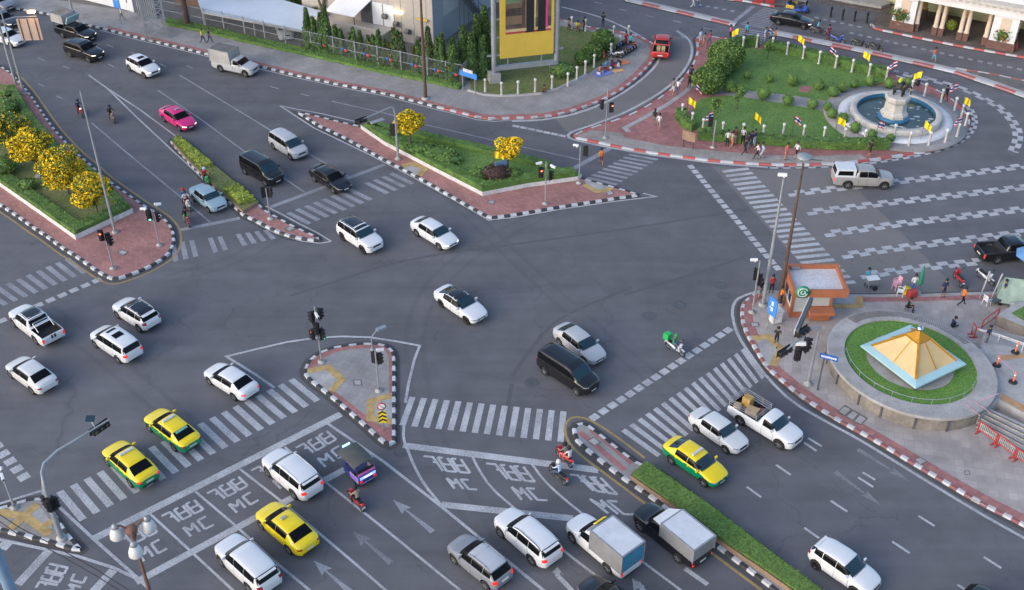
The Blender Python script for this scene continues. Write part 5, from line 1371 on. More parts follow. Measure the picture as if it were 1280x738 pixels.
for x, w in ((along((1127, 37)), 2.4), (along((1250, 60.5)), 2.6)):
    mb = MB(); mb.box((x, .3, .5), (w + .3, 2.1, 1.0)); mb.build('pier_base', M_BRG, sta)
    mb = MB(); mb.box((x, .35, (1.0 + ZB) / 2), (w, 1.9, ZB - 1.0)); mb.build('pier', M_STW, sta)
    mb = MB(); mb.box((x, -.62, (1.9 + ZB) / 2), (1.0, .1, ZB - 2.5)); mb.build('pier_panel', M_CREAM, sta)
mb = MB(); mb.box((LW / 2 - .5, .3, ZB + .55), (LW + 9, 2.4, 1.1)); mb.build('entablature', M_STW, sta)
mb = MB(); mb.box((LW / 2 - .5, .2, ZB + 1.25), (LW + 10, 3.4, .3)); mb.box((LW / 2 - .5, .25, ZB + 1.0), (LW + 9.4, 2.8, .2)); mb.build('cornice', M_STONE, sta)
mb = MB()
for k in range(int((LW + 8) / .7)): mb.box((-4.3 + k * .7, -1.15, ZB + .96), (.3, .35, .18))
mb.build('dentils', M_STW, sta)
mb = MB(); mb.box((LW - 1, .8, ZB + 3.4), (8, 2.2, 4)); mb.box((LW / 2 - 8, .8, ZB + 2.2), (LW + 2, 1.6, 1.6)); mb.build('parapet', M_STW, sta)
mb = MB(); mb.box((LW - 1.2, -.32, ZB + 3.2), (3.2, .1, 1.9)); mb.build('parapet_panel', M_CREAM, sta)
mb = MB(); mb.box((LW / 2, 6.6, ZB / 2), (LW + 14, .5, ZB)); mb.build('back_wall', M_DIM, sta)
mb = MB(); mb.box((LW / 2, 4.0, ZB + .3), (LW + 8, 6.0, .3)); mb.build('arcade_roof', M_STW, sta)
for k in range(5):
    x = LW * (.07 + .215 * k)
    mb = MB(); mb.box((x, 4.2, .6), (.7, .7, 1.1)); mb.build('pedestal', M_BRG, sta)
    mb = MB(); mb.lathe([(.34, 1.15), (.28, 1.25), (.26, ZB)], (x, 4.2, 0), 12); mb.build('inner_column', mat('ochre_column', (.50, .33, .10), .7, .1, 1), sta)
mb = MB(); mb.box((LW + 3.5, 2.0, ZB / 2), (3.0, 5.0, ZB)); mb.build('side_wing', M_STW, sta)
for x in (-12, -10.6, -19, -20.5, -27):
    mb = MB(); mb.box((x, 5, .6), (.7, .7, 1.1)); mb.build('pedestal', M_BRG, sta)
    mb = MB(); mb.lathe([(.32, 1.15), (.26, ZB)], (x, 5, 0), 12); mb.build('column', M_CREAM, sta)
mb = MB(); mb.box((-17, 10, ZB / 2), (24, .5, ZB)); mb.build('back_wall', M_DIM, sta)
for p, r, lab in (((1125, 33.5), 1.25, 'round potted shrub with orange leaves at the left station pier'), ((1251, 58.5), 1.25, 'round potted shrub with orange leaves at the right station pier')):
    q = at(*p, .13); t = thing('potted_shrub', lab, 'potted plant', q, 0, 'potted shrubs at the station')
    mb = MB(); mb.lathe([(.8, 0), (1.05, .7), (.95, .72), (1e-4, .66)], n=14); mb.build('pot', M_BRG, t)
    mb = MB(); mb.ball((0, 0, 1.6), 1, 0, 10, 6, (r * .9, r * .9, 1.0)); leaves(mb, [in_ball((0, 0, 1.65), 1, (r * 1.05, r * 1.05, 1.15), .9) for _ in range(700)], .24, ((1, 1.0), (2, .35), (0, .7))); mb.build('foliage', [M_L3, M_L1, M_FO], t)
shrub('small lime green plant between the station columns', at(1188, 38, .13), .55, 1.2, (M_LY, M_L2, M_LY), size=.2)

# ------------------------------------------------------------------ police kiosk
KZ = 2.35
k0, k1 = at(986.4, 397, KH), at(1036.3, 397, KH)
dk = (k1 - k0).normalized(); kl = (k1 - k0).length; rzk = math.atan2(dk.y, dk.x)
kb = at(978, 381, KH); kd = (kb - k0).length
sk2 = (kb - k0); kk = thing('police_kiosk', 'small orange brown roadside kiosk with a flat white roof and green emblem', 'kiosk', k0, rzk)
kd = 2.5
M_TERRA = mat('terracotta_paint', (.36, .125, .060), .7, .12, 1.2)
M_KWALL = mat('kiosk_wall', (.50, .51, .50), .6, .08, 1.2)
mb = MB(); mb.box((kl / 2, kd / 2, KZ / 2), (kl - .12, kd - .12, KZ)); mb.build('wall', M_KWALL, kk)
mb = MB(); mb.box((kl / 2, kd / 2, .25), (kl, kd, .5))
for x, y in ((.1, .1), (kl - .1, .1), (.1, kd - .1), (kl - .1, kd - .1)): mb.box((x, y, KZ / 2), (.22, .22, KZ))
mb.build('frame', M_TERRA, kk)
mb = MB(); mb.box((kl * .72, -.45, .95), (kl * .62, .9, .28)); mb.box((kl * .72, -.25, .45), (kl * .5, .4, .8)); mb.build('counter', M_TERRA, kk)
for x, w in ((kl * .24, kl * .4), (kl * .73, kl * .45)):
    mb = MB(); mb.box((x, .03, 1.5), (w, .05, 1.1)); mb.build('window', mat('kiosk_shutter', (.42, .44, .43), .5, .06, 1), kk)
mb = MB(); mb.box((.03, kd * .5, 1.6), (.05, kd * .7, 1.5)); mb.build('window_frame', M_WHITE, kk)
for y in (.32, .68):
    mb = MB(); mb.box((-.0, kd * y, 1.6), (.04, kd * .28, 1.25)); mb.build('window', M_GLASSB, kk)
ox0, ox1, oy0, oy1 = -.12, kl + .75, -.5, kd + .25
mb = MB(); mb.box(((ox0 + ox1) / 2, (oy0 + oy1) / 2, KZ + .12), (ox1 - ox0, oy1 - oy0, .2)); mb.build('roof', mat('kiosk_roof', (.55, .54, .56), .8, .12, .8, fine=.12, fscale=6), kk)
mb = MB()
for (c, dd) in ((((ox0 + ox1) / 2, oy0, KZ + .25), (ox1 - ox0 + .25, .22, .62)), (((ox0 + ox1) / 2, oy1, KZ + .25), (ox1 - ox0 + .25, .22, .62)), ((ox0, (oy0 + oy1) / 2, KZ + .25), (.22, oy1 - oy0 - .22, .62)), ((ox1, (oy0 + oy1) / 2, KZ + .25), (.22, oy1 - oy0 - .22, .62))): mb.box(c, dd)
mb.build('fascia', M_TERRA, kk)
em = MB(); Mx = Matrix.Rotation(PI / 2, 4, 'X')
em.lathe([(.52, 0), (.52, .12), (1e-4, .12)], (.45, oy0 - .13, KZ + .50), 20, 0, Mx)
mb = em; mb.build('emblem', mat('emblem_green', (.02, .22, .12), .5, .1, 2), kk)
mb = MB(); ring = [(.45 + .36 * math.cos(a), oy0 - .265, KZ + .50 + .36 * math.sin(a)) for a in [.5 + i * .32 for i in range(17)]]; mb.tube(ring, .035, 6)
mb.tube([(.45 + .15 * math.cos(a), oy0 - .265, KZ + .50 + .15 * math.sin(a)) for a in [2 + i * .4 for i in range(14)]], .035, 6); mb.tube([(.58, oy0 - .265, KZ + .63), (.65, oy0 - .265, KZ + .33), (.8, oy0 - .265, KZ + .38)], .03, 6)
mb.build('emblem_ring', M_WHITE, kk)
mb = MB(); mb.rbox((.6, kd + .2, KZ + .35), (.7, .5, .25), .05); mb.build('roof_unit', M_ALU, kk)

# ------------------------------------------------------------------ signals, lamps, signs
def pole(t, pts, r, m=M_GALV, name='pole', n=8):
    mb = MB(); mb.tube(pts, r, n); return mb.build(name, m, t)
def head(t, c, rz, lit=None, n=3, horiz=False, s=1.0):
    """signal head facing direction rz, lenses as its sub-parts"""
    mb = MB(); d = (.26 * s, .32 * s, .34 * n * s) if not horiz else (.26 * s, .34 * n * s, .32 * s)
    mb.rbox((0, 0, 0), d, .04)
    mb.box((-.14 * s, 0, 0), (.02, d[1] + .16, d[2] + .16))
    o = mb.build('signal_head', M_BLACK, t, c, rz)
    for i in range(n):
        off = (i - (n - 1) / 2) * .33 * s
        pz = (0.135 * s, 0, -off) if not horiz else (0.135 * s, off, 0)
        mb = MB(); Mr = Matrix.Rotation(PI / 2, 4, 'Y')
        mb.lathe([(.115 * s, 0), (.10 * s, .02), (1e-4, .025)], pz, 12, 0, Mr)
        l = {0: M_SIGRED, 2: M_SIGGRN}.get(i) if lit == i else M_SIGOFF
        mb.build('lens', l, o)
        mb = MB(); v = [(.13 * s * math.cos(a), .13 * s * math.sin(a)) for a in [i_ * PI / 6 for i_ in range(7)]]
        vs = [(pz[0], pz[1] + y, pz[2] + z) for y, z in v] + [(pz[0] + .16 * s, pz[1] + y, pz[2] + z) for y, z in v]
        mb.add(vs, [(k, k + 1, k + 8, k + 7) for k in range(6)]); mb.build('visor', M_BLACKM, o)
    return o
def camera_unit(t, c, rz, s=1.0, m=M_WHITE):
    mb = MB(); mb.rbox((.1 * s, 0, 0), (.55 * s, .18 * s, .18 * s), .04, 0, 0, .15); mb.box((0, 0, -.12 * s), (.1, .06, .14 * s)); o = mb.build('camera', m, t, c, rz)
    mb = MB(); mb.lathe([(.07 * s, 0), (1e-4, .01)], (.38 * s, 0, -.04), 8, 0, Matrix.Rotation(PI / 2, 4, 'Y')); mb.build('camera_lens', M_BLACK, o)
def signal(base, z, label, h, heads, cams=(), r=.06, group='pole mounted traffic signals'):
    b = at(*base, z); t = thing('traffic_signal', label, 'traffic light', b, 0, group)
    pole(t, [(0, 0, 0), (0, 0, h)], r); mb = MB(); mb.lathe([(.28, 0), (.28, .05), (.12, .1), (.11, .2)], n=10); mb.build('base_plate', M_CONC, t)
    for (dx, dz, rz, lit) in heads: head(t, (dx[0], dx[1], dz), R(rz), lit, 3, False, .85)
    for (dx, dz, rz) in cams: camera_unit(t, (dx[0], dx[1], dz), R(rz), 1.0)
    return t
hA = lambda b, y, z=KH: hgt(at(*b, z), y) - z
signal((141.6, 335.8), KH, 'red lit traffic signal at the near tip of the left island, front one', hA((141.6, 335.8), 302), [((-.3, -.05), 3.1, -80, 0), ((.25, .1), 2.6, 30, None), ((.1, .3), 2.7, 100, None)])
signal((199.5, 306.7), KH, 'green lit traffic signal with two white cameras near the kerb of the left island', hA((199.5, 306.7), 262), [((-.28, -.1), 2.9, -70, 2), ((.3, .05), 2.7, 20, None)], [((-.6, .1), hA((199.5, 306.7), 262), 170), ((.35, .3), hA((199.5, 306.7), 258), 20)])
signal((338, 273.7), KH, 'dark traffic signal on the red tip of the thin median', hA((338, 273.7), 236), [((-.3, .1), 2.6, 120, None), ((.28, .12), 2.6, 60, None)])
signal((681.7, 255), KH, 'red lit traffic signal with white cameras on the near edge of the triangular island', hA((681.7, 255), 203), [((-.4, -.1), 3.1, -80, 0), ((.4, .05), 2.8, 10, None)], [((-.5, 0), hA((681.7, 255), 204), 190), ((.5, -.1), hA((681.7, 255), 207), -40)])
signal((723.7, 229), KH, 'traffic signal seen from behind at the right tip of the triangular island', hA((723.7, 229), 183), [((.5, .1), hA((723.7, 229), 189), 80, None)], [((-.3, 0), hA((723.7, 229), 182), 150)])
signal((402, 452.7), KH, 'cluster of dark traffic signals on the small island, left pole with solar lamp', hA((402, 452.7), 384), [((-.35, -.1), 2.6, 200, 0), ((.35, -.1), 2.6, -20, 2), ((-.3, .05), 4.0, 160, None), ((.32, .05), 4.3, 30, None), ((0, -.34), 3.2, -90, None)], [((.1, -.2), 4.4, -60)])
signal((473.7, 488.7), KH, 'single traffic signal on the right pole of the small island', hA((473.7, 488.7), 438), [((-.1, .2), 2.9, 70, None), ((.28, 0), 2.9, -10, None)], [((.2, .1), hA((473.7, 488.7), 439), 20)])
signal((756.6, 172.5), KH, 'red lit traffic signal at the left tip of the station garden island', hA((756.6, 172.5), 111), [((-.5, 0), 3.5, 150, None), ((.45, -.15), 3.2, -75, 0)], [])
signal((940, 390.5), KH, 'thin signal pole with a lamp arm at the kerb corner by the kiosk', hA((940, 390.5), 326), [((-.1, .25), 3.4, 100, None), ((.2, .25), 2.9, 100, None)], [((-.35, 0), hA((940, 390.5), 325), 170)])
signal((891, 184.5), KH, 'black traffic signal on a pale pole among the walkers by the garden hedge', hA((891, 184.5), 151), [((-.45, .2), 2.6, 90, None)], [])
# curved masts
def mast(base, z, label, pts, r0, r1, group='curved signal masts'):
    b = at(*base, z); t = thing('signal_mast', label, 'traffic light', b, 0, group)
    P = [Vector(p) for p in pts]; P = [Vector((0, 0, 0))] + P
    Pc = [tuple(p) for p in chaikin([P[0], P[1]] + P[1:], 2)] if False else P
    pole(t, Pc, [r0 + (r1 - r0) * i / (len(Pc) - 1) for i in range(len(Pc))])
    mb = MB(); mb.lathe([(.32, 0), (.32, .06), (.14, .12), (.13, .3)], n=10); mb.build('base_plate', M_CONC, t)
    return t, b
def arm_to(b, hp, px, hz):
    """offset from foot b of a point at height hz seen at px"""
    q = at(px[0], px[1], hz); return Vector((q.x - b.x, q.y - b.y, hz - b.z))
b = at(77, 673, KH); h0 = hgt(b, 612)
e = arm_to(b, 0, (136, 525), h0 + 1.7); m1 = arm_to(b, 0, (100, 547), h0 + 1.5); m2 = arm_to(b, 0, (55, 580), h0 + 1.0)
t, b = mast((77, 673), KH, 'tall curved signal mast reaching over the road from the lower left corner island', [(0, 0, h0 * .5), (0, 0, h0), tuple(Vector((0, 0, h0 + .7)).lerp(m2, .45)), m2, tuple(m2.lerp(m1, .4) + Vector((0, 0, .2))), m1, e], .17, .06)
ra = math.atan2(e.y, e.x)
head(t, e - (e - m1).normalized() * .6 + Vector((0, 0, -.22)), ra - PI / 2, None, 3, True, 1.15)
head(t, (0.1, -.3, h0 * .72), R(-100), None, 3, False, .9); head(t, (.28, .1, h0 * .68), R(10), None, 3, False, .9); head(t, (-.25, .1, h0 * .70), R(160), None, 3, False, .85)
mb = MB(); mb.rbox((0, 0, 0), (.55, .42, .05), .02, 0, 0, 0, .4); mb.build('solar_panel', M_GLASSB, t, e - (e - m1).normalized() * .9 + Vector((-.35, .45, .35)))
pole(t, [e - (e - m1).normalized() * .9, e - (e - m1).normalized() * .9 + Vector((-.35, .45, .32))], .03, M_GALV, 'bracket')
b = at(497.7, 199, KH); h0 = hgt(b, 144)
e = arm_to(b, 0, (452, 150), h0 + .5); m1 = arm_to(b, 0, (488, 134.5), h0 + .8)
t, b = mast((497.7, 199), KH, 'curved signal mast with a long arm beside the flowering tree of the triangular island', [(0, 0, h0 * .6), (0, 0, h0), tuple(Vector((0, 0, h0 + .6)).lerp(m1, .4)), m1, tuple(m1.lerp(e, .5)), e], .13, .05)
ra = math.atan2(e.y - m1.y, e.x - m1.x)
head(t, e + Vector((0, 0, -.1)), ra + PI / 2, None, 3, True, 1.0); head(t, (-.3, .1, 3.0), R(80), None, 3, False, 1.0)
mb = MB(); mb.rbox((0, 0, 0), (1.3, .4, .12), .04); mb.build('luminaire', M_GALV, t, m1.lerp(e, .55) + Vector((.3, -.9, -.2)), ra)
b = at(1010, 480, KH); h0 = hgt(b, 418)
e = arm_to(b, 0, (984, 437), h0 + .1); m1 = arm_to(b, 0, (1018, 409), h0 + .6)
t, b = mast((1010, 480), KH, 'short armed signal mast with four black heads in front of the kiosk', [(0, 0, h0 * .6), (0, 0, h0), (.1, .1, h0 + .4), m1, tuple(m1.lerp(e, .5)), e], .12, .06)
ra = math.atan2(e.y - m1.y, e.x - m1.x)
head(t, e + Vector((-.1, 0, -.2)), ra + PI / 2, None, 3, True, 1.15); head(t, m1.lerp(e, .45) + Vector((0, .1, .35)), ra + PI / 2, None, 3, True, 1.15); head(t, (-1.2, -.2, h0 * .62), R(-120), None, 3, False, 1.05); head(t, (-.55, .1, h0 * .75), R(20), None, 3, False, 1.05)
camera_unit(t, (-.9, 0, h0 * .78), R(170), 1.3)
bs = arm_to(b, 0, (996, 416), h0 + .9); be = arm_to(b, 0, (1014, 375), h0 + .9)
mb = MB(); L = (be - bs).length; mb.rbox((L / 2, 0, 0), (L, .24, .5), .05); mb.build('display_board', M_STEEL_D, t, bs, math.atan2(be.y - bs.y, be.x - bs.x))
mb = MB(); mb.box((L / 2, .16, 0), (L - .1, .05, .48)); mb.build('board_back', M_WHITE, t, bs, math.atan2(be.y - bs.y, be.x - bs.x))
# street lamps and plain poles
def lamp_post(base, z, label, h, r=.11, arm=None, m=M_GALV, lit=False, top=None, cat='street lamp', name='street_lamp', lean=(0, 0)):
    b = at(*base, z); t = thing(name, label, cat, b)
    pole(t, [(0, 0, 0), (lean[0] * .5, lean[1] * .5, h * .5), (lean[0], lean[1], h)], [r * 1.3, r, r * .6], m, 'post')
    mb = MB(); mb.lathe([(r * 3, 0), (r * 3, .06), (r * 1.8, .2)], n=10); mb.build('base', M_CONC, t)
    if arm is not None:
        pole(t, [(lean[0], lean[1], h), (lean[0] + arm[0] * .5, lean[1] + arm[1] * .5, h + .4), (lean[0] + arm[0], lean[1] + arm[1], h + .5)], .05, m, 'arm')
        mb = MB(); mb.rbox((lean[0] + arm[0], lean[1] + arm[1], h + .45), (.8, .35, .18), .06, math.atan2(arm[1], arm[0])); mb.build('luminaire', M_GALV, t)
        if lit:
            mb = MB(); mb.rbox((lean[0] + arm[0], lean[1] + arm[1], h + .33), (.6, .28, .1), .04, math.atan2(arm[1], arm[0])); mb.build('lamp_glass', mat('orange_lit', (.9, .5, .2), .4, .02, 1, emit=(1.0, .45, .12), estr=9), t)
    return t, b
lamp_post((144, 290.7), KH, 'tall tapering grey lamp post on the tip of the left island', hgt(at(144, 290.7), 112) - KH, .095)
t, b = lamp_post((953.7, 381.6), KH, 'pale grey lamp post left of the kiosk with a camera on top', hgt(at(953.7, 381.6), 222) - KH, .12)
camera_unit(t, (0, 0, hgt(b, 219) - KH), R(160), 1.2)
t, b = lamp_post((973.5, 380), KH, 'rust brown pole behind the kiosk with a round lamp head', hgt(at(976.4, 377), 200) - KH, .13, None, M_WOODPOLE)
mb = MB(); hh = hgt(b, 199) - KH; mb.lathe([(.2, hh), (.55, hh + .15), (.5, hh + .25), (1e-4, hh + .3)], n=14); mb.build('lamp_head', M_GALV, t); mb = MB(); mb.beam((0, 0, hh), (1.2, -.2, hh), .06); mb.build('arm', M_STEEL_D, t)
lamp_post((91, 17), KH, 'thin grey lamp post at the upper left pavement edge', 14, .11)
lamp_post((532, 123.5), KH, 'dark brown utility pole on the upper pavement in front of the beige building', 13.5, .14, None, M_WOODPOLE, cat='utility pole', name='utility_pole')
lamp_post((234.4, 32), KH, 'thick weathered wooden pole behind the grey fence', 11, .28, None, M_WOODPOLE, cat='utility pole', name='utility_pole')
t, b = lamp_post((30, 117), KH, 'grey lamp post by the kerb of the left island, beside the overhead panel post', 9, .10)
# beige panel hung high on a post, with a glowing orange block
b = at(20, 106, KH); hs = hgt(b, 40)
t = thing('overhead_panel', 'beige overhead panel with dark bars under a glowing orange block at the top left', 'sign', b)
z1 = 6.6; a0, a1 = arm_to(b, 0, (20, 24), z1), arm_to(b, 0, (47, 23), z1); c0, c1 = arm_to(b, 0, (26, 52), z1 - 2.4), arm_to(b, 0, (51, 51), z1 - 2.4)
pole(t, [(0, 0, 0), (0, 0, z1 + .3)], .13, M_GALV, 'post')
mb = MB(); mb.tube([(0, 0, z1 + .2), a0 + Vector((0, 0, .2)), a1 + Vector((0, 0, .2))], .07, 6); mb.build('arm', M_GALV, t)
L = (a1 - a0).length; rz = math.atan2(a1.y - a0.y, a1.x - a0.x)
M_BEIGE = mat('beige_panel', (.58, .42, .33), .7, .08, 1)
mb = MB(); mb.box((L / 2, 0, -1.15), (L, .08, 2.3)); mb.build('panel', M_BEIGE, t, a0, rz)
mb = MB(); [mb.box((L * k, -.06, -1.15), (.09, .05, 2.28)) for k in (.12, .5, .86)]; mb.build('dark_bars', M_BARK, t, a0, rz)
mb = MB(); mb.rbox((0, 0, 0), (.7, .4, .22), .08); la = arm_to(b, 0, (39, 15), z1 + .9); mb.build('lamp', mat('orange_lit', (.9, .5, .2), .4, .02, 1, emit=(1.0, .45, .12), estr=9), t, la)
pole(t, [a1 + Vector((0, 0, .2)), la + Vector((0, 0, .1))], .05, M_GALV, 'block_arm')
# triple globe lamp in the foreground
LZ = 9.0
c = at(164.8, 664, LZ); t = thing('globe_lamp', 'ornamental lamp with three frosted white bells on brown arms in the lower left foreground', 'street lamp', (c.x, c.y, 0))
M_FROST = mat('frosted_glass', (.64, .63, .61), .35, .08, 2); M_RUST = mat('rust_iron', (.17, .085, .06), .7, .25, 3)
pole(t, [(0, 0, 0), (0, 0, LZ)], [.13, .075], M_RUST, 'post')
mb = MB(); mb.ball((0, 0, LZ + .1), .32, 0, 12, 8, (1, 1, .8)); mb.lathe([(.12, LZ - .5), (.2, LZ - .3), (.12, LZ - .15)], n=10); mb.build('hub', M_RUST, t)
for px in ((146, 668), (186, 658), (169.5, 690)):
    g = at(*px, LZ - .1); g = Vector((g.x - c.x, g.y - c.y, LZ - .1))
    pole(t, [(0, 0, LZ), (g.x * .6, g.y * .6, LZ + .45), (g.x, g.y, LZ + .55)], .05, M_RUST, 'arm')
    mb = MB(); mb.lathe([(.03, .62), (.14, .55), (.2, .38), (.12, .34)], (g.x, g.y, LZ), 14); mb.build('fitting', M_GALV, t)
    mb = MB(); mb.lathe([(.12, .36), (.24, .22), (.33, -.02), (.36, -.25), (.30, -.36), (1e-4, -.42)], (g.x, g.y, LZ), 18); mb.build('glass_bell', M_FROST, t)
# close poles at the lower left
signal((18, 634.7), KH, 'slim grey camera pole on the lower left corner island', hA((18, 634.7), 588), [], [((0, 0), hA((18, 634.7), 586), 170), ((.1, -.2), hA((18, 634.7), 592), -60)], .07)
mb = MB(); c = at(4, 715, 6.0); mb.tube([(c.x, c.y, 0), (c.x, c.y, 9.4)], .30, 12); mb.lathe([(.36, 9.35), (.36, 9.5), (1e-4, 9.55)], (c.x, c.y, 0), 12)
tag(mb.build('blue_pillar', mat('pillar_blue', (.20, .30, .42), .6, .1, 1)), 'thick blue grey pillar cut by the lower left corner of the frame', 'pillar')
for a, m_, b_ in (((-20, 630), (25, 660), (60, 678)), ((-20, 637), (22, 668), (60, 686))):
    pts = [at(-30, a[1] - 6, 7), at(*m_, 6.4), at(*b_, 6.6), at(120, b_[1] + 34, 7), at(190, b_[1] + 78, 8)]
    mb = MB(); mb.tube(pts, .028, 5); tag(mb.build('overhead_cable', M_BLACK), ('upper' if a[1] < 633 else 'lower') + ' one of two dark cables slung across the lower left corner island', 'cable')
# sign boards
def panel_sign(posts, z, ztop, zbot, label, m, name='street_sign', cat='sign', th=.06, ext=.15, bars=None, pm=M_GALV, group=None):
    a, b = at(*posts[0], z), at(*posts[1], z); rz = math.atan2(b.y - a.y, b.x - a.x); L = (b - a).length
    t = thing(name, label, cat, a, rz, group)
    for x in (0, L): pole(t, [(x, 0, 0), (x, 0, ztop - z)], .05, pm, 'post')
    mb = MB(); mb.box((L / 2, -.08, (ztop + zbot) / 2 - z), (L + 2 * ext, th, ztop - zbot)); mb.build('panel', m, t)
    if bars:
        mb = MB()
        for (x0, x1, za, zb) in bars: mb.box((L * (x0 + x1) / 2, -.08 - th / 2 - .006, (za + zb) / 2 - z), (L * (x1 - x0), .012, zb - za))
        mb.build('lettering', M_WHITE, t)
    return t, L
a = at(578.8, 113, KH); zt_, zb_ = hgt(a, 87.5), hgt(a, 94)
panel_sign(((578.8, 113), (594, 118)), KH, zt_, zb_, 'light blue street name sign on two posts at the end of the grey fence', M_BLUE, ext=.3, bars=[(.1 + .1 * k, .17 + .1 * k, zb_ + .5, zb_ + .85) for k in range(8)])
a = at(1021.8, 487.5, KH); zt_, zb_ = hgt(a, 444), hgt(a, 450)
t = thing('street_sign', 'dark blue street name sign on a single post beside the oval planter', 'sign', a, R(-24))
pole(t, [(0, 0, 0), (0, 0, zt_ + .1)], .06, M_STEEL_D, 'post'); mb = MB(); mb.box((.30, -.07, (zt_ + zb_) / 2), (1.25, .05, zt_ - zb_)); mb.build('panel', M_BLUED, t)
mb = MB(); [mb.box((-.15 + .13 * k, -.105, (zt_ + zb_) / 2), (.1, .012, .16)) for k in range(8)]; mb.build('lettering', M_WHITE, t)
a = at(962, 412, KH); t = thing('information_sign', 'bright blue upright sign with white symbols in front of the lamp post', 'sign', a, R(-62))
for x in (-.3, .3): pole(t, [(x, 0, 0), (x, 0, 2.7)], .04, M_GALV, 'post')
mb = MB(); mb.box((0, -.08, 2.1), (.95, .06, 1.5)); mb.build('panel', M_BLUE, t); mb = MB(); mb.box((0, -.12, 2.4), (.22, .02, .35)); mb.box((0, -.12, 1.9), (.2, .02, .3)); mb.box((-.2, -.12, 2.0), (.1, .02, .16)); mb.build('symbol', M_WHITE, t)
b = at(152, 31, KH); t = thing('parking_sign', 'light blue sign board on a post at the top left pavement', 'sign', b, R(-30)); pole(t, [(0, 0, 0), (0, 0, 3.6)], .05, M_GALV, 'post'); mb = MB(); mb.box((0, -.08, 3.0), (1.0, .06, 2.0)); mb.build('panel', M_BLUE, t); mb = MB(); mb.box((0, -.12, 3.2), (.5, .02, .5)); mb.build('symbol', M_WHITE, t)
# chevron board on the small island
b = at(479.6, 537.6, KH); t = thing('chevron_sign', 'black and yellow chevron board under a round no parking sign on the small island', 'sign', b, R(8))
pole(t, [(0, 0, 0), (0, 0, 2.5)], .045, M_GALV, 'post')
mb = MB(); mb.box((0, -.06, 1.2), (.52, .05, 1.0)); mb.build('panel', M_YEL, t)
mb = MB()
for k in range(3):
    z = .78 + k * .33
    for s in (1, -1): mb.add([(0, -.092, z + .17), (s * .26, -.092, z), (s * .26, -.092, z + .15), (0, -.092, z + .32)], [(0, 1, 2, 3)])
mb.build('chevrons', M_BLACK, t)
mb = MB(); mb.lathe([(.3, 0), (.3, .03), (1e-4, .03)], (0, -.06, 2.15), 20, 0, Matrix.Rotation(PI / 2, 4, 'X')); o2 = mb.build('round_sign', M_RED, t)
mb = MB(); mb.lathe([(.22, 0), (1e-4, .004)], (0, -.094, 2.15), 20, 0, Matrix.Rotation(PI / 2, 4, 'X')); mb.build('sign_face', M_FWHITE, o2); mb = MB(); mb.beam((-.16, -.106, 2.31), (.16, -.106, 1.99), .06, .01); mb.build('sign_bar', M_RED, o2)
# thin lamp pole behind it
lamp_post((465.5, 437.5), KH, 'thin pole with a small solar lamp at the far edge of the small island', hgt(at(465.5, 437.5), 420) - KH, .05, (.7, .5))
# notice boards
panel_sign(((620, 223), (631, 219.5)), .55, hgt(at(620, 223), 196), hgt(at(620, 223), 214), 'small blue and orange notice board over the purple shrub', mat('notice', (.16, .25, .38), .6, .3, 2), 'notice_board', 'notice board')
flag((618, 222), hgt(at(618, 222, .55), 189) - .55, 'pale yellow flag at the notice board of the triangular island', False, .55, .2)
flag((631, 219), hgt(at(631, 219, .55), 183) - .55, 'national flag at the notice board in front of the flowering tree', True, .55, .6)
panel_sign(((854, 183), (866, 186.5)), KH, hgt(at(854, 183), 161), hgt(at(854, 183), 172), 'brown wooden notice frame on the paved corner by the garden hedge', M_PLANTER_B, 'notice_board', 'notice board', pm=M_WOODPOLE)
b = at(969, 402, KH); mb = MB(); mb.rbox((0, 0, .5), (.8, .6, 1.0), .08, .3, 0); mb.rbox((0, 0, 1.04), (.88, .68, .1), .03, .3); tag(mb.build('utility_box', M_PLANTER_W, loc=b), 'white utility box on the pavement in front of the blue sign', 'box')
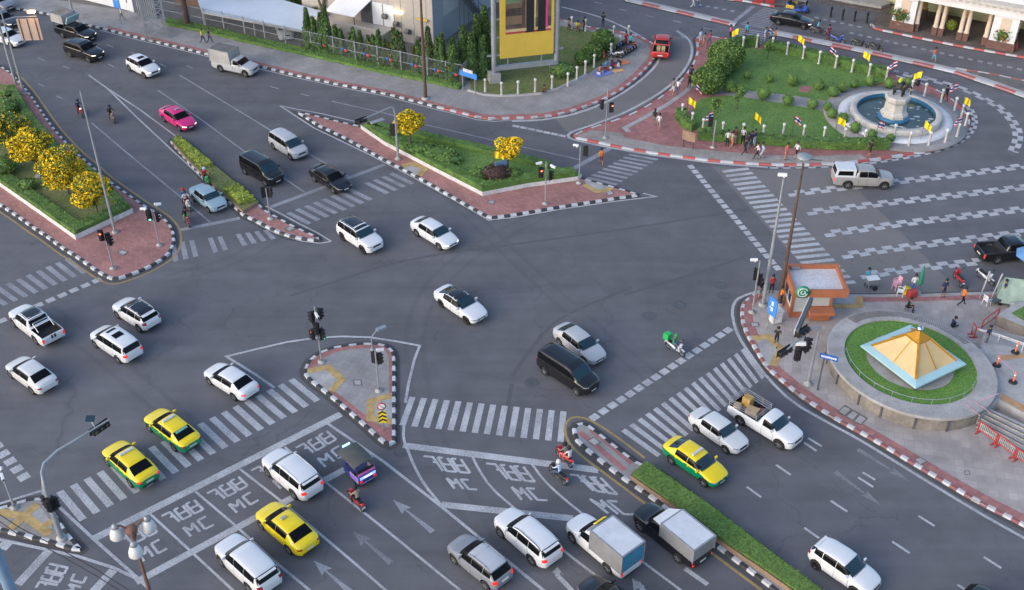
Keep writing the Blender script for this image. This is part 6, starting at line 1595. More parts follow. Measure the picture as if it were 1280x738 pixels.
# ------------------------------------------------------------------ vehicles: one smooth body per type, details fitted onto its surface
def interp(K, x):
    K = sorted(K)
    if x <= K[0][0]: return K[0][1]
    for (a, b), (c, d) in zip(K, K[1:]):
        if x <= c: return b + (d - b) * (x - a) / (c - a)
    return K[-1][1]
def sstep(a, b, x):
    t = max(0, min(1, (x - a) / (b - a))); return t * t * (3 - 2 * t)
HWD = lambda f, r: [(f, .60), (f - .10, .78), (f - .32, .91), (f - .8, .985), (0, 1), (r + .9, .985), (r + .35, .93), (r + .10, .83), (r, .68)]
SPEC = {
 'sedan': dict(W=1.78, wb=2.70, wr=.325, f=2.20, r=-2.38, gt=.72,
   top=[(2.20, .60), (2.12, .72), (1.65, .89), (1.10, 1.00), (.36, 1.385), (-.10, 1.46), (-.95, 1.445), (-1.28, 1.36), (-1.88, 1.12), (-2.26, 1.07), (-2.38, .86)],
   sh=[(2.20, .58), (2.05, .69), (1.4, .85), (.9, .91), (0, .94), (-1.5, .985), (-2.2, .98), (-2.38, .80)], ws=(1.06, .42), rw=(-1.84, -1.20), sw=[(.84, -.14), (-.17, -1.14)]),
 'saloon': dict(W=1.70, wb=2.55, wr=.30, f=2.10, r=-2.20, gt=.75,
   top=[(2.10, .62), (2.05, .76), (1.6, .88), (.95, .96), (.42, 1.34), (.1, 1.39), (-.75, 1.38), (-1.02, 1.33), (-1.42, 1.01), (-2.10, .98), (-2.20, .84)],
   sh=[(2.10, .6), (2.0, .74), (1.4, .83), (.9, .87), (0, .89), (-1.5, .93), (-2.1, .93), (-2.2, .8)], ws=(.92, .46), rw=(-1.38, -1.05), sw=[(.68, -.10), (-.13, -.96)]),
 'executive': dict(W=1.86, wb=2.94, wr=.345, f=2.28, r=-2.60, gt=.70,
   top=[(2.28, .58), (2.2, .72), (1.7, .90), (.95, 1.02), (.1, 1.40), (-.35, 1.46), (-.95, 1.43), (-1.4, 1.31), (-2.05, 1.08), (-2.45, 1.04), (-2.60, .84)],
   sh=[(2.28, .56), (2.1, .69), (1.4, .86), (.9, .93), (0, .96), (-1.5, .99), (-2.4, .97), (-2.6, .78)], ws=(.90, .16), rw=(-1.95, -1.22), sw=[(.6, -.27), (-.30, -1.26)]),
 'hatch': dict(W=1.78, wb=2.62, wr=.335, f=2.15, r=-2.08, gt=.76,
   top=[(2.15, .66), (2.07, .82), (1.6, 1.0), (1.02, 1.10), (.28, 1.52), (-.15, 1.59), (-1.1, 1.55), (-1.6, 1.42), (-1.95, 1.08), (-2.08, .8)],
   sh=[(2.15, .64), (2.0, .79), (1.4, .95), (.9, 1.0), (0, 1.02), (-1.5, 1.07), (-1.95, 1.02), (-2.08, .76)], ws=(.98, .34), rw=(-1.93, -1.60), sw=[(.72, -.12), (-.15, -1.02), (-1.06, -1.6)]),
 'suv': dict(W=1.87, wb=2.76, wr=.385, f=2.28, r=-2.45, gt=.80,
   top=[(2.28, .76), (2.2, .96), (1.7, 1.10), (1.08, 1.19), (.42, 1.68), (0, 1.79), (-1.4, 1.76), (-2.0, 1.66), (-2.32, 1.18), (-2.45, .86)],
   sh=[(2.28, .74), (2.15, .92), (1.4, 1.05), (.9, 1.1), (0, 1.12), (-1.5, 1.16), (-2.3, 1.12), (-2.45, .8)], ws=(1.04, .50), rw=(-2.30, -2.04), sw=[(.80, -.07), (-.10, -1.02), (-1.05, -1.95)]),
 'mpv': dict(W=1.80, wb=2.80, wr=.325, f=2.22, r=-2.38, gt=.80,
   top=[(2.22, .70), (2.14, .88), (1.8, 1.0), (1.42, 1.10), (.55, 1.62), (.1, 1.73), (-1.5, 1.71), (-2.05, 1.60), (-2.28, 1.15), (-2.38, .72)],
   sh=[(2.22, .66), (2.1, .83), (1.5, .97), (1.0, 1.02), (0, 1.04), (-1.5, 1.09), (-2.25, 1.06), (-2.38, .68)], ws=(1.36, .64), rw=(-2.27, -2.07), sw=[(1.0, .10), (.07, -1.0), (-1.03, -1.98)]),
 'van': dict(W=1.86, wb=3.0, wr=.345, f=2.32, r=-2.52, gt=.86,
   top=[(2.32, .78), (2.26, 1.0), (2.0, 1.13), (1.58, 1.22), (.82, 1.78), (.4, 1.89), (-1.9, 1.88), (-2.3, 1.78), (-2.46, 1.15), (-2.52, .7)],
   sh=[(2.32, .74), (2.2, .96), (1.7, 1.09), (1.2, 1.14), (0, 1.15), (-1.8, 1.19), (-2.44, 1.1), (-2.52, .66)], ws=(1.54, .90), rw=(-2.45, -2.31), sw=[(1.2, .40), (.37, -.90), (-.93, -2.2)]),
 'pickup': dict(W=1.86, wb=3.08, wr=.385, f=2.40, r=-2.78, gt=.79, bed=(-1.16, -2.68),
   top=[(2.40, .76), (2.32, .97), (1.8, 1.10), (1.22, 1.19), (.62, 1.66), (.25, 1.76), (-.55, 1.74), (-.82, 1.66), (-1.02, 1.15), (-1.1, 1.13), (-2.7, 1.13), (-2.78, .92)],
   sh=[(2.40, .74), (2.25, .92), (1.5, 1.05), (1, 1.09), (0, 1.1), (-1.5, 1.11), (-2.7, 1.11), (-2.78, .88)], ws=(1.18, .70), rw=(-.99, -.84), sw=[(.92, .03), (.0, -.68)]),
 'single_cab': dict(W=1.80, wb=3.08, wr=.37, f=2.40, r=-2.70, gt=.80, bed=(-.34, -2.60),
   top=[(2.40, .74), (2.32, .94), (1.8, 1.07), (1.22, 1.15), (.62, 1.60), (.3, 1.68), (.05, 1.66), (-.1, 1.60), (-.24, 1.1), (-.3, 1.06), (-2.62, 1.06), (-2.70, .88)],
   sh=[(2.40, .72), (2.25, .9), (1.5, 1.02), (1, 1.05), (0, 1.05), (-1.5, 1.05), (-2.6, 1.04), (-2.70, .84)], ws=(1.18, .70), rw=(-.22, -.12), sw=[(.92, .12)]),
}
_BODY = {}
def car_body(kind, bed=True, two=None):
    """smooth closed body with wheel openings (and a hollow bed); returns mesh and its BVH"""
    key = (kind, bed, two)
    if key in _BODY: return _BODY[key]
    s = SPEC[kind]; w0 = s['W'] / 2; f, r = s['f'], s['r']; hw = HWD(f, r)
    if s.get('bed'): hw = hw[:5] + [(r + .3, .985), (r + .05, .97), (r, .95)]
    xs = sorted(set([round(k[0], 3) for k in s['top']] + [round(r + (f - r) * i / 34, 3) for i in range(35)] + [f - .05, r + .05]))
    xs2 = [xs[0]]
    for x in xs[1:]:
        if x - xs2[-1] > .035: xs2.append(x)
    xs2[-1] = f
    bm = bmesh.new(); rows = []
    for x in xs2:
        w = interp(hw, x) * w0; zt = interp(s['top'], x); zs = min(interp(s['sh'], x), zt - .015)
        zb = interp([(f, .33), (f - .35, .22), (0, .21), (r + .4, .24), (r, .38)], x); c = zt - zs; t = sstep(.14, .42, c); gt = s['gt']
        zm = zb + (zs - zb) * .55
        sec = [(0, zb), (w * .82, zb), (w * .95, zb + .05), (w * .985, zb + .20), (w, zm), (w * .985, zs - .07), (w * .955, zs)]
        cA = w * (.90 + .02 * t)
        sec += [(cA, zs + c * .09 + .004), (w * (.80 + (gt + .07 - .80) * t), zs + c * (.55 + .25 * t)), (w * (.55 + (gt * .86 - .55) * t), zs + c * (.86 + .09 * t)), (w * .28, zs + c * (.97 + .02 * t)), (0, zt)]
        ring = [bm.verts.new((x, y, z)) for y, z in sec] + [bm.verts.new((x, -y, z)) for y, z in sec[-2:0:-1]]
        rows.append(ring)
    n = len(rows[0])
    for a, b in zip(rows, rows[1:]):
        for i in range(n): bm.faces.new((a[i], b[i], b[(i + 1) % n], a[(i + 1) % n]))
    bm.faces.new(rows[0]); bm.faces.new(rows[-1][::-1])
    bmesh.ops.recalc_face_normals(bm, faces=bm.faces[:])
    me = bpy.data.meshes.new('body'); bm.to_mesh(me); bm.free()
    for p in me.polygons: p.use_smooth = True
    o = bpy.data.objects.new('body', me); COL.objects.link(o)
    me.materials.append(M_WHITE); me.materials.append(M_BLACKM)
    if two: me.materials.append(two[1])
    md = o.modifiers.new('s', 'SUBSURF'); md.levels = 1; md.render_levels = 1
    cutters = []
    def cut(mesh_mb):
        cm = mesh_mb.mesh('cut', [M_BLACKM]); co = bpy.data.objects.new('cut', cm); COL.objects.link(co)
        bb = bmesh.new(); bb.from_mesh(cm); bmesh.ops.recalc_face_normals(bb, faces=bb.faces[:]); bb.to_mesh(cm); bb.free()
        b_ = o.modifiers.new('b', 'BOOLEAN'); b_.operation = 'DIFFERENCE'; b_.object = co; b_.solver = 'EXACT'
        try: b_.material_mode = 'TRANSFER'
        except Exception: pass
        cutters.append(co)
    Mx = Matrix.Rotation(PI / 2, 4, 'X')
    for x in (s['wb'] / 2, -s['wb'] / 2):
        for sd in (1, -1):
            mb = MB(); mb.lathe([(s['wr'] + .065, -.17), (s['wr'] + .065, .35)], (x, (w0 - .02) * sd, s['wr'] + .02), 24, 0, Mx if sd < 0 else Matrix.Rotation(-PI / 2, 4, 'X'), smooth=False, cap=True); cut(mb)
    if s.get('bed') and bed:
        b0, b1 = s['bed']; mb = MB(); mb.box(((b0 + b1) / 2, 0, 1.4), (abs(b0 - b1), s['W'] - .22, 1.35)); cut(mb)
    dg = bpy.context.evaluated_depsgraph_get(); dg.update()
    out = bpy.data.meshes.new_from_object(o.evaluated_get(dg)); out.name = 'body'
    bpy.data.objects.remove(o)
    for co in cutters:
        m_ = co.data; bpy.data.objects.remove(co); bpy.data.meshes.remove(m_)
    mats = [m.name if m else '' for m in out.materials]
    if two:
        for p in out.polygons:
            if out.materials[p.material_index] is M_WHITE or p.material_index == 0:
                c_ = p.center
                if c_.z < (two[0] - .20 * sstep(1.0, 1.7, c_.x)) and (p.normal.z < .8 or c_.z < .6): p.material_index = 2
    bm = bmesh.new(); bm.from_mesh(out); bv = BVHTree.FromBMesh(bm); bm.free()
    _BODY[key] = (out, bv); return _BODY[key]

def fit(bv, grid, d, off=.006):
    """project a grid of points along d on the body"""
    d = Vector(d).normalized(); R_, last = [], None
    for row in grid:
        rr = []
        for p in row:
            p = Vector(p); h, nrm, *_ = bv.ray_cast(p - d * 1.2, d, 3.0)
            if h is None:
                h2 = bv.find_nearest(p); h = h2[0]; nrm = h2[1]
            if nrm.dot(d) > 0: nrm = -nrm
            rr.append(h + nrm * off)
        R_.append(rr)
    return R_
def gridmesh(name, R_, m, flip=False):
    nr, nc = len(R_), len(R_[0]); vs = [p for r in R_ for p in r]; fs = []
    for i in range(nr - 1):
        for j in range(nc - 1):
            q = (i * nc + j, i * nc + j + 1, (i + 1) * nc + j + 1, (i + 1) * nc + j); fs.append(q[::-1] if flip else q)
    mb = MB(); mb.add(vs, fs, 0, True); return mb.mesh(name, [m])
def lerp(a, b, t): return a + (b - a) * t
_PARTS = {}
def car_parts(kind, bed, two):
    """list of (name, mesh, role, children) fitted to a body"""
    key = (kind, bed, two)
    if key in _PARTS: return _PARTS[key]
    me, bv = car_body(kind, bed, two); s = SPEC[kind]; w0 = s['W'] / 2; out = []
    zt = lambda x: interp(s['top'], x); zsh = lambda x: interp(s['sh'], x)
    def slope(name, xb, xt, yb, yt, role, nn=13, mm=9, off=.010, inset=0):
        pb, pt = Vector((xb, 0, zt(xb))), Vector((xt, 0, zt(xt))); d = pt - pb
        nrm = Vector((-d.z, 0, d.x)) if d.x < 0 and xb > xt else Vector((d.z, 0, -d.x))
        nrm = nrm.normalized()
        if nrm.z < 0: nrm = -nrm
        if xb < xt: nrm = Vector((-abs(d.z), 0, abs(d.x))).normalized()
        else: nrm = Vector((abs(d.z), 0, abs(d.x))).normalized()
        g = [[pb.lerp(pt, i / (mm - 1)) + Vector((0, lerp(-1, 1, j / (nn - 1)) * lerp(yb, yt, i / (mm - 1)), 0)) for j in range(nn)] for i in range(mm)]
        out.append((name, gridmesh(name, fit(bv, g, -nrm, off), M_GLASS, xb > xt and False), role))
    gy = s['gt']
    slope('windscreen', s['ws'][0], s['ws'][1], w0 * .80, w0 * (gy - .02), 'glass')
    slope('rear_window', s['rw'][0], s['rw'][1], w0 * (.74 if kind not in ('suv', 'mpv', 'van', 'hatch') else gy), w0 * (gy - .06), 'rglass')
    nw = len(s['sw'])
    for (xa, xb) in s['sw']:
        for sd in (1, -1):
            g = []
            for i in range(8):
                row = []
                for j in range(17):
                    x = lerp(xa, xb, j / 16); c = zt(x) - zsh(x); zl, zh = zsh(x) + c * .10, zsh(x) + c * .82
                    if c < .12: zl = zh = zsh(x) + c * .3
                    row.append((x, sd * w0 * .8, lerp(zl, zh, i / 7)))
                g.append(row)
            out.append(('side_window', gridmesh('side_window', fit(bv, g, (0, -sd, 0), .013), M_GLASS), 'side'))
    # lamps wrap the corners
    f, r = s['f'], s['r']
    zf, zr = zsh(f - .12), zsh(r + .1)
    tall = kind in ('suv', 'mpv', 'van', 'hatch')
    for sd in (1, -1):
        g = [[(f, sd * w0 * lerp(.52, .95, j / 7), lerp(zf - .07, zf + .01 - .02 * (1 - j / 7), i / 3) + .05 * (j / 7)) for j in range(8)] for i in range(4)]
        out.append(('headlight', gridmesh('headlight', fit(bv, g, (-1, -sd * .25, -.1), .008), M_HEAD), 'head'))
        if tall: g = [[(r, sd * w0 * lerp(.62, .95, j / 6), lerp(zr - .12, zr + .08, i / 5)) for j in range(7)] for i in range(6)]
        elif s.get('bed'): g = [[(r, sd * w0 * lerp(.80, .97, j / 4), lerp(zr - .42, zr - .12, i / 4)) for j in range(5)] for i in range(5)]
        else: g = [[(r, sd * w0 * lerp(.60, .93, j / 7), lerp(zr - .10, zr + .01, i / 3)) for j in range(8)] for i in range(4)]
        out.append(('tail_light', gridmesh('tail_light', fit(bv, g, (1, -sd * .3, -.1), .008), M_TAIL), 'tail'))
    g = [[(f, w0 * lerp(-.42, .42, j / 6), lerp(zf - .17, zf - .03, i / 2)) for j in range(7)] for i in range(3)]
    out.append(('grille', gridmesh('grille', fit(bv, g, (-1, 0, 0), .008), M_BLACK), 'grille'))
    g = [[(f, w0 * lerp(-.70, .70, j / 8), lerp(.30, .42, i / 2)) for j in range(9)] for i in range(3)]
    out.append(('bumper_intake', gridmesh('bumper_intake', fit(bv, g, (-1, 0, 0), .008), M_BLACKM), 'trim'))
    g = [[(r, w0 * lerp(-.80, .80, j / 8), lerp(.38, .50, i / 2)) for j in range(9)] for i in range(3)]
    out.append(('rear_bumper_trim', gridmesh('rear_bumper_trim', fit(bv, g, (1, 0, 0), .008), M_BLACKM), 'trim'))
    g = [[(f, lerp(-.24, .24, j / 3), lerp(.46, .56, i / 2)) for j in range(4)] for i in range(3)]
    out.append(('number_plate', gridmesh('number_plate', fit(bv, g, (-1, 0, 0), .016), M_PLATE), 'plate'))
    pz = .62 if not tall else .78
    g = [[(r, lerp(-.26, .26, j / 3), lerp(pz, pz + .13, i / 2)) for j in range(4)] for i in range(3)]
    out.append(('number_plate', gridmesh('number_plate', fit(bv, g, (1, 0, 0), .016), M_PLATE), 'plate'))
    # panel gaps and handles on the doors
    for sd in (1, -1):
        xa, xb = s['wb'] / 2 - s['wr'] - .09, -s['wb'] / 2 + s['wr'] + .09
        g = [[(lerp(xa, xb, j / 12), sd * w0, lerp(.235, .36 if s['wr'] > .36 else .31, i / 2)) for j in range(13)] for i in range(3)]
        out.append(('side_sill', gridmesh('side_sill', fit(bv, g, (0, -sd, 0), .008), M_BLACKM), 'trim'))
    ends = [s['sw'][0][0] + .08] + [x[1] - .015 for x in s['sw'][:2]]
    mb = MB()
    for sd in (1, -1):
        for x in ends:
            g = [[(x + dx, sd * w0, lerp(.34, zsh(x) - .03, i / 6)) for dx in (-.009, .009)] for i in range(7)]
            R_ = fit(bv, g, (0, -sd, 0), .003); vs = [p for rw in R_ for p in rw]
            mb.add(vs, [(2 * i, 2 * i + 1, 2 * i + 3, 2 * i + 2) for i in range(6)])
    xh = s['ws'][0] + .02
    g = [[(xh + dx, w0 * lerp(-.82, .82, j / 8), zt(xh)) for dx in (-.012, .012)] for j in range(9)]
    R_ = fit(bv, g, (0, 0, -1), .003); vs = [p for rw in R_ for p in rw]; mb.add(vs, [(2 * i, 2 * i + 1, 2 * i + 3, 2 * i + 2) for i in range(8)])
    out.append(('panel_gaps', mb.mesh('panel_gaps', [M_BLACKM]), 'trim'))
    for sd in (1, -1):
        for (xa, xb) in s['sw'][:2]:
            x = xb + .16; zc = zsh(x) - .10
            h, nrm, *_ = bv.ray_cast(Vector((x, sd * 2, zc)), Vector((0, -sd, 0)), 3)
            if h is None: continue
            mb = MB(); mb.rbox((h.x, h.y + sd * .015, h.z), (.20, .035, .035), .012); out.append(('door_handle', mb.mesh('door_handle', [M_CHROME]), 'paintpart'))
        xm = s['sw'][0][0] - .02
        mb = MB(); zc = zsh(xm) + .10; y = w0 * .93
        mb.rbox((xm, sd * (y + .10), zc), (.13, .24, .17), .05); out.append(('side_mirror', mb.mesh('side_mirror', [M_WHITE]), 'paintpart'))
    # wheels
    wr = s['wr']; Mr = Matrix.Rotation(PI / 2, 4, 'X')
    for x in (s['wb'] / 2, -s['wb'] / 2):
        for sd in (1, -1):
            Ms = Mr if sd < 0 else Matrix.Rotation(-PI / 2, 4, 'X')
            mb = MB(); mb.lathe([(wr * .62, -.11), (wr * .95, -.11), (wr, -.07), (wr, .07), (wr * .95, .10), (wr * .68, .105), (wr * .64, .06)], (0, 0, 0), 22, 0, Ms)
            ty = mb.mesh('wheel', [M_TYRE])
            mb = MB(); mb.lathe([(wr * .66, .085), (wr * .60, .07), (wr * .55, .03), (1e-4, .03)], (0, 0, 0), 20, 1, Ms)
            for k in range(6):
                a = k * PI / 3
                p0 = Ms @ Vector((.05 * math.cos(a), .05 * math.sin(a), .075)); p1 = Ms @ Vector((wr * .62 * math.cos(a), wr * .62 * math.sin(a), .075)); mb.beam(p0, p1, .075, .03)
            mb.lathe([(.07, .095), (1e-4, .1)], (0, 0, 0), 10, 0, Ms)
            rm = mb.mesh('rim', [M_RIM, M_BLACK])
            out.append(('wheel', ty, ('wheel', (x, sd * (w0 - .115), wr), rm)))
    _PARTS[key] = out; return out

def vehicle(name, label, kind, colour, wheels=None, rear=None, front=None, cat='car', group=None, lit=False, braking=False, glass=None, name_rim=None, two=None, roof=None, rails=False, sunroof=False, extra=None, bed=True, hd=None, spoiler=False, fl=False, handles=None, yoff=0):
    """place a vehicle by the road contact points of the two wheels on the side towards the camera"""
    s = SPEC[kind]
    a, b = at(*wheels[0]), at(*wheels[1])
    d = (b - a); d.z = 0; d.normalize(); nl = Vector((-d.y, d.x, 0)); mid = (a + b) / 2
    sgn = 1 if nl.dot(-mid) > 0 else -1
    c = mid - nl * sgn * (s['W'] / 2 - .03)
    t = thing(name, label, cat, (c.x, c.y, .012), math.atan2(d.y, d.x), group)
    t.scale = (random.uniform(.97, 1.03), random.uniform(.98, 1.02), random.uniform(.97, 1.04))
    me, bv = car_body(kind, bed, two)
    o = link('body', me, t); recolour(o, 0, colour)
    for (nm, m, role) in car_parts(kind, bed, two):
        p = link(nm, m, t)
        if isinstance(role, tuple):
            p.location = role[1]; rm = link('rim', role[2], p)
            if name_rim: recolour(rm, 0, name_rim)
        elif role in ('glass', 'rglass') and glass: recolour(p, 0, glass)
        elif role == 'paintpart': recolour(p, 0, handles or colour)
        elif role == 'head' and lit: recolour(p, 0, M_HEADON)
        elif role == 'tail' and braking: recolour(p, 0, M_TAILON)
    w0 = s['W'] / 2; zt = lambda x: interp(s['top'], x)
    xt0, xt1 = s['ws'][1] + .0, s['rw'][1] + .0
    if roof:
        g = [[(lerp(xt0 + .10, xt1 - .08, i / 12), w0 * lerp(-1, 1, j / 12) * (s['gt'] + .05), 2.0) for j in range(13)] for i in range(13)]
        link('roof_panel', gridmesh('roof_panel', fit(bv, g, (0, 0, -1), .006), roof), t)
    if sunroof:
        for (q0, q1, m_) in ((.12, .36, M_GLASS),) if sunroof == 1 else ((.10, .22, M_GLASS), (.36, .58, M_GLASS)):
            g = [[(lerp(xt0, xt1, lerp(q0, q1, i / 4)), w0 * lerp(-.40, .40, j / 4), 2.0) for j in range(5)] for i in range(5)]
            link('sunroof', gridmesh('sunroof', fit(bv, g, (0, 0, -1), .009), m_), t)
    if rails:
        for sd in (1, -1):
            P = []
            for i in range(9):
                x = lerp(xt0 - .15, xt1 + .1, i / 8); h, *_ = bv.ray_cast(Vector((x, sd * w0 * s['gt'] * .90, 3)), Vector((0, 0, -1)), 4); P.append(h + Vector((0, 0, .05)))
            P[0].z -= .04; P[-1].z -= .04
            mb = MB(); mb.tube(P, .022, 6); mb.build('roof_rail', M_GALV if rails is True else rails, t)
    if spoiler:
        x = s['rw'][1] - .06; mb = MB(); mb.rbox((x, 0, zt(x) + .02), (.26, s['W'] * .62, .05), .02); sp = mb.build('spoiler', M_WHITE, t); recolour(sp, 0, colour)
    if extra: extra(t, s, bv)
    return t

WHT = paint((.66, .67, .69), name='car_white'); WHT2 = paint((.60, .60, .60), name='car_white_warm'); BLK = paint((.010, .010, .012), .2, 'car_black'); SLV = paint((.42, .43, .45), .3, 'car_silver')
GRY = paint((.22, .23, .26), .3, 'car_grey'); YLW = paint((.82, .62, .004), name='taxi_yellow'); GRN = paint((.0, .22, .09), name='taxi_green'); PNK = paint((.62, .018, .17), name='taxi_pink'); RDP = paint((.42, .028, .022), name='car_red')
BLU = paint((.26, .37, .43), name='car_pale_blue'); CHM = paint((.30, .29, .28), .3, 'car_champagne'); DBL = paint((.05, .06, .08), .2, 'car_dark_blue')
ROOFB = mat('roof_black', (.012, .012, .014), .12, .05, 1, coat=.8)
def taxi_sign(t, s, bv):
    mb = MB(); x = .0; mb.rbox((x, 0, interp(s['top'], x) + .07), (.16, .95, .13), .03); mb.build('taxi_sign', M_ALUTOP, t)
def small_sign(t, s, bv):
    mb = MB(); mb.rbox((-.1, .1, interp(s['top'], -.1) + .05), (.2, .35, .1), .03); mb.build('taxi_sign', M_CONC, t)
def sticker(t, s, bv):
    g = [[(lerp(s['rw'][1] - .02, s['rw'][1] - .18, i / 3), s['W'] / 2 * lerp(-.5, .5, j / 5), 2.0) for j in range(6)] for i in range(4)]
    link('window_sticker', gridmesh('window_sticker', fit(bv, g, (0, 0, -1), .014), mat('sticker_green', (.15, .42, .30), .5, .3, 5)), t)
def taxi_full(t, s, bv): taxi_sign(t, s, bv); sticker(t, s, bv)
def bed_bar(t, s, bv):
    mb = MB()
    for sd in (.62, -.62): mb.tube([(-1.9, sd, 1.12), (-1.3, sd, 1.62)], .04, 6)
    mb.tube([(-1.3, -.62, 1.6), (-1.3, .62, 1.6)], .045, 6); mb.build('sport_bar', M_CHROME, t)
    for y in (-.12, .12): mb = MB(); mb.box((s['r'] - .02, y, .95), (.03, .12, .30)); mb.build('tailgate_stripe', M_BLACK, t)
def canopy(col, high=False):
    def f(t, s, bv):
        b0, b1 = s['bed'][0] + .2, s['bed'][1] - .03; h = .68
        mb = MB(); w = s['W'] - .16
        mb.add([(b0 - .06, -w / 2, 1.12), (b1, -w / 2, 1.12), (b1 + .15, -w / 2 + .16, 1.12 + h), (b0, -w / 2 + .16, 1.12 + h), (b0 - .06, w / 2, 1.12), (b1, w / 2, 1.12), (b1 + .15, w / 2 - .16, 1.12 + h), (b0, w / 2 - .16, 1.12 + h)],
               [(0, 1, 2, 3), (7, 6, 5, 4), (3, 2, 6, 7), (1, 5, 6, 2), (0, 3, 7, 4)]); mb.build('canopy', col, t)
        for sd in (1, -1):
            mb = MB(); y0, y1 = sd * (w / 2 - .035), sd * (w / 2 - .125)
            mb.add([(b0 - .25, y0 + sd * .012, 1.28), (b1 + .2, y0 + sd * .012, 1.28), (b1 + .28, y1 + sd * .012, 1.66), (b0 - .25, y1 + sd * .012, 1.66)], [(0, 1, 2, 3)]); mb.build('canopy_window', M_GLASS, t)
        mb = MB(); mb.add([(b1 + .02, -.66, 1.24), (b1 + .02, .66, 1.24), (b1 + .12, .58, 1.68), (b1 + .12, -.58, 1.68)], [(0, 1, 2, 3)]); o_ = mb.build('canopy_rear_window', M_GLASS, t); o_.location.x = -.02
    return f
def cargo_box(front, back, z0, z1, wall, top, over=0.0, doors=None, slope_front=0.0, w=None, ribs=True):
    def f(t, s, bv):
        W_ = w or s['W'] + .02; L = front - back
        mb = MB()
        vs = [(back, -W_ / 2, z0), (front, -W_ / 2, z0), (front, W_ / 2, z0), (back, W_ / 2, z0), (back, -W_ / 2, z1), (front - slope_front, -W_ / 2, z1), (front - slope_front, W_ / 2, z1), (back, W_ / 2, z1)]
        mb.add(vs, [(3, 2, 1, 0), (0, 1, 5, 4), (1, 2, 6, 5), (2, 3, 7, 6), (3, 0, 4, 7), (4, 5, 6, 7)]); bx_ = mb.build('cargo_box', wall, t)
        mb = MB(); mb.box(((front - slope_front + back) / 2, 0, z1 + .015), (L - slope_front - .12, W_ - .14, .03)); mb.build('box_roof', top, bx_)
        mb = MB(); 
        for sd in (1, -1): mb.beam((back, sd * W_ / 2, z1), (front - slope_front, sd * W_ / 2, z1), .07, .07); mb.beam((back, sd * W_ / 2, z0), (back, sd * W_ / 2, z1), .07, .07); mb.beam((front, sd * W_ / 2, z0), (front - slope_front, sd * W_ / 2, z1), .06, .06)
        mb.beam((back, -W_ / 2, z1), (back, W_ / 2, z1), .07, .07); mb.beam((front - slope_front, -W_ / 2, z1), (front - slope_front, W_ / 2, z1), .07, .07); mb.build('box_frame', M_GALV, bx_)
        if doors:
            for sd in (1, -1): mb = MB(); mb.box((back - .02, sd * W_ * .235, (z0 + z1) / 2 + .08), (.04, W_ * .40, (z1 - z0) - .32)); mb.build('box_door', doors, bx_)
    return f
V = []
WHT_B = dict(colour=WHT)
vehicle('car', 'white hatchback with lit headlamps at the left frame edge below the overhead panel', 'hatch', WHT, [(-7, 54), (14.8, 61)], lit=True, group='cars on the upper left road')
vehicle('suv', 'black suv with headlamps lit in front of the black pickup at the top left', 'suv', BLK, [(88.6, 72.2), (110, 78.8)], lit=True, group='cars on the upper left road')
def food_box(t, s, bv):
    cargo_box(-.85, -2.75, 1.75, 2.75, M_CONC, M_CONC_TAN, slope_front=0)(t, s, bv)
    mb = MB()
    for x in (-.95, -2.65):
        for y in (.8, -.8): mb.beam((x, y, 1.1), (x, y, 1.8), .06)
    mb.build('box_legs', M_STEEL_D, t)
    mb = MB(); mb.rbox((-.25, 0, 2.25), (.12, 1.8, .95), .03, 0, 0, .5); mb.build('front_board', mat('teal_board', (.20, .42, .46), .6, rgb2=(.55, .65, .68), scale=2.2), t)
vehicle('pickup_truck', 'black pickup carrying a raised grey box with a teal and white front board', 'pickup', BLK, [(79.6, 48.4), (101.5, 55)], cat='pickup', lit=True, extra=food_box, group='cars on the upper left road')
vehicle('car', 'dark car with one lit headlamp at the far left edge above the white hatchback', 'sedan', DBL, [(-13, 30), (7, 37)], lit=True, group='cars on the upper left road')
vehicle('car', 'blue grey car front cut by the top left corner of the frame', 'hatch', GRY, [(-16, 10), (2, 17)], group='cars on the upper left road')
vehicle('suv', 'white crossover with a glass sunroof driving alone ahead of the black suv', 'hatch', WHT, [(162.4, 89.4), (180.5, 98.4)], lit=True, sunroof=1, group='cars on the upper left road')
vehicle('pickup_truck', 'silver pickup with a tall grey canvas box near the upper kerb', 'single_cab', SLV, [(277.7, 91), (305, 97)], cat='pickup', bed=True, extra=cargo_box(-.12, -2.72, 1.02, 2.35, M_CONC, M_CONC_D, slope_front=.1), group='cars on the upper left road')
def wind_deflector(t, s, bv):
    mb = MB(); mb.add([(-.2, -.85, 2.35), (-.2, .85, 2.35), (.55, .7, 1.72), (.55, -.7, 1.72)], [(0, 1, 2, 3)])
vehicle('taxi', 'bright pink taxi with lit headlamps above the end of the lime hedge', 'sedan', PNK, [(206, 153.7), (223, 164.3)], cat='taxi', lit=True, extra=small_sign)
vehicle('minivan', 'silver white mpv waiting behind the black sedan beside the triangular island', 'mpv', SLV, [(342, 187.7), (362.5, 200.6)], cat='van', glass=M_GLASSB)
vehicle('van', 'tall black van with a blue tinted windscreen waiting beside the thin median', 'van', BLK, [(307.3, 219.5), (330.5, 233)], cat='van', glass=M_GLASSB)
vehicle('car', 'black sedan with a red tail lamp crossing the stop line before the zebra', 'sedan', BLK, [(394.7, 229), (414.5, 241.3)], braking=True)
vehicle('car', 'old pale blue boxy saloon waiting beside the motorcycles at the thin median', 'saloon', BLU, [(243.8, 253.5), (259.5, 265.5)], glass=M_GLASSB)
vehicle('suv', 'white suv with a black roof and roof rails past the zebra in the upper junction', 'suv', WHT, [(428, 301.5), (452.6, 317.7)], roof=ROOFB, rails=M_BLACK, name_rim=M_RIMD, glass=M_GLASSB)
vehicle('car', 'white sedan with lit headlamps beside the black roofed suv in the junction', 'sedan', WHT, [(520.8, 296.4), (547.9, 313)], lit=True, glass=M_GLASSB)
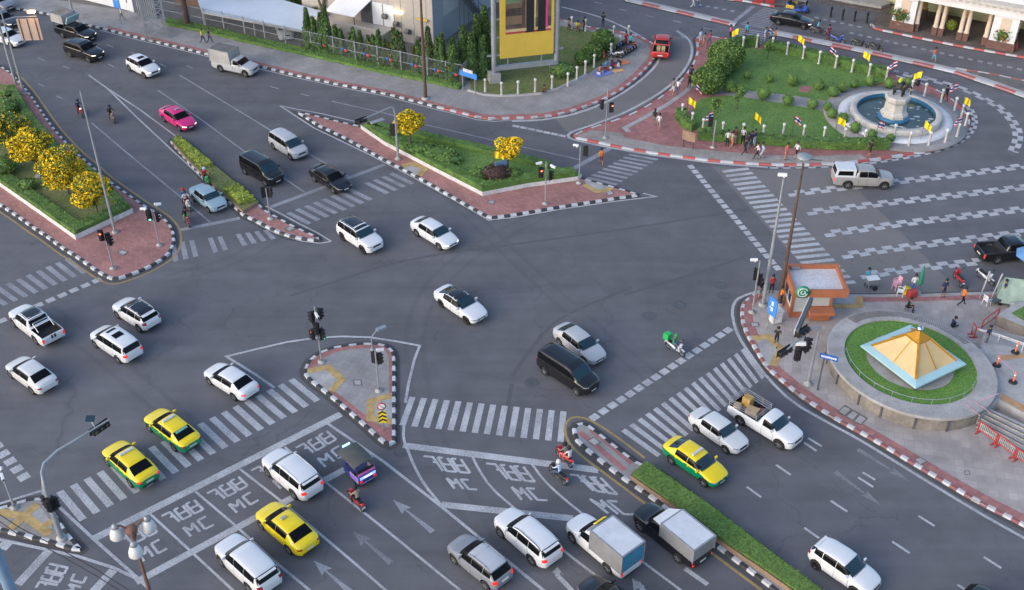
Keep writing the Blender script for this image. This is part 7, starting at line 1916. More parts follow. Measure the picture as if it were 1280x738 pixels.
vehicle('car', 'white executive sedan with a black glass roof alone in the middle of the junction', 'executive', WHT, [(550.4, 384.5), (582.6, 406.3)], roof=ROOFB, name_rim=M_RIMD, glass=M_GLASSB)
vehicle('car', 'silver sedan driving beside the black van in the centre of the junction', 'sedan', SLV, [(699, 433), (728.5, 456)], glass=M_GLASSB)
vehicle('van', 'tall black van with a chrome front alongside the silver sedan', 'van', BLK, [(680, 469.4), (719.8, 495)], cat='van', glass=M_GLASSB)
def red_load(t, s, bv):
    for i, (x, y) in enumerate(((-1.7, .25), (-1.7, -.25))): mb = MB(); mb.rbox((x, y, 1.0), (.45, .4, .5), .03); mb.build('parcel', mat('parcel_tan', (.45, .33, .18), .8, .2, 3), t)
a_ = at(836.5, 72); 
vehicle('pickup_truck', 'red pickup with parcels in its bed driving away round the upper turn', 'pickup', RDP, [(836, 72.5), (838.5, 57.5)], cat='pickup', braking=True, extra=red_load)
vehicle('car', 'black sedan passing the zebra crossing on the station road at the top', 'executive', BLK, [(975, 32.6), (1000.7, 37)], lit=True)
vehicle('pickup_truck', 'silver grey pickup with a windowed canopy crossing towards the station road', 'pickup', CHM, [(1060.4, 236.6), (1102.4, 237.9)], cat='pickup', bed=False, extra=canopy(paint((.60, .61, .63), .3, 'canopy_white')), braking=True)
vehicle('pickup_truck', 'black pickup with an open bed cut by the right frame edge', 'pickup', BLK, [(1247.6, 331), (1290, 327)], cat='pickup', braking=True)
vehicle('pickup_truck', 'white double cab pickup with a black open bed at the left edge of the junction', 'pickup', WHT, [(46.3, 432), (17, 409)], cat='pickup', roof=ROOFB, extra=bed_bar, braking=True)
vehicle('suv', 'white crossover with a black roof, foremost right of the left hand group', 'hatch', WHT, [(175, 416.6), (146.8, 398.6)], roof=ROOFB, rails=M_GALV, spoiler=True)
vehicle('minivan', 'white mpv with two sunroofs and lit brake lamps in the left hand group', 'mpv', WHT, [(148.8, 455), (119, 434.7)], cat='van', sunroof=2, braking=True)
vehicle('car', 'cream white sedan with a large rear window at the left edge, behind the white pickup', 'sedan', WHT2, [(41.2, 494), (13.4, 473.3)])
vehicle('car', 'white sedan with a blue tinted rear window beside the outlined small island', 'sedan', WHT, [(291.7, 501), (262.6, 482.3)], braking=True)
vehicle('taxi', 'yellow and green taxi with a green window sticker, upper one on the zebra crossing', 'sedan', YLW, [(217.7, 565), (187, 540.6)], cat='taxi', two=(.88, GRN), extra=taxi_full)
vehicle('taxi', 'yellow and green taxi with lit brake lamps, lower one on the zebra crossing', 'sedan', YLW, [(165.4, 611), (133.4, 581.3)], cat='taxi', two=(.88, GRN), extra=taxi_sign, braking=True)
vehicle('suv', 'white suv with roof rails standing across the motorcycle box beside the tuk tuk', 'suv', WHT, [(368, 625.2), (334.2, 596.2)], rails=M_WHITE, spoiler=True, braking=True)
vehicle('taxi', 'plain yellow taxi waiting behind the white suv with roof rails', 'sedan', YLW, [(364, 695), (324.7, 660)], cat='taxi', extra=small_sign)
vehicle('suv', 'white suv at the bottom edge left of the plain yellow taxi', 'suv', WHT, [(312, 742), (276.8, 708)], spoiler=True)
vehicle('suv', 'metallic grey crossover at the bottom edge left of the long white suv', 'hatch', GRY, [(606.5, 738), (567, 705)], rails=True, glass=M_GLASS, roof=paint((.45, .46, .49), .3, 'roof_silver'), braking=True)
vehicle('suv', 'white suv with black roof edges queuing left of the white box pickup', 'suv', WHT, [(664.5, 707.6), (623.8, 671.6)], rails=M_BLACK, spoiler=True, braking=True)
DOORB = mat('door_blue', (.035, .20, .33), .5, .12, 1.5)
def box_white(t, s, bv):
    cargo_box(-.02, -2.68, .80, 2.30, M_ALU, M_ALUTOP, doors=DOORB)(t, s, bv)
    mb = MB(); mb.rbox((.25, 0, 1.98), (.55, 1.45, .1), .04, 0, 0, .75); mb.build('roof_visor', M_ALU, t)
    mb = MB(); mb.rbox((.38, -.25, 2.04), (.35, .85, .04), .015, 0, 0, .75); mb.build('roof_sticker', M_YEL, t)
vehicle('box_pickup', 'white pickup with an aluminium box and blue rear doors in the lower queue', 'single_cab', WHT, [(761, 719), (712, 676.7)], cat='truck', bed=True, extra=box_white, braking=True)
def box_black(t, s, bv):
    cargo_box(-.10, -2.68, 1.06, 2.10, M_ALU, M_ALUTOP)(t, s, bv)
    mb = MB(); mb.add([(-.1, -.88, 2.1), (-.1, .88, 2.1), (.72, .66, 1.66), (.72, -.66, 1.66), (-.1, -.88, 1.9), (-.1, .88, 1.9), (.72, .66, 1.62), (.72, -.66, 1.62)], [(0, 3, 2, 1), (0, 4, 7, 3), (1, 2, 6, 5), (3, 7, 6, 2)]); mb.build('wind_deflector', M_WHITE, t)
    mb = MB(); mb.beam((-2.69, -.85, .95), (-2.69, .85, .95), .05, .3); mb.build('tailgate', BLK, t)
vehicle('box_pickup', 'black pickup with a low aluminium box beside the lower median hedge', 'single_cab', BLK, [(847, 705), (797, 663)], cat='truck', bed=True, extra=box_black, braking=True)
vehicle('taxi', 'yellow and green taxi driving away from the junction beside the lower median', 'sedan', YLW, [(837, 580), (879.4, 609.8)], cat='taxi', glass=M_GLASSB, two=(.88, GRN), extra=taxi_sign)
vehicle('car', 'old white boxy saloon between the right hand taxi and the loaded pickup', 'saloon', WHT2, [(869.5, 541.5), (905, 567)], glass=M_GLASSB)
def load(t, s, bv):
    mb = MB()
    for sd in (1, -1):
        for z in (1.25, 1.42, 1.58): mb.beam((-.38, sd * .82, z), (-2.6, sd * .82, z), .03)
        for x in (-.4, -1.1, -1.85, -2.58): mb.beam((x, sd * .82, 1.0), (x, sd * .82, 1.6), .04)
    for z in (1.25, 1.42, 1.58): mb.beam((-2.6, -.82, z), (-2.6, .82, z), .03); mb.beam((-.38, -.82, z), (-.38, .82, z), .03)
    mb.build('stake_rack', M_GALV, t)
    for i, (x, y, z, d, m_) in enumerate(((-1.9, .3, 1.15, (.6, .55, .75), 'parcel_ochre'), (-1.2, -.1, .95, (.8, .7, .4), 'parcel_tan'), (-2.2, -.4, .9, (.5, .6, .35), 'parcel_tan'), (-.8, .35, .9, (.4, .5, .3), 'parcel_dark'))):
        mb = MB(); mb.rbox((x, y, z), d, .05, .2 * i); mb.build('parcel', mat(m_, {'parcel_ochre': (.42, .26, .08), 'parcel_tan': (.36, .28, .20), 'parcel_dark': (.2, .1, .08)}[m_], .8, .2, 3), t)
vehicle('pickup_truck', 'white pickup with boxes in a railed bed near the right hand kerb', 'single_cab', WHT, [(923, 531), (973.5, 562.5)], cat='pickup', extra=load, glass=M_GLASSB)
vehicle('car', 'white hatchback leaving at the lower right edge beyond the hedge', 'hatch', WHT, [(1021.8, 715), (1062, 742.5)], glass=M_GLASSB, spoiler=True, rails=False, name_rim=M_RIMD)
vehicle('car', 'black car of which only the bonnet shows behind the white box pickup', 'sedan', BLK, [(772, 792), (731, 757)])
vehicle('car', 'dark car of which only the roof edge shows at the bottom right', 'hatch', BLK, [(1209, 776), (1250, 804)])
# parked vans under the canopy
vehicle('parked_van', 'grey van parked under the edge of the canopy roof', 'van', SLV, [(344.5, 39), (347.5, 50)], cat='van')
vehicle('parked_car', 'dark car parked in the shade under the canopy roof', 'sedan', DBL, [(395, 47), (412, 30)])
vehicle('parked_car', 'red car parked in front of the dark bushes behind the canopy', 'hatch', RDP, [(376, 8), (398, 12)])

# ------------------------------------------------------------------ tuk-tuks
def tuktuk(p_rear, p_front, label, canopy_m, body_m, frame_m, glow=False):
    a, b = at(*p_rear), at(*p_front); d = (b - a).normalized(); c = (a + b) / 2
    nl = Vector((-d.y, d.x, 0)); sgn = 1 if nl.dot(-c) > 0 else -1
    c = c - nl * sgn * .5
    t = thing('tuk_tuk', label, 'tuk tuk', (c.x, c.y, .012), math.atan2(d.y, d.x))
    Mr = Matrix.Rotation(PI / 2, 4, 'X')
    for x, y in ((1.15, 0), (-.85, .58), (-.85, -.58)):
        mb = MB(); mb.lathe([(.14, -.07), (.25, -.07), (.28, -.03), (.28, .03), (.25, .07), (.14, .07)], (0, 0, 0), 16, 0, Mr); w = mb.build('wheel', M_TYRE, t, (x, y, .28))
        mb = MB(); mb.lathe([(.15, .05), (1e-4, .06)], (0, 0, 0), 12, 0, Mr); mb.lathe([(.15, -.05), (1e-4, -.06)], (0, 0, 0), 12, 0, Mr); mb.build('rim', M_CHROME, w)
    mb = MB(); mb.rbox((-.35, 0, .42), (1.75, 1.30, .22), .06); mb.rbox((-1.12, 0, .72), (.35, 1.34, .55), .08); mb.rbox((.95, 0, .62), (.45, .62, .72), .15); mb.rbox((.55, 0, .40), (.8, .9, .16), .05); mb.build('body', body_m, t)
    for sd in (1, -1):
        mb = MB(); mb.rbox((-.75, sd * .66, .68), (.95, .06, .42), .02); mb.build('side_panel', frame_m, t)
    mb = MB(); mb.rbox((-.78, 0, .72), (.55, 1.15, .16), .05); mb.rbox((-1.05, 0, 1.0), (.16, 1.15, .5), .05); mb.build('bench_seat', M_BLACK, t)
    mb = MB(); mb.rbox((.25, 0, .66), (.4, .5, .14), .05); mb.build('driver_seat', M_BLACK, t)
    mb = MB()
    for sd in (1, -1):
        mb.tube([(1.0, sd * .42, .9), (.85, sd * .55, 1.68)], .03, 6); mb.tube([(-1.15, sd * .62, .9), (-.9, sd * .62, 1.68)], .03, 6); mb.tube([(-.2, sd * .64, .5), (-.2, sd * .62, 1.68)], .03, 6)
    mb.tube([(1.05, -.42, 1.0), (1.05, .42, 1.0)], .025, 6); mb.build('frame', M_CHROME, t)
    mb = MB(); mb.add([(1.0, -.42, 1.0), (1.0, .42, 1.0), (.87, .52, 1.62), (.87, -.52, 1.62)], [(0, 1, 2, 3)]); mb.build('windscreen', M_GLASS, t)
    mb = MB(); n = 8; vs = []
    for x in (1.0, .4, -.1, -.5, -.95):
        for k in range(n + 1):
            y = lerp(-.74, .74, k / n); vs.append((x, y, 1.66 + .14 * (1 - (y / .74) ** 2) - (.06 if x in (1.0, -.95) else 0)))
    m_ = n + 1; o0 = len(vs); vs += [(v[0], v[1], v[2] - .06) for v in vs]
    fs = [(i * m_ + k, i * m_ + k + 1, (i + 1) * m_ + k + 1, (i + 1) * m_ + k) for i in range(4) for k in range(n)]
    fs += [tuple(o0 + q for q in f[::-1]) for f in fs]
    mb.add(vs, fs, 0, True)
    for k in (0, n): mb.add([vs[i * m_ + k] for i in range(5)] + [vs[o0 + i * m_ + k] for i in range(4, -1, -1)], [tuple(range(10))])
    for i in (0, 4): mb.add([vs[i * m_ + k] for k in range(m_)] + [vs[o0 + i * m_ + k] for k in range(m_ - 1, -1, -1)], [tuple(range(2 * m_))])
    mb.build('canopy', canopy_m, t)
    mb = MB(); mb.rbox((1.0, 0, 1.80), (.10, .55, .12), .03); mb.build('roof_sign', mat('tuk_sign', (.4, .6, .75), .4, .1, 2, emit=(.3, .6, 1), estr=1.0) if glow else M_WHITE, t)
    mb = MB(); mb.ball((1.2, 0, .92), .11); mb.build('headlight', M_HEAD, t)
    for sd in (1, -1):
        mb = MB(); mb.rbox((-1.31, sd * .5, .62), (.05, .2, .14), .02); mb.build('tail_light', M_TAILON, t)
        mb = MB(); mb.rbox((.95, sd * .68, 1.25), (.05, .16, .11), .02); mb.build('side_mirror', M_CHROME, t)
    mb = MB(); mb.rbox((-1.33, 0, .45), (.06, 1.3, .10), .02); mb.build('bumper', M_CHROME, t)
    if glow:
        pur = mat('tuk_purple', (.14, .05, .35), .5, .3, 3, emit=(.25, .1, .9), estr=.25)
        mb = MB(); mb.rbox((-1.30, 0, .88), (.05, 1.15, .20), .02); mb.build('led_panel', mat('tuk_led', (.15, .2, .6), .4, .2, 6, emit=(.15, .25, 1.0), estr=1.0), t)
        mb = MB(); mb.rbox((-1.335, 0, .90), (.02, .6, .05), .005); mb.build('led_bar', mat('tuk_led_white', (.8, .8, .9), .4, .1, 6, emit=(.8, .85, 1.0), estr=1.6), t)
        for sd in (1, -1): mb = MB(); mb.rbox((-.75, sd * .70, .72), (.8, .02, .22), .005); mb.build('led_side', pur, t)
        mb = MB(); mb.rbox((-1.2, 0, 1.12), (.12, 1.25, .14), .03); mb.build('trim_rail', mat('tuk_pink', (.5, .12, .35), .5, .2, 3), t)
    return t
tk = tuktuk((450, 609), (427, 586), 'tuk tuk with a grey green canopy and glowing blue and purple rear lights', mat('tuk_canopy', (.075, .078, .072), .75, .15, 1.5), mat('tuk_body', (.05, .06, .22), .5, .2, 2), mat('tuk_side', (.35, .30, .32), .5, .2, 3), True)
tuktuk((986, 15), (1004, 18.5), 'blue and yellow tuk tuk by the red kerb at the top of the station road', mat('tuk_canopy_grey', (.16, .15, .14), .7, .2, 1.5), mat('tuk_blue', (.05, .12, .45), .5, .2, 2), mat('tuk_yellow', (.65, .45, .05), .5, .2, 2))
# ------------------------------------------------------------------ people: one skin per pose, shared by copies
def person_mesh(pose):
    """forward is +x. Returns one continuous body mesh with slots skin, top, forearm, thigh, calf, shoe, dark"""
    V_, E_, R_, L_ = [], [], [], []
    def add(p, r, par=None, lab=0):
        V_.append(Vector(p)); R_.append(r); L_.append(lab); k = len(V_) - 1
        if par is not None: E_.append((par, k))
        return k
    P = pose; pel = Vector(P['pel']); lean = P.get('lean', 0.0)
    sd = Vector((math.sin(lean), 0, math.cos(lean)))
    pv = add(pel, (.135, .115), None, 3)
    wa = add(pel + sd * .16, (.125, .10), pv, 1); ch = add(pel + sd * .36, (.15, .11), wa, 1); nb = add(pel + sd * .51, (.085, .075), ch, 1)
    nk = add(pel + sd * .58 + Vector((.01, 0, 0)), (.052, .052), nb, 0)
    hx = Vector(P.get('head', (.03, 0, 0)))
    h0 = add(pel + sd * .66 + hx, (.078, .085), nk, 0); h1 = add(pel + sd * .75 + hx * 1.1, (.085, .092), h0, 0); add(pel + sd * .82 + hx * .9, (.06, .065), h1, 0)
    add(V_[h0] + Vector((.105, 0, .035)), .018, h0, 0)      # nose
    for s in (1, -1): add(V_[h0] + Vector((-.005, s * .092, .03)), .016, h0, 0)   # ears
    for s, arm in ((1, P['armL']), (-1, P['armR'])):
        sh = add(pel + sd * .475 + Vector((0, s * .17, 0)), .062, ch, 1)
        el, wr = Vector(arm[0]), Vector(arm[1])
        el = pel + Vector((el.x, s * el.y, el.z)); wr = pel + Vector((wr.x, s * wr.y, wr.z))
        e = add(el, .045, sh, 1); m = add(el.lerp(wr, .5), .040, e, 2); w = add(wr, .028, m, 0)
        d = (wr - el).normalized(); pm = add(wr + d * .055, (.030, .022), w, 0)
        side = d.cross(Vector((0, s, 0))); side = side.normalized() if side.length > .2 else Vector((1, 0, 0))
        for k in range(4):
            o = side * (.028 - .018 * k); ln = (.075, .085, .08, .062)[k]
            f = add(V_[pm] + d * .035 + o, .0095, pm, 0); f = add(V_[f] + d * ln * .5 + Vector((0, -s * .008, 0)), .0088, f, 0); add(V_[f] + d * ln * .4 + Vector((0, -s * .018, 0)), .0075, f, 0)
        th = add(wr + d * .02 + side * .035, .011, w, 0); add(V_[th] + d * .04 + side * .02, .009, th, 0)
    for s, leg in ((1, P['legL']), (-1, P['legR'])):
        hp = add(pel + Vector((0, s * .09, -.04)), .092, pv, 3)
        kn, an, toe = [pel + Vector((q[0], s * q[1], q[2])) for q in leg]
        t1 = add(V_[hp].lerp(kn, .5), .08, hp, 3); k_ = add(kn, .058, t1, 3); c_ = add(kn.lerp(an, .4), .056, k_, 4); a_ = add(an, .036, c_, 4)
        add(an + (toe - an) * .5 + Vector((0, 0, .0)), .040, a_, 5); add(toe, .034, len(V_) - 1, 5)
    me = skin_mesh('person_body', V_, E_, R_, pv, 1)
    segs = [(V_[a], V_[b], L_[b] if L_[b] != 3 or L_[a] == 3 else 3) for a, b in E_]
    for m in (M_SKIN, M_WHITE, M_SKIN, M_BLACK, M_BLACK, M_BLACK): me.materials.append(m)
    for p in me.polygons:
        best, bl = 9, 0; c = p.center
        for a, b, l in segs:
            ab = b - a; t = max(0, min(1, (c - a).dot(ab) / max(1e-9, ab.length_squared))); dd = (c - (a + ab * t)).length
            if dd < best: best, bl = dd, l
        p.material_index = bl
        p.use_smooth = True
    hd = V_[h1]
    # hair cap and face features live on the head
    mb = MB()
    for i in range(1):
        prof = [(.128 * math.sin(a), .128 * math.cos(a)) for a in [x * PI / 12 for x in range(8, -1, -1)]]; prof[-1] = (1e-4, .128)
        mb.lathe([(r, z) for r, z in prof], (hd.x - .018, hd.y, hd.z + .012), 12)
        mb.ball((hd.x - .06, hd.y, hd.z - .03), 1, 0, 8, 6, (.068, .095, .11))
    hair = mb.mesh('hair', [M_HAIR])
    mb = MB(); mb.ball((hd.x - .06, hd.y, hd.z - .16), 1, 0, 8, 6, (.05, .10, .20)); lh = mb.mesh('long_hair', [M_HAIR])
    mb = MB(); prof = [(.158 * math.sin(a), .158 * math.cos(a)) for a in [x * PI / 12 for x in range(8, -1, -1)]]; prof[-1] = (1e-4, .158); mb.lathe(prof, (hd.x - .01, hd.y, hd.z - .005), 14); mb.lathe([(.15, -.085), (.158, -.06)], (hd.x - .01, hd.y, hd.z), 14); helm = mb.mesh('helmet', [M_HAIR])
    mb = MB()
    for s in (1, -1): mb.ball((V_[h0].x + .084, s * .034, V_[h0].z + .045), 1, 0, 6, 4, (.010, .016, .010))
    mb.box((V_[h0].x + .088, 0, V_[h0].z - .03), (.012, .05, .010)); face = mb.mesh('face_features', [mat('face_dark', (.05, .025, .02), .6, .1, 2)])
    return me, hair, lh, helm, face, max(v.co.z for v in me.vertices)
M_SKIN = mat('skin_tan', (.34, .19, .12), .6, .08, 3); M_HAIR = mat('hair_black', (.012, .010, .010), .6, .1, 5)
POSES = {
 'stand': dict(pel=(0, 0, .93), armL=((-.02, .23, .24), (.06, .24, .02)), armR=((-.02, .23, .24), (.10, .22, .04)), legL=((.02, .10, -.46), (0, .11, -.86), (.14, .13, -.89)), legR=((.02, .10, -.46), (-.03, .11, -.86), (.11, .14, -.89))),
 'walk': dict(pel=(0, 0, .91), lean=.05, armL=((-.12, .22, .25), (-.14, .23, .02)), armR=((.10, .22, .25), (.26, .20, .08)), legL=((.20, .10, -.41), (.27, .10, -.82), (.42, .11, -.84)), legR=((-.02, .10, -.45), (-.34, .10, -.76), (-.22, .11, -.86))),
 'talk': dict(pel=(0, 0, .93), armL=((.02, .24, .25), (.22, .12, .36)), armR=((-.02, .23, .24), (.06, .23, .02)), legL=((.03, .10, -.46), (.02, .12, -.86), (.16, .15, -.89)), legR=((0, .11, -.46), (-.04, .13, -.86), (.09, .17, -.89))),
 'sit': dict(pel=(0, 0, .46), lean=.16, armL=((.10, .25, .20), (.34, .18, .12)), armR=((.12, .24, .20), (.36, .16, .10)), legL=((.44, .13, .02), (.46, .14, -.40), (.60, .15, -.43)), legR=((.44, .12, .02), (.40, .13, -.40), (.54, .14, -.43))),
 'floor': dict(pel=(0, 0, .14), lean=.22, armL=((.14, .25, .22), (.36, .16, .12)), armR=((.14, .24, .20), (.38, .12, .10)), legL=((.38, .24, .16), (.22, .02, -.06), (.32, -.06, -.09)), legR=((.38, .24, .16), (.26, .04, -.02), (.36, -.04, -.06))),
 'ride': dict(pel=(-.20, 0, .84), lean=.20, armL=((.22, .28, .27), (.50, .27, .18)), armR=((.22, .28, .27), (.50, .27, .18)), legL=((.42, .20, -.12), (.30, .22, -.52), (.44, .23, -.55)), legR=((.42, .20, -.12), (.30, .22, -.52), (.44, .23, -.55))),
 'pillion': dict(pel=(-.58, 0, .90), lean=.12, armL=((.16, .26, .28), (.36, .16, .20)), armR=((.16, .26, .28), (.36, .16, .20)), legL=((.40, .24, -.10), (.28, .26, -.50), (.42, .27, -.53)), legR=((.40, .24, -.10), (.28, .26, -.50), (.42, .27, -.53))),
}
_PM = {k: person_mesh(v) for k, v in POSES.items()}
_cl = {}
def cloth(rgb):
    k = tuple(rgb)
    if k not in _cl: _cl[k] = mat('cloth_%d' % len(_cl), rgb, .85, .12, 5)
    return _cl[k]
C_ = dict(white=(.60, .60, .62), black=(.014, .014, .016), navy=(.02, .03, .08), blue=(.06, .13, .36), cyan=(.08, .38, .52), red=(.42, .03, .04), pink=(.55, .10, .22), orange=(.75, .20, .02), grey=(.17, .17, .18), green=(.04, .22, .08), maroon=(.15, .02, .035), yellow=(.62, .58, .05), jeans=(.06, .10, .19), khaki=(.22, .17, .10), brown=(.12, .06, .035), pale=(.40, .52, .68), salmon=(.60, .14, .12), skin=None, tan=(.30, .25, .20))
def person(p, label, pose='stand', top='white', bottom='black', face=-90, z=KH, shorts=False, sleeve=False, helmet=None, long_hair=False, group=None, loc=None, hgt_=1.0):
    me, hair, lh, helm, ff, _ = _PM[pose]
    q = Vector(loc) if loc is not None else at(*p, z)
    o = link('person', me, None, q, R(face)); o.scale = (hgt_,) * 3
    tag(o, label, 'person', group)
    T, B = cloth(C_[top]), cloth(C_[bottom])
    recolour(o, 1, T); recolour(o, 2, T if sleeve else M_SKIN); recolour(o, 3, B); recolour(o, 4, M_SKIN if shorts else B)
    if helmet: h = link('helmet', helm, o); recolour(h, 0, cloth(C_[helmet]))
    else: link('hair', hair, o)
    if long_hair: link('long_hair', lh, o)
    link('face_features', ff, o)
    return o
PE = [
 ((254, 54.5), 'person in a yellow vest walking on the pavement beside the grey fence', 'walk', 'yellow', 'navy', -20, 0), ((262.6, 54), 'person in dark navy clothes walking beside the yellow vest by the fence', 'walk', 'navy', 'navy', -20, 0), ((153.5, 26), 'person in a white shirt under the light blue sign at the top left', 'walk', 'white', 'grey', 180, 0),
 ((817.6, 157), 'woman in black standing beside a friend in white on the red paving', 'stand', 'black', 'grey', 60, 0), ((823, 162.5), 'person in a white shirt on the red paving nearest the signal tip', 'walk', 'white', 'tan', 70, 1),
 ((840.6, 118.5), 'person in a dark grey shirt by the kerb of the turning lane', 'walk', 'grey', 'white', 70, 1), ((846.6, 118.5), 'person in a white shirt and jeans by the kerb of the turning lane', 'walk', 'white', 'jeans', 70, 0), ((861, 111), 'tall person in black beside the dense bush', 'stand', 'black', 'black', 90, 0), ((863, 101.5), 'person in dark green walking past the dense bush', 'walk', 'navy', 'black', 80, 0),
 ((875, 55.5), 'person in pale blue at the upper tip of the garden pavement', 'stand', 'pale', 'white', -60, 1), ((879.5, 60), 'person with bare legs beside the pale blue shirt at the upper tip', 'walk', 'tan', 'salmon', -60, 1), ((887, 57), 'person in a red top at the upper tip of the garden pavement', 'walk', 'red', 'jeans', 150, 0),
 ((912, 50), 'person in pink and black by the upper zebra crossing', 'stand', 'pink', 'black', 0, 0), ((932.8, 47), 'person in a bright cyan shirt stepping off the upper zebra crossing', 'walk', 'cyan', 'brown', 90, 1), ((865.8, 10), 'woman in a white dress crossing the station road at the top', 'walk', 'white', 'white', 10, 0), ((871, 10.8), 'person in pale blue crossing the station road beside the white dress', 'walk', 'pale', 'jeans', 10, 0),
 ((955.5, 53), 'person in a pale shirt at the garden corner near the tricolour flag', 'stand', 'pale', 'white', -30, 0), ((962, 55), 'person in a cyan blue shirt between two others at the garden corner', 'stand', 'cyan', 'navy', -90, 0), ((968, 54), 'person in an orange shirt at the garden corner below the tricolour flag', 'stand', 'orange', 'black', 180, 0),
 ((908.5, 183.5), 'person in a white shirt and black trousers, leftmost of the crowd at the garden hedge', 'stand', 'white', 'black', 90, 0), ((914, 185), 'person with pale shorts in the crowd by the hedge, facing the maroon shirt', 'walk', 'tan', 'salmon', 40, 1), ((918, 180), 'person in a maroon shirt in the crowd by the hedge', 'talk', 'maroon', 'tan', -140, 0), ((928, 180), 'person in a white shirt at the back of the hedge crowd', 'stand', 'white', 'black', -100, 0),
 ((934, 187.5), 'person in black in the middle of the hedge crowd', 'talk', 'black', 'jeans', 60, 0), ((937.7, 185), 'person in dark navy in the middle of the hedge crowd', 'stand', 'navy', 'navy', -70, 0), ((942.4, 182.5), 'person in navy and pale jeans at the right of the hedge crowd', 'stand', 'navy', 'pale', 200, 0), ((930, 193.5), 'person in dark clothes on the grey slabs in front of the hedge crowd', 'walk', 'black', 'black', 20, 0),
 ((946, 199), 'person in white top and black trousers striding on the grey slabs with an arm out', 'walk', 'white', 'black', 170, 0), ((952, 199), 'woman in a pale blue dress beside the striding person on the grey slabs', 'walk', 'pale', 'pale', 180, 1), ((982, 200), 'person in a long salmon red dress by the red and white kerb', 'stand', 'salmon', 'salmon', -60, 1), ((995, 198), 'person in white shirt and black shorts beside the salmon dress', 'walk', 'white', 'black', -150, 1),
 ((1086, 196), 'runner in black by the kerb below the fountain', 'walk', 'black', 'black', 20, 1), ((1181, 127), 'person in dark clothes walking behind the fountain', 'walk', 'black', 'black', 100, 0), ((1166, 78), 'woman in a brown top and blue skirt crossing the station road alone', 'walk', 'salmon', 'cyan', -80, 1),
 ((751, 206.5), 'person in a bright orange shirt on the zebra by the triangular island', 'walk', 'orange', 'maroon', 100, 1),
 ((949.5, 372.5), 'person in black at the kerb corner left of the kiosk', 'stand', 'black', 'grey', 130, 1), ((963.6, 367), 'person in a red vest at the kerb behind the pale lamp post', 'talk', 'red', 'black', 100, 0), ((974.5, 381), 'person in an orange vest and black trousers close to the kiosk side wall', 'stand', 'orange', 'black', 40, 0), ((969.5, 432), 'person in a black vest and shorts walking in front of the white utility box', 'walk', 'black', 'black', -110, 1),
 ((1177.6, 372), 'person in navy shirt and shorts standing at the plaza edge', 'stand', 'navy', 'navy', -80, 1), ((1201, 382), 'person in an orange top and black trousers walking on the plaza', 'walk', 'orange', 'black', 0, 0), ((1252, 373), 'person in navy top and blue trousers beside the market stall', 'stand', 'navy', 'blue', 150, 0), ((1140, 366), 'vendor in a white shirt with long dark hair beside the green umbrella', 'stand', 'white', 'blue', -90, 0), ((1082, 358), 'vendor in a cyan shirt behind the cool box cart', 'stand', 'cyan', 'navy', -60, 0),
]
for i, e in enumerate(PE):
    zz = KH
    if e[0] in ((912, 50), (932.8, 47), (865.8, 10), (871, 10.8), (1166, 78), (751, 206.5), (1082, 358)): zz = .01
    person(e[0], e[1], e[2], e[3], e[4], e[5], zz, bool(e[6]), sleeve=(i % 3 == 0), long_hair=any(w in e[1] for w in ('woman', 'long dark')), group='people around the junction')
person((1231.5, 431), 'person in a navy shirt on the far steps by the handrail', 'stand', 'navy', 'grey', -60, .55, False, group='people around the junction')
STL = thing('stool', 'low black stool under the person in black behind the oval planter', 'stool', at(1133, 388.5, KH))
mb = MB(); mb.lathe([(.17, .36), (.18, .41), (1e-4, .42)], n=14); mb.build('seat', M_BLACK, STL)
for k in range(4): mb = MB(); a = k * PI / 2 + .7; mb.tube([(.11 * math.cos(a), .11 * math.sin(a), .37), (.16 * math.cos(a), .16 * math.sin(a), 0)], .015, 6); mb.build('leg', M_BLACK, STL)
person((1133, 388.5), 'person in black seated on a stool behind the oval planter', 'sit', 'black', 'black', -20, KH, group='people around the junction')
person((1189, 409), 'small person in a dark top sitting on the plaza behind the planter rim', 'floor', 'navy', 'black', 10, KH, group='people around the junction')
q = at(1148, 108, KH)
person(None, 'person in dark clothes sitting on the paving behind the elephant statue', 'floor', 'black', 'black', 120, loc=q, group='people around the junction')
for (p, lab, pose, tp, bt, fc) in (((749, 91), 'vendor in orange sitting on the blue mat, nearest of the vendors', 'floor', 'orange', 'navy', -30), ((764, 81), 'vendor in navy kneeling among the wares of the vendors', 'floor', 'navy', 'black', -20), ((774, 86), 'person in a white shirt crouching at the orange mat', 'floor', 'white', 'blue', 160), ((770, 72), 'person in black sitting behind the vendors', 'floor', 'black', 'black', 0), ((757, 84), 'person in cyan sitting behind the vendors mats', 'floor', 'cyan', 'grey', -40),
        ((782, 58.5), 'person in red standing behind the row of parked motorcycles', 'stand', 'red', 'black', -60), ((787.5, 61), 'person in cyan standing at the row of parked motorcycles', 'stand', 'cyan', 'black', -120), ((711, 36), 'person in a white top sitting by the upper posts of the hoarding lawn', 'sit', 'tan', 'black', -90), ((722, 38.5), 'person in yellow sitting by the upper posts of the hoarding lawn', 'sit', 'yellow', 'brown', -90), ((730, 40), 'person in dark clothes by the upper posts of the hoarding lawn', 'stand', 'black', 'black', -60), ((753.4, 34.5), 'lone person in dark clothes by the upper kerb of the hoarding lawn', 'stand', 'black', 'navy', 90), ((681, 116), 'person in brown crouching on the pavement below the hoarding', 'floor', 'brown', 'black', -120)):
    person(p, lab, pose, tp, bt, fc, KH, group='people on the hoarding pavement')
for p in ((711, 36), (722, 38.5)):
    t = at(*p, KH); mb = MB(); mb.rbox((0, 0, .19), (.4, .4, .38), .04); tag(mb.build('crate', M_CONC_TAN, loc=t), 'low pale crate under the seated person in %s by the upper posts' % ('a white top' if p[0] < 715 else 'yellow'), 'crate')
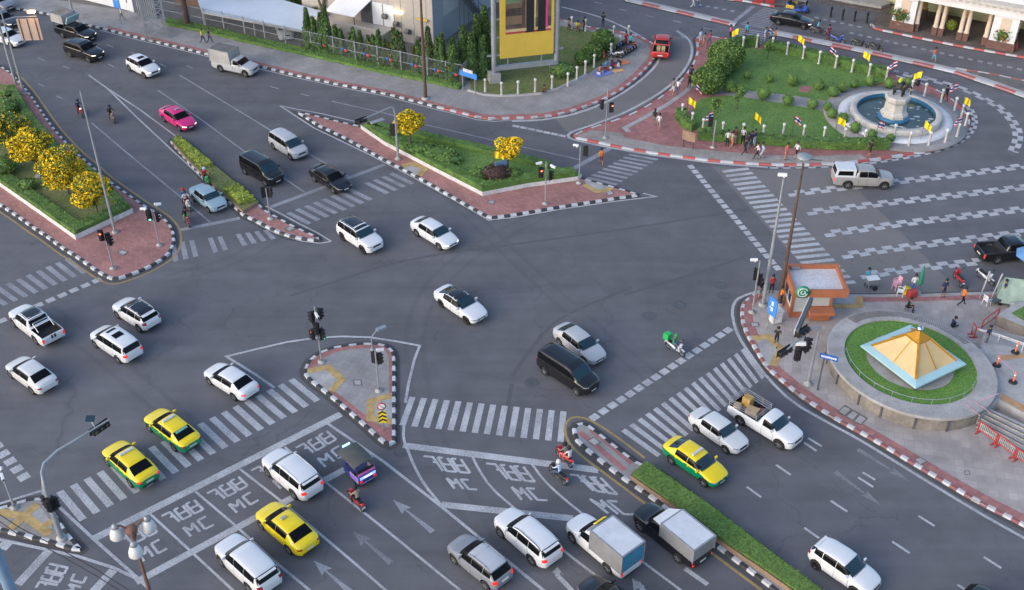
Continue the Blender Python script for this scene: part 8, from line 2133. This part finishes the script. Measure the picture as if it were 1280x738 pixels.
for p, d, m, lab in (((753, 92), (2.0, 1.1), mat('mat_blue', (.16, .2, .5), .8, .2, 2), 'pale blue vendor mat on the pavement, nearest one'), ((763, 82), (1.6, 1.0), mat('mat_blue2', (.05, .2, .5), .8, .2, 2), 'bright blue vendor mat beside the posts'), ((776, 79), (1.8, 1.0), mat('mat_orange', (.6, .2, .1), .8, .2, 2), 'orange red vendor mat, farthest one'), ((772.5, 88.5), (1.2, .7), mat('mat_tan', (.6, .32, .14), .8, .2, 2), 'small tan vendor mat at the right')):
    mb = MB(); mb.rbox((0, 0, .015), (d[0], d[1], .02), .008); tag(mb.build('vendor_mat', m, loc=at(*p, KH), rz=.5), lab, 'mat')
for i in range(16):
    x = 748 + (i % 8) * 3.6 + random.uniform(-1, 1); y = 90 - (i % 8) * 1.6 + (i // 8) * 3
    mb = MB(); mb.rbox((0, 0, .12), (random.uniform(.2, .4), random.uniform(.2, .35), .22), .04)
    tag(mb.build('bag', random.choice([cloth(C_['blue']), cloth(C_['white']), cloth(C_['brown']), cloth(C_['red']), cloth(C_['black'])]), loc=at(x, y, KH), rz=random.random() * 3), 'small bag among the wares on the vendor mats', 'bag', 'bags on the vendor mats')
t = thing('traffic_cone', 'orange traffic cone between the posts behind the vendors', 'cone', at(754.5, 72, KH)); mb = MB(); mb.rbox((0, 0, .03), (.4, .4, .06), .01); mb.build('base', M_BLACK, t); mb = MB(); mb.lathe([(.17, .05), (.04, .8), (1e-4, .81)], n=12); mb.build('cone', M_ORANGE, t)
for p, lab in (((948.5, 3.5), 'red and white water barrier at the top kerb, left one'), ((962.5, 5), 'red and white water barrier at the top kerb, right one')):
    t = thing('water_barrier', lab, 'barrier', at(*p, .01)); mb = MB(); mb.rbox((0, 0, .35), (1.0, .5, .7), .08); mb.build('base', M_RED, t); mb = MB(); mb.rbox((0, 0, .95), (.75, .4, .55), .1); mb.build('upper_block', M_FWHITE, t)
t = thing('traffic_cone', 'small red cone beside the right station pier', 'cone', at(1270, 60.5, .14)); mb = MB(); mb.rbox((0, 0, .03), (.4, .4, .06), .01); mb.build('base', M_RED, t); mb = MB(); mb.lathe([(.16, .05), (.04, .7), (1e-4, .71)], n=12); mb.build('cone', M_RED, t)

# ------------------------------------------------------------------ motorcycles
def bike_meshes():
    D = {}
    Mr = Matrix.Rotation(PI / 2, 4, 'X'); mb = MB()
    pts = [(.20 + .09 * math.cos(a) + .0, .09 * math.sin(a)) for a in [i * PI / 4 for i in range(9)]]
    mb.lathe([(.235 + .055 * math.cos(a), .05 * math.sin(a)) for a in [i * PI / 4 for i in range(9)]], (0, 0, 0), 20, 0, Mr); D['wheel'] = mb.mesh('wheel', [M_TYRE])
    mb = MB(); mb.lathe([(.19, .012), (.16, .012), (.16, -.012), (.19, -.012)], (0, 0, 0), 18, 0, Mr)
    for k in range(5): a = k * 2 * PI / 5; mb.beam((0, 0, 0), (.18 * math.cos(a), 0, .18 * math.sin(a)), .035, .03)
    mb.lathe([(.05, .03), (.05, -.03)], (0, 0, 0), 10, 0, Mr); D['rim'] = mb.mesh('rim', [M_RIM])
    mb = MB()
    mb.tube([(-.85, 0, .74), (-.70, 0, .66), (-.40, 0, .60), (-.12, 0, .52), (.06, 0, .38), (.22, 0, .34), (.36, 0, .50), (.46, 0, .78), (.48, 0, .92)], [.07, .13, .16, .16, .12, .10, .12, .13, .07], 10)
    mb.rbox((.40, 0, .62), (.10, .36, .50), .05, 0, 0, -.28); mb.rbox((.48, 0, .95), (.22, .26, .16), .06); mb.rbox((.64, 0, .60), (.40, .12, .05), .02, 0, 0, .2); mb.rbox((-.75, 0, .70), (.30, .20, .10), .04, 0, 0, -.15)
    D['fairing'] = mb.mesh('fairing', [M_RED])
    mb = MB(); mb.rbox((-.28, 0, .74), (.78, .26, .11), .05, 0, 0, .06); mb.rbox((-.55, 0, .79), (.3, .24, .08), .04); D['seat'] = mb.mesh('seat', [M_BLACK])
    mb = MB(); mb.rbox((-.08, 0, .34), (.40, .24, .24), .06); mb.tube([(-.1, -.13, .28), (-.75, -.15, .36)], [.035, .055], 8); mb.beam((-.62, .09, .29), (-.1, .07, .34), .05, .06); mb.beam((-.62, -.09, .29), (-.1, -.07, .34), .05, .06); mb.tube([(-.62, .1, .32), (-.7, .1, .62)], .03, 6); mb.tube([(-.62, -.1, .32), (-.7, -.1, .62)], .03, 6); mb.tube([(.02, -.3, .27), (.02, .3, .27)], .018, 6); D['engine'] = mb.mesh('engine', [M_STEEL_D])
    mb = MB()
    for s in (.08, -.08): mb.tube([(.64, s, .29), (.46, s, .88)], .025, 6)
    D['fork'] = mb.mesh('fork', [M_CHROME])
    mb = MB(); mb.tube([(.30, -.34, 1.0), (.42, -.2, 1.02), (.46, 0, .99), (.42, .2, 1.02), (.30, .34, 1.0)], .018, 6)
    D['handlebar'] = mb.mesh('handlebar', [M_BLACK])
    mb = MB(); mb.ball((.585, 0, .93), 1, 0, 8, 6, (.05, .10, .08)); D['headlight'] = mb.mesh('headlight', [M_HEAD])
    mb = MB(); mb.rbox((-.90, 0, .72), (.05, .16, .07), .02); D['tail_light'] = mb.mesh('tail_light', [M_TAIL])
    mb = MB(); mb.box((-.93, 0, .56), (.02, .18, .14)); D['number_plate'] = mb.mesh('number_plate', [M_PLATE])
    mb = MB(); mb.tube([(.38, .22, 1.02), (.36, .30, 1.16)], .01, 5); mb.rbox((.35, .33, 1.18), (.03, .13, .09), .015); D['side_mirror'] = mb.mesh('side_mirror', [M_BLACK])
    mb = MB(); mb.tube([(.38, -.22, 1.02), (.36, -.30, 1.16)], .01, 5); mb.rbox((.35, -.33, 1.18), (.03, .13, .09), .015); D['side_mirror2'] = mb.mesh('side_mirror', [M_BLACK])
    return D
BK = bike_meshes()
def bike(p, hd, label, col, z=.012, lit=False, brake=False, box=None, group='motorcycles', loc=None, lean=0.0, toward=None):
    q = Vector(loc) if loc is not None else at(*p, z)
    if toward is not None: d = at(*toward) - at(*p); hd = math.degrees(math.atan2(d.y, d.x))
    t = thing('motorcycle', label, 'motorcycle', q, R(hd), group)
    if lean: t.rotation_euler = (R(lean), 0, R(hd))
    for x in (.64, -.62):
        w = link('wheel', BK['wheel'], t, (x, 0, .29)); link('rim', BK['rim'], w)
    f = link('fairing', BK['fairing'], t); recolour(f, 0, col)
    for k in ('seat', 'engine', 'fork', 'handlebar', 'number_plate', 'side_mirror', 'side_mirror2'): link(k.rstrip('2'), BK[k], t)
    h = link('headlight', BK['headlight'], t); tl = link('tail_light', BK['tail_light'], t)
    if lit: recolour(h, 0, M_HEADON)
    if brake: recolour(tl, 0, M_TAILON)
    if box: mb = MB(); mb.rbox((-.78, 0, 1.10), (.46, .50, .50), .05); mb.build('delivery_box', box, t)
    return t, q, hd
def rider(q, hd, label, top, bottom, helmet=None, pose='ride', **k):
    return person(None, label, pose, top, bottom, hd, loc=q, helmet=helmet, group='motorcycle riders', **k)
PR, PB_, PW, PG, PD = paint((.45, .02, .03), name='bike_red'), paint((.02, .02, .025), name='bike_black'), paint((.62, .63, .65), name='bike_white'), paint((.05, .40, .08), name='bike_green'), paint((.10, .09, .08), name='bike_dark')
t, q, h = bike((101, 144), 0, 'red scooter with its headlamp lit, left one of the pair on the upper left road', PR, lit=True, toward=(106, 151)); rider(q, h, 'rider in navy on the scooter with the lit headlamp', 'navy', 'black', 'navy', sleeve=True)
t, q, h = bike((140.5, 151), 0, 'tan scooter, right one of the pair on the upper left road', paint((.30, .22, .14), name='bike_tan'), toward=(146, 158)); rider(q, h, 'rider in black on the tan scooter', 'black', 'black', 'navy', sleeve=True)
t, q, h = bike((258.5, 230), 0, 'green and orange motorcycle squeezing along the thin median', PG, toward=(263, 238)); rider(q, h, 'rider in a red shirt and pale blue helmet beside the thin median', 'red', 'black', 'pale')
t, q, h = bike((234.5, 260), 0, 'white scooter carrying two people beside the pale blue saloon', PW, toward=(239.5, 267)); rider(q, h, 'scooter driver in a white shirt beside the pale blue saloon', 'white', 'maroon', None); rider(q, h, 'passenger in blue with a red cap on the white scooter', 'blue', 'black', 'red', 'pillion', sleeve=True)
t, q, h = bike((234.5, 280), 0, 'dark red scooter, foremost at the stop line by the left island', paint((.28, .02, .05), name='bike_dark_red'), toward=(238.5, 288)); rider(q, h, 'rider in a black and green jacket foremost at the stop line', 'black', 'green', 'black', sleeve=True)
t, q, h = bike((843.5, 441), 0, 'white delivery scooter with a green box crossing the junction', PW, box=mat('box_green', (.02, .42, .10), .6, .1, 2), toward=(853, 446.5)); rider(q, h, 'delivery rider in a green jacket and green helmet', 'green', 'jeans', 'green', sleeve=True)
t, q, h = bike((446, 632), 0, 'red scooter behind the tuk tuk in the lower left lanes', PR, toward=(438, 623)); rider(q, h, 'rider in a grey shirt and black helmet behind the tuk tuk', 'tan', 'black', 'black', sleeve=True)
t, q, h = bike((705, 577), 0, 'red scooter with two people at the stop line of the motorcycle box', PR, brake=True, toward=(696, 568)); rider(q, h, 'driver in a purple grey shirt on the red scooter at the stop line', 'grey', 'salmon', 'black'); rider(q, h, 'long haired passenger in white on the red scooter at the stop line', 'white', 'salmon', None, 'pillion', long_hair=True)
t, q, h = bike((697, 599), 0, 'black and chrome motorcycle just behind the red scooter at the stop line', PB_, brake=True, toward=(687.5, 590)); rider(q, h, 'rider in a pale denim jacket and white helmet on the black motorcycle', 'pale', 'jeans', 'white', sleeve=True)
bike((1196, 353.5), 0, 'red and black motorcycle parked on the road beside the plaza', PR, toward=(1190, 344), lean=6, group='parked motorcycles by the plaza'); bike((1231, 352), 0, 'white and black motorcycle parked beside the market stall', PW, toward=(1238.5, 357), lean=6, group='parked motorcycles by the plaza')
t, q, h = bike((1022.5, 43), 0, 'dark motorcycle with a cyan shirted rider on the station divider', PD, toward=(1028, 44)); rider(q, h, 'rider in a cyan shirt on the station divider', 'cyan', 'navy', None)
bike((1046, 53.5), 0, 'blue and red motorcycle parked by the station divider', paint((.05, .1, .4), name='bike_blue'), toward=(1052, 55)); bike((1073, 59), 0, 'black motorcycle at the divider above the yellow flag', PB_, toward=(1080, 61)); bike((1094, 64), 0, 'black motorcycle at the divider right of the yellow flag', PB_, toward=(1100, 66))
person((1034.5, 50), 'person in dark red standing at the station divider between the motorcycles', 'stand', 'maroon', 'maroon', 100, .15, group='people around the junction')
for i in range(6):
    bike((786.5 - i * 3.6, 60.5 + i * 2.3), 150 + i * 3, 'motorcycle parked in the tight row behind the pavement vendors', [PR, PB_, paint((.05, .1, .4), name='bike_blue'), PB_, PD, PW][i], z=KH, group='motorcycles parked in a row behind the vendors', lean=5)
person(None, 'driver of the glowing tuk tuk in a dark shirt', 'sit', 'navy', 'black', math.degrees(tk.rotation_euler.z), loc=tk.matrix_basis @ Vector((.22, 0, .27)), group='motorcycle riders')
# --- plaza vendors
M_PINKP = mat('pink_plastic', (.62, .34, .42), .5, .06, 2)
def chair_mesh(m):
    D = []
    mb = MB(); mb.rbox((0, 0, .44), (.46, .46, .04), .015); D.append(('seat', mb.mesh('seat', [m])))
    mb = MB(); mb.rbox((-.22, 0, .68), (.04, .44, .44), .015, 0, 0, -.12); D.append(('backrest', mb.mesh('backrest', [m])))
    for x in (.19, -.19):
        for y in (.19, -.19): mb = MB(); mb.beam((x, y, .43), (x * 1.15, y * 1.15, 0), .045); D.append(('leg', mb.mesh('leg', [m])))
    for s in (.23, -.23): mb = MB(); mb.tube([(.2, s, .44), (.2, s, .64), (-.2, s, .66)], .02, 6); D.append(('armrest', mb.mesh('armrest', [m])))
    return D
CPK, CWH = chair_mesh(M_PINKP), chair_mesh(M_WHITE)
def chair(p, D, label, z, hd=0, dz=0, group='plastic chairs on the plaza'):
    q = at(*p, z); q.z += dz; t = thing('plastic_chair', label, 'chair', q, R(hd), group)
    for n_, m_ in D: link(n_, m_, t)
for k in range(3): chair((1119.5, 362.5), CPK, ('lowest', 'middle', 'topmost')[k] + ' pink plastic chair of the stack at the plaza kerb', KH, 200, k * .16)
chair((1124.5, 369.5), CWH, 'white plastic chair in front of the pink stack', KH, 160); chair((1232.5, 380.5), CWH, 'white plastic chair on the plaza beside the market stall', KH, 30)
t = thing('cool_box_cart', 'grey and white cool box cart at the kerb right of the kiosk', 'cart', at(1088, 361, .02), R(10)); mb = MB(); mb.rbox((0, 0, .75), (.9, .6, .5), .05); mb.build('box', M_ALU, t); mb = MB(); mb.rbox((0, 0, 1.03), (.95, .65, .08), .03); mb.build('lid', M_WHITE, t)
for s in (.3, -.3): mb = MB(); mb.lathe([(.2, -.03), (.2, .03)], (.2, s, .2), 14, 0, Matrix.Rotation(PI / 2, 4, 'X'), cap=True); mb.build('wheel', M_TYRE, t)
mb = MB(); mb.beam((-.3, -.2, 0), (-.3, -.2, .55), .04); mb.beam((-.3, .2, 0), (-.3, .2, .55), .04); mb.build('leg', M_GALV, t)
t = thing('folded_umbrella', 'folded green market umbrella beside the vendor with long hair', 'umbrella', at(1147, 366, KH)); mb = MB(); mb.tube([(0, 0, 0), (0, 0, 2.6)], .025, 6); mb.build('pole', M_GALV, t); mb = MB(); mb.lathe([(.10, .7), (.24, .95), (.17, 1.7), (.03, 2.55)], n=9); mb.build('canopy', M_GREEN, t); mb = MB(); mb.lathe([(.28, 0), (.25, .1), (1e-4, .12)], n=12); mb.build('base', M_CONC, t)
mb = MB(); mb.lathe([(.26, 0), (.32, .45), (.33, .5), (1e-4, .42)], n=14); tag(mb.build('bucket', M_YEL, loc=at(1132.5, 367, KH)), 'large yellow bucket between the white chair and the vendor', 'bucket')
mb = MB(); mb.rbox((0, 0, .3), (.7, .5, .6), .05); tag(mb.build('crate', M_RED, loc=at(1139, 371, KH), rz=.3), 'red crate at the feet of the vendor with long hair', 'crate')
t = thing('market_stall', 'market stall under pale green tarpaulin with folded umbrellas at the right edge', 'stall', at(1268, 376, KH), R(-15))
mb = MB(); mb.add([(-1.5, -1.0, .3), (.6, -1.2, .4), (1.2, .2, 1.9), (-1.0, .6, 1.6), (.9, 1.0, .4), (-1.2, 1.2, .4)], [(0, 1, 2, 3), (3, 2, 4, 5), (1, 4, 2), (0, 3, 5)]); mb.build('tarpaulin', mat('tarp_pale', (.26, .34, .28), .7, .2, 1.5), t)
mb = MB(); mb.rbox((1.6, .8, 1.0), (2.0, 1.4, .9), .1, .4, 0, .3); mb.build('green_cover', M_GREEN, t)
mb = MB(); mb.rbox((.3, -1.4, .45), (1.6, .7, .7), .15, .3); mb.build('sack', M_CONC, t)
for x, y, lx, ly in ((-2.6, -.6, -2.2, .5), (-1.9, -.9, -1.3, .4)): mb = MB(); mb.tube([(x, y, .1), (lx, ly, 2.0)], [.04, .075], 8); mb.build('folded_umbrella', M_CONC, t)
t = thing('wheelbarrow', 'dark hand cart with small wheels beside the market stall', 'cart', at(1244, 380.5, KH), R(20)); mb = MB(); mb.rbox((0, 0, .4), (.8, .5, .2), .05); mb.tube([(-.4, .2, .45), (-1.0, .25, .8)], .02, 6); mb.tube([(-.4, -.2, .45), (-1.0, -.25, .8)], .02, 6); mb.build('tray', M_STEEL_D, t)
for s in (.25, -.25): mb = MB(); mb.lathe([(.2, -.03), (.2, .03)], (.25, s, .2), 14, 0, Matrix.Rotation(PI / 2, 4, 'X'), cap=True); mb.build('wheel', M_TYRE, t)
t = thing('beach_umbrella', 'pale blue umbrella top cut by the right frame edge behind the black pickup', 'umbrella', at(1286, 345, .02)); mb = MB(); mb.tube([(0, 0, 0), (0, 0, 2.5)], .03, 6); mb.build('pole', M_GALV, t); mb = MB(); mb.lathe([(1.5, 1.9), (.8, 2.3), (1e-3, 2.5)], n=8, smooth=False); mb.build('canopy', mat('umbrella_blue', (.12, .26, .5), .7, .1, 1), t)
# ------------------------------------------------------------------ camera and daylight
cam = bpy.data.cameras.new('camera'); co = bpy.data.objects.new('camera', cam); COL.objects.link(co)
co.location = (0, 0, CH); co.rotation_euler = (PI / 2 - PITCH, 0, 0)
cam.sensor_width = 36; cam.lens = FP / 1280 * 36; cam.clip_end = 2000; cam.clip_start = .5
S.camera = co
w = bpy.data.worlds.new('World'); S.world = w; w.use_nodes = True
nt = w.node_tree; bg = nt.nodes['Background']
sky = nt.nodes.new('ShaderNodeTexSky'); sky.sky_type = 'NISHITA'; sky.sun_disc = False
SUN_EL, SUN_AZ = R(24), R(238)       # azimuth clockwise from +y
sky.sun_elevation = SUN_EL; sky.sun_rotation = SUN_AZ
sky.air_density = 1.0; sky.dust_density = 2.0; sky.ozone_density = 1.6
nt.links.new(sky.outputs['Color'], bg.inputs['Color']); bg.inputs['Strength'].default_value = 0.13
ld = bpy.data.lights.new('sun', 'SUN'); lo = bpy.data.objects.new('sun', ld); COL.objects.link(lo)
ld.energy = 0.5; ld.angle = R(95); ld.color = (1.0, .93, .86)
dv = Vector((math.sin(SUN_AZ) * math.cos(SUN_EL), math.cos(SUN_AZ) * math.cos(SUN_EL), math.sin(SUN_EL)))
lo.rotation_euler = dv.to_track_quat('Z', 'Y').to_euler()
S.view_settings.view_transform = 'Standard'; S.view_settings.look = 'None'; S.view_settings.exposure = 1.24; S.view_settings.gamma = 1
S.render.engine = 'CYCLES'
try: S.cycles.use_denoising = True
except Exception: pass
for o in list(S.objects):
    if o.type == 'MESH' and o.parent is None and o.get('category') is None and o.get('kind') is None: o['kind'] = 'structure'
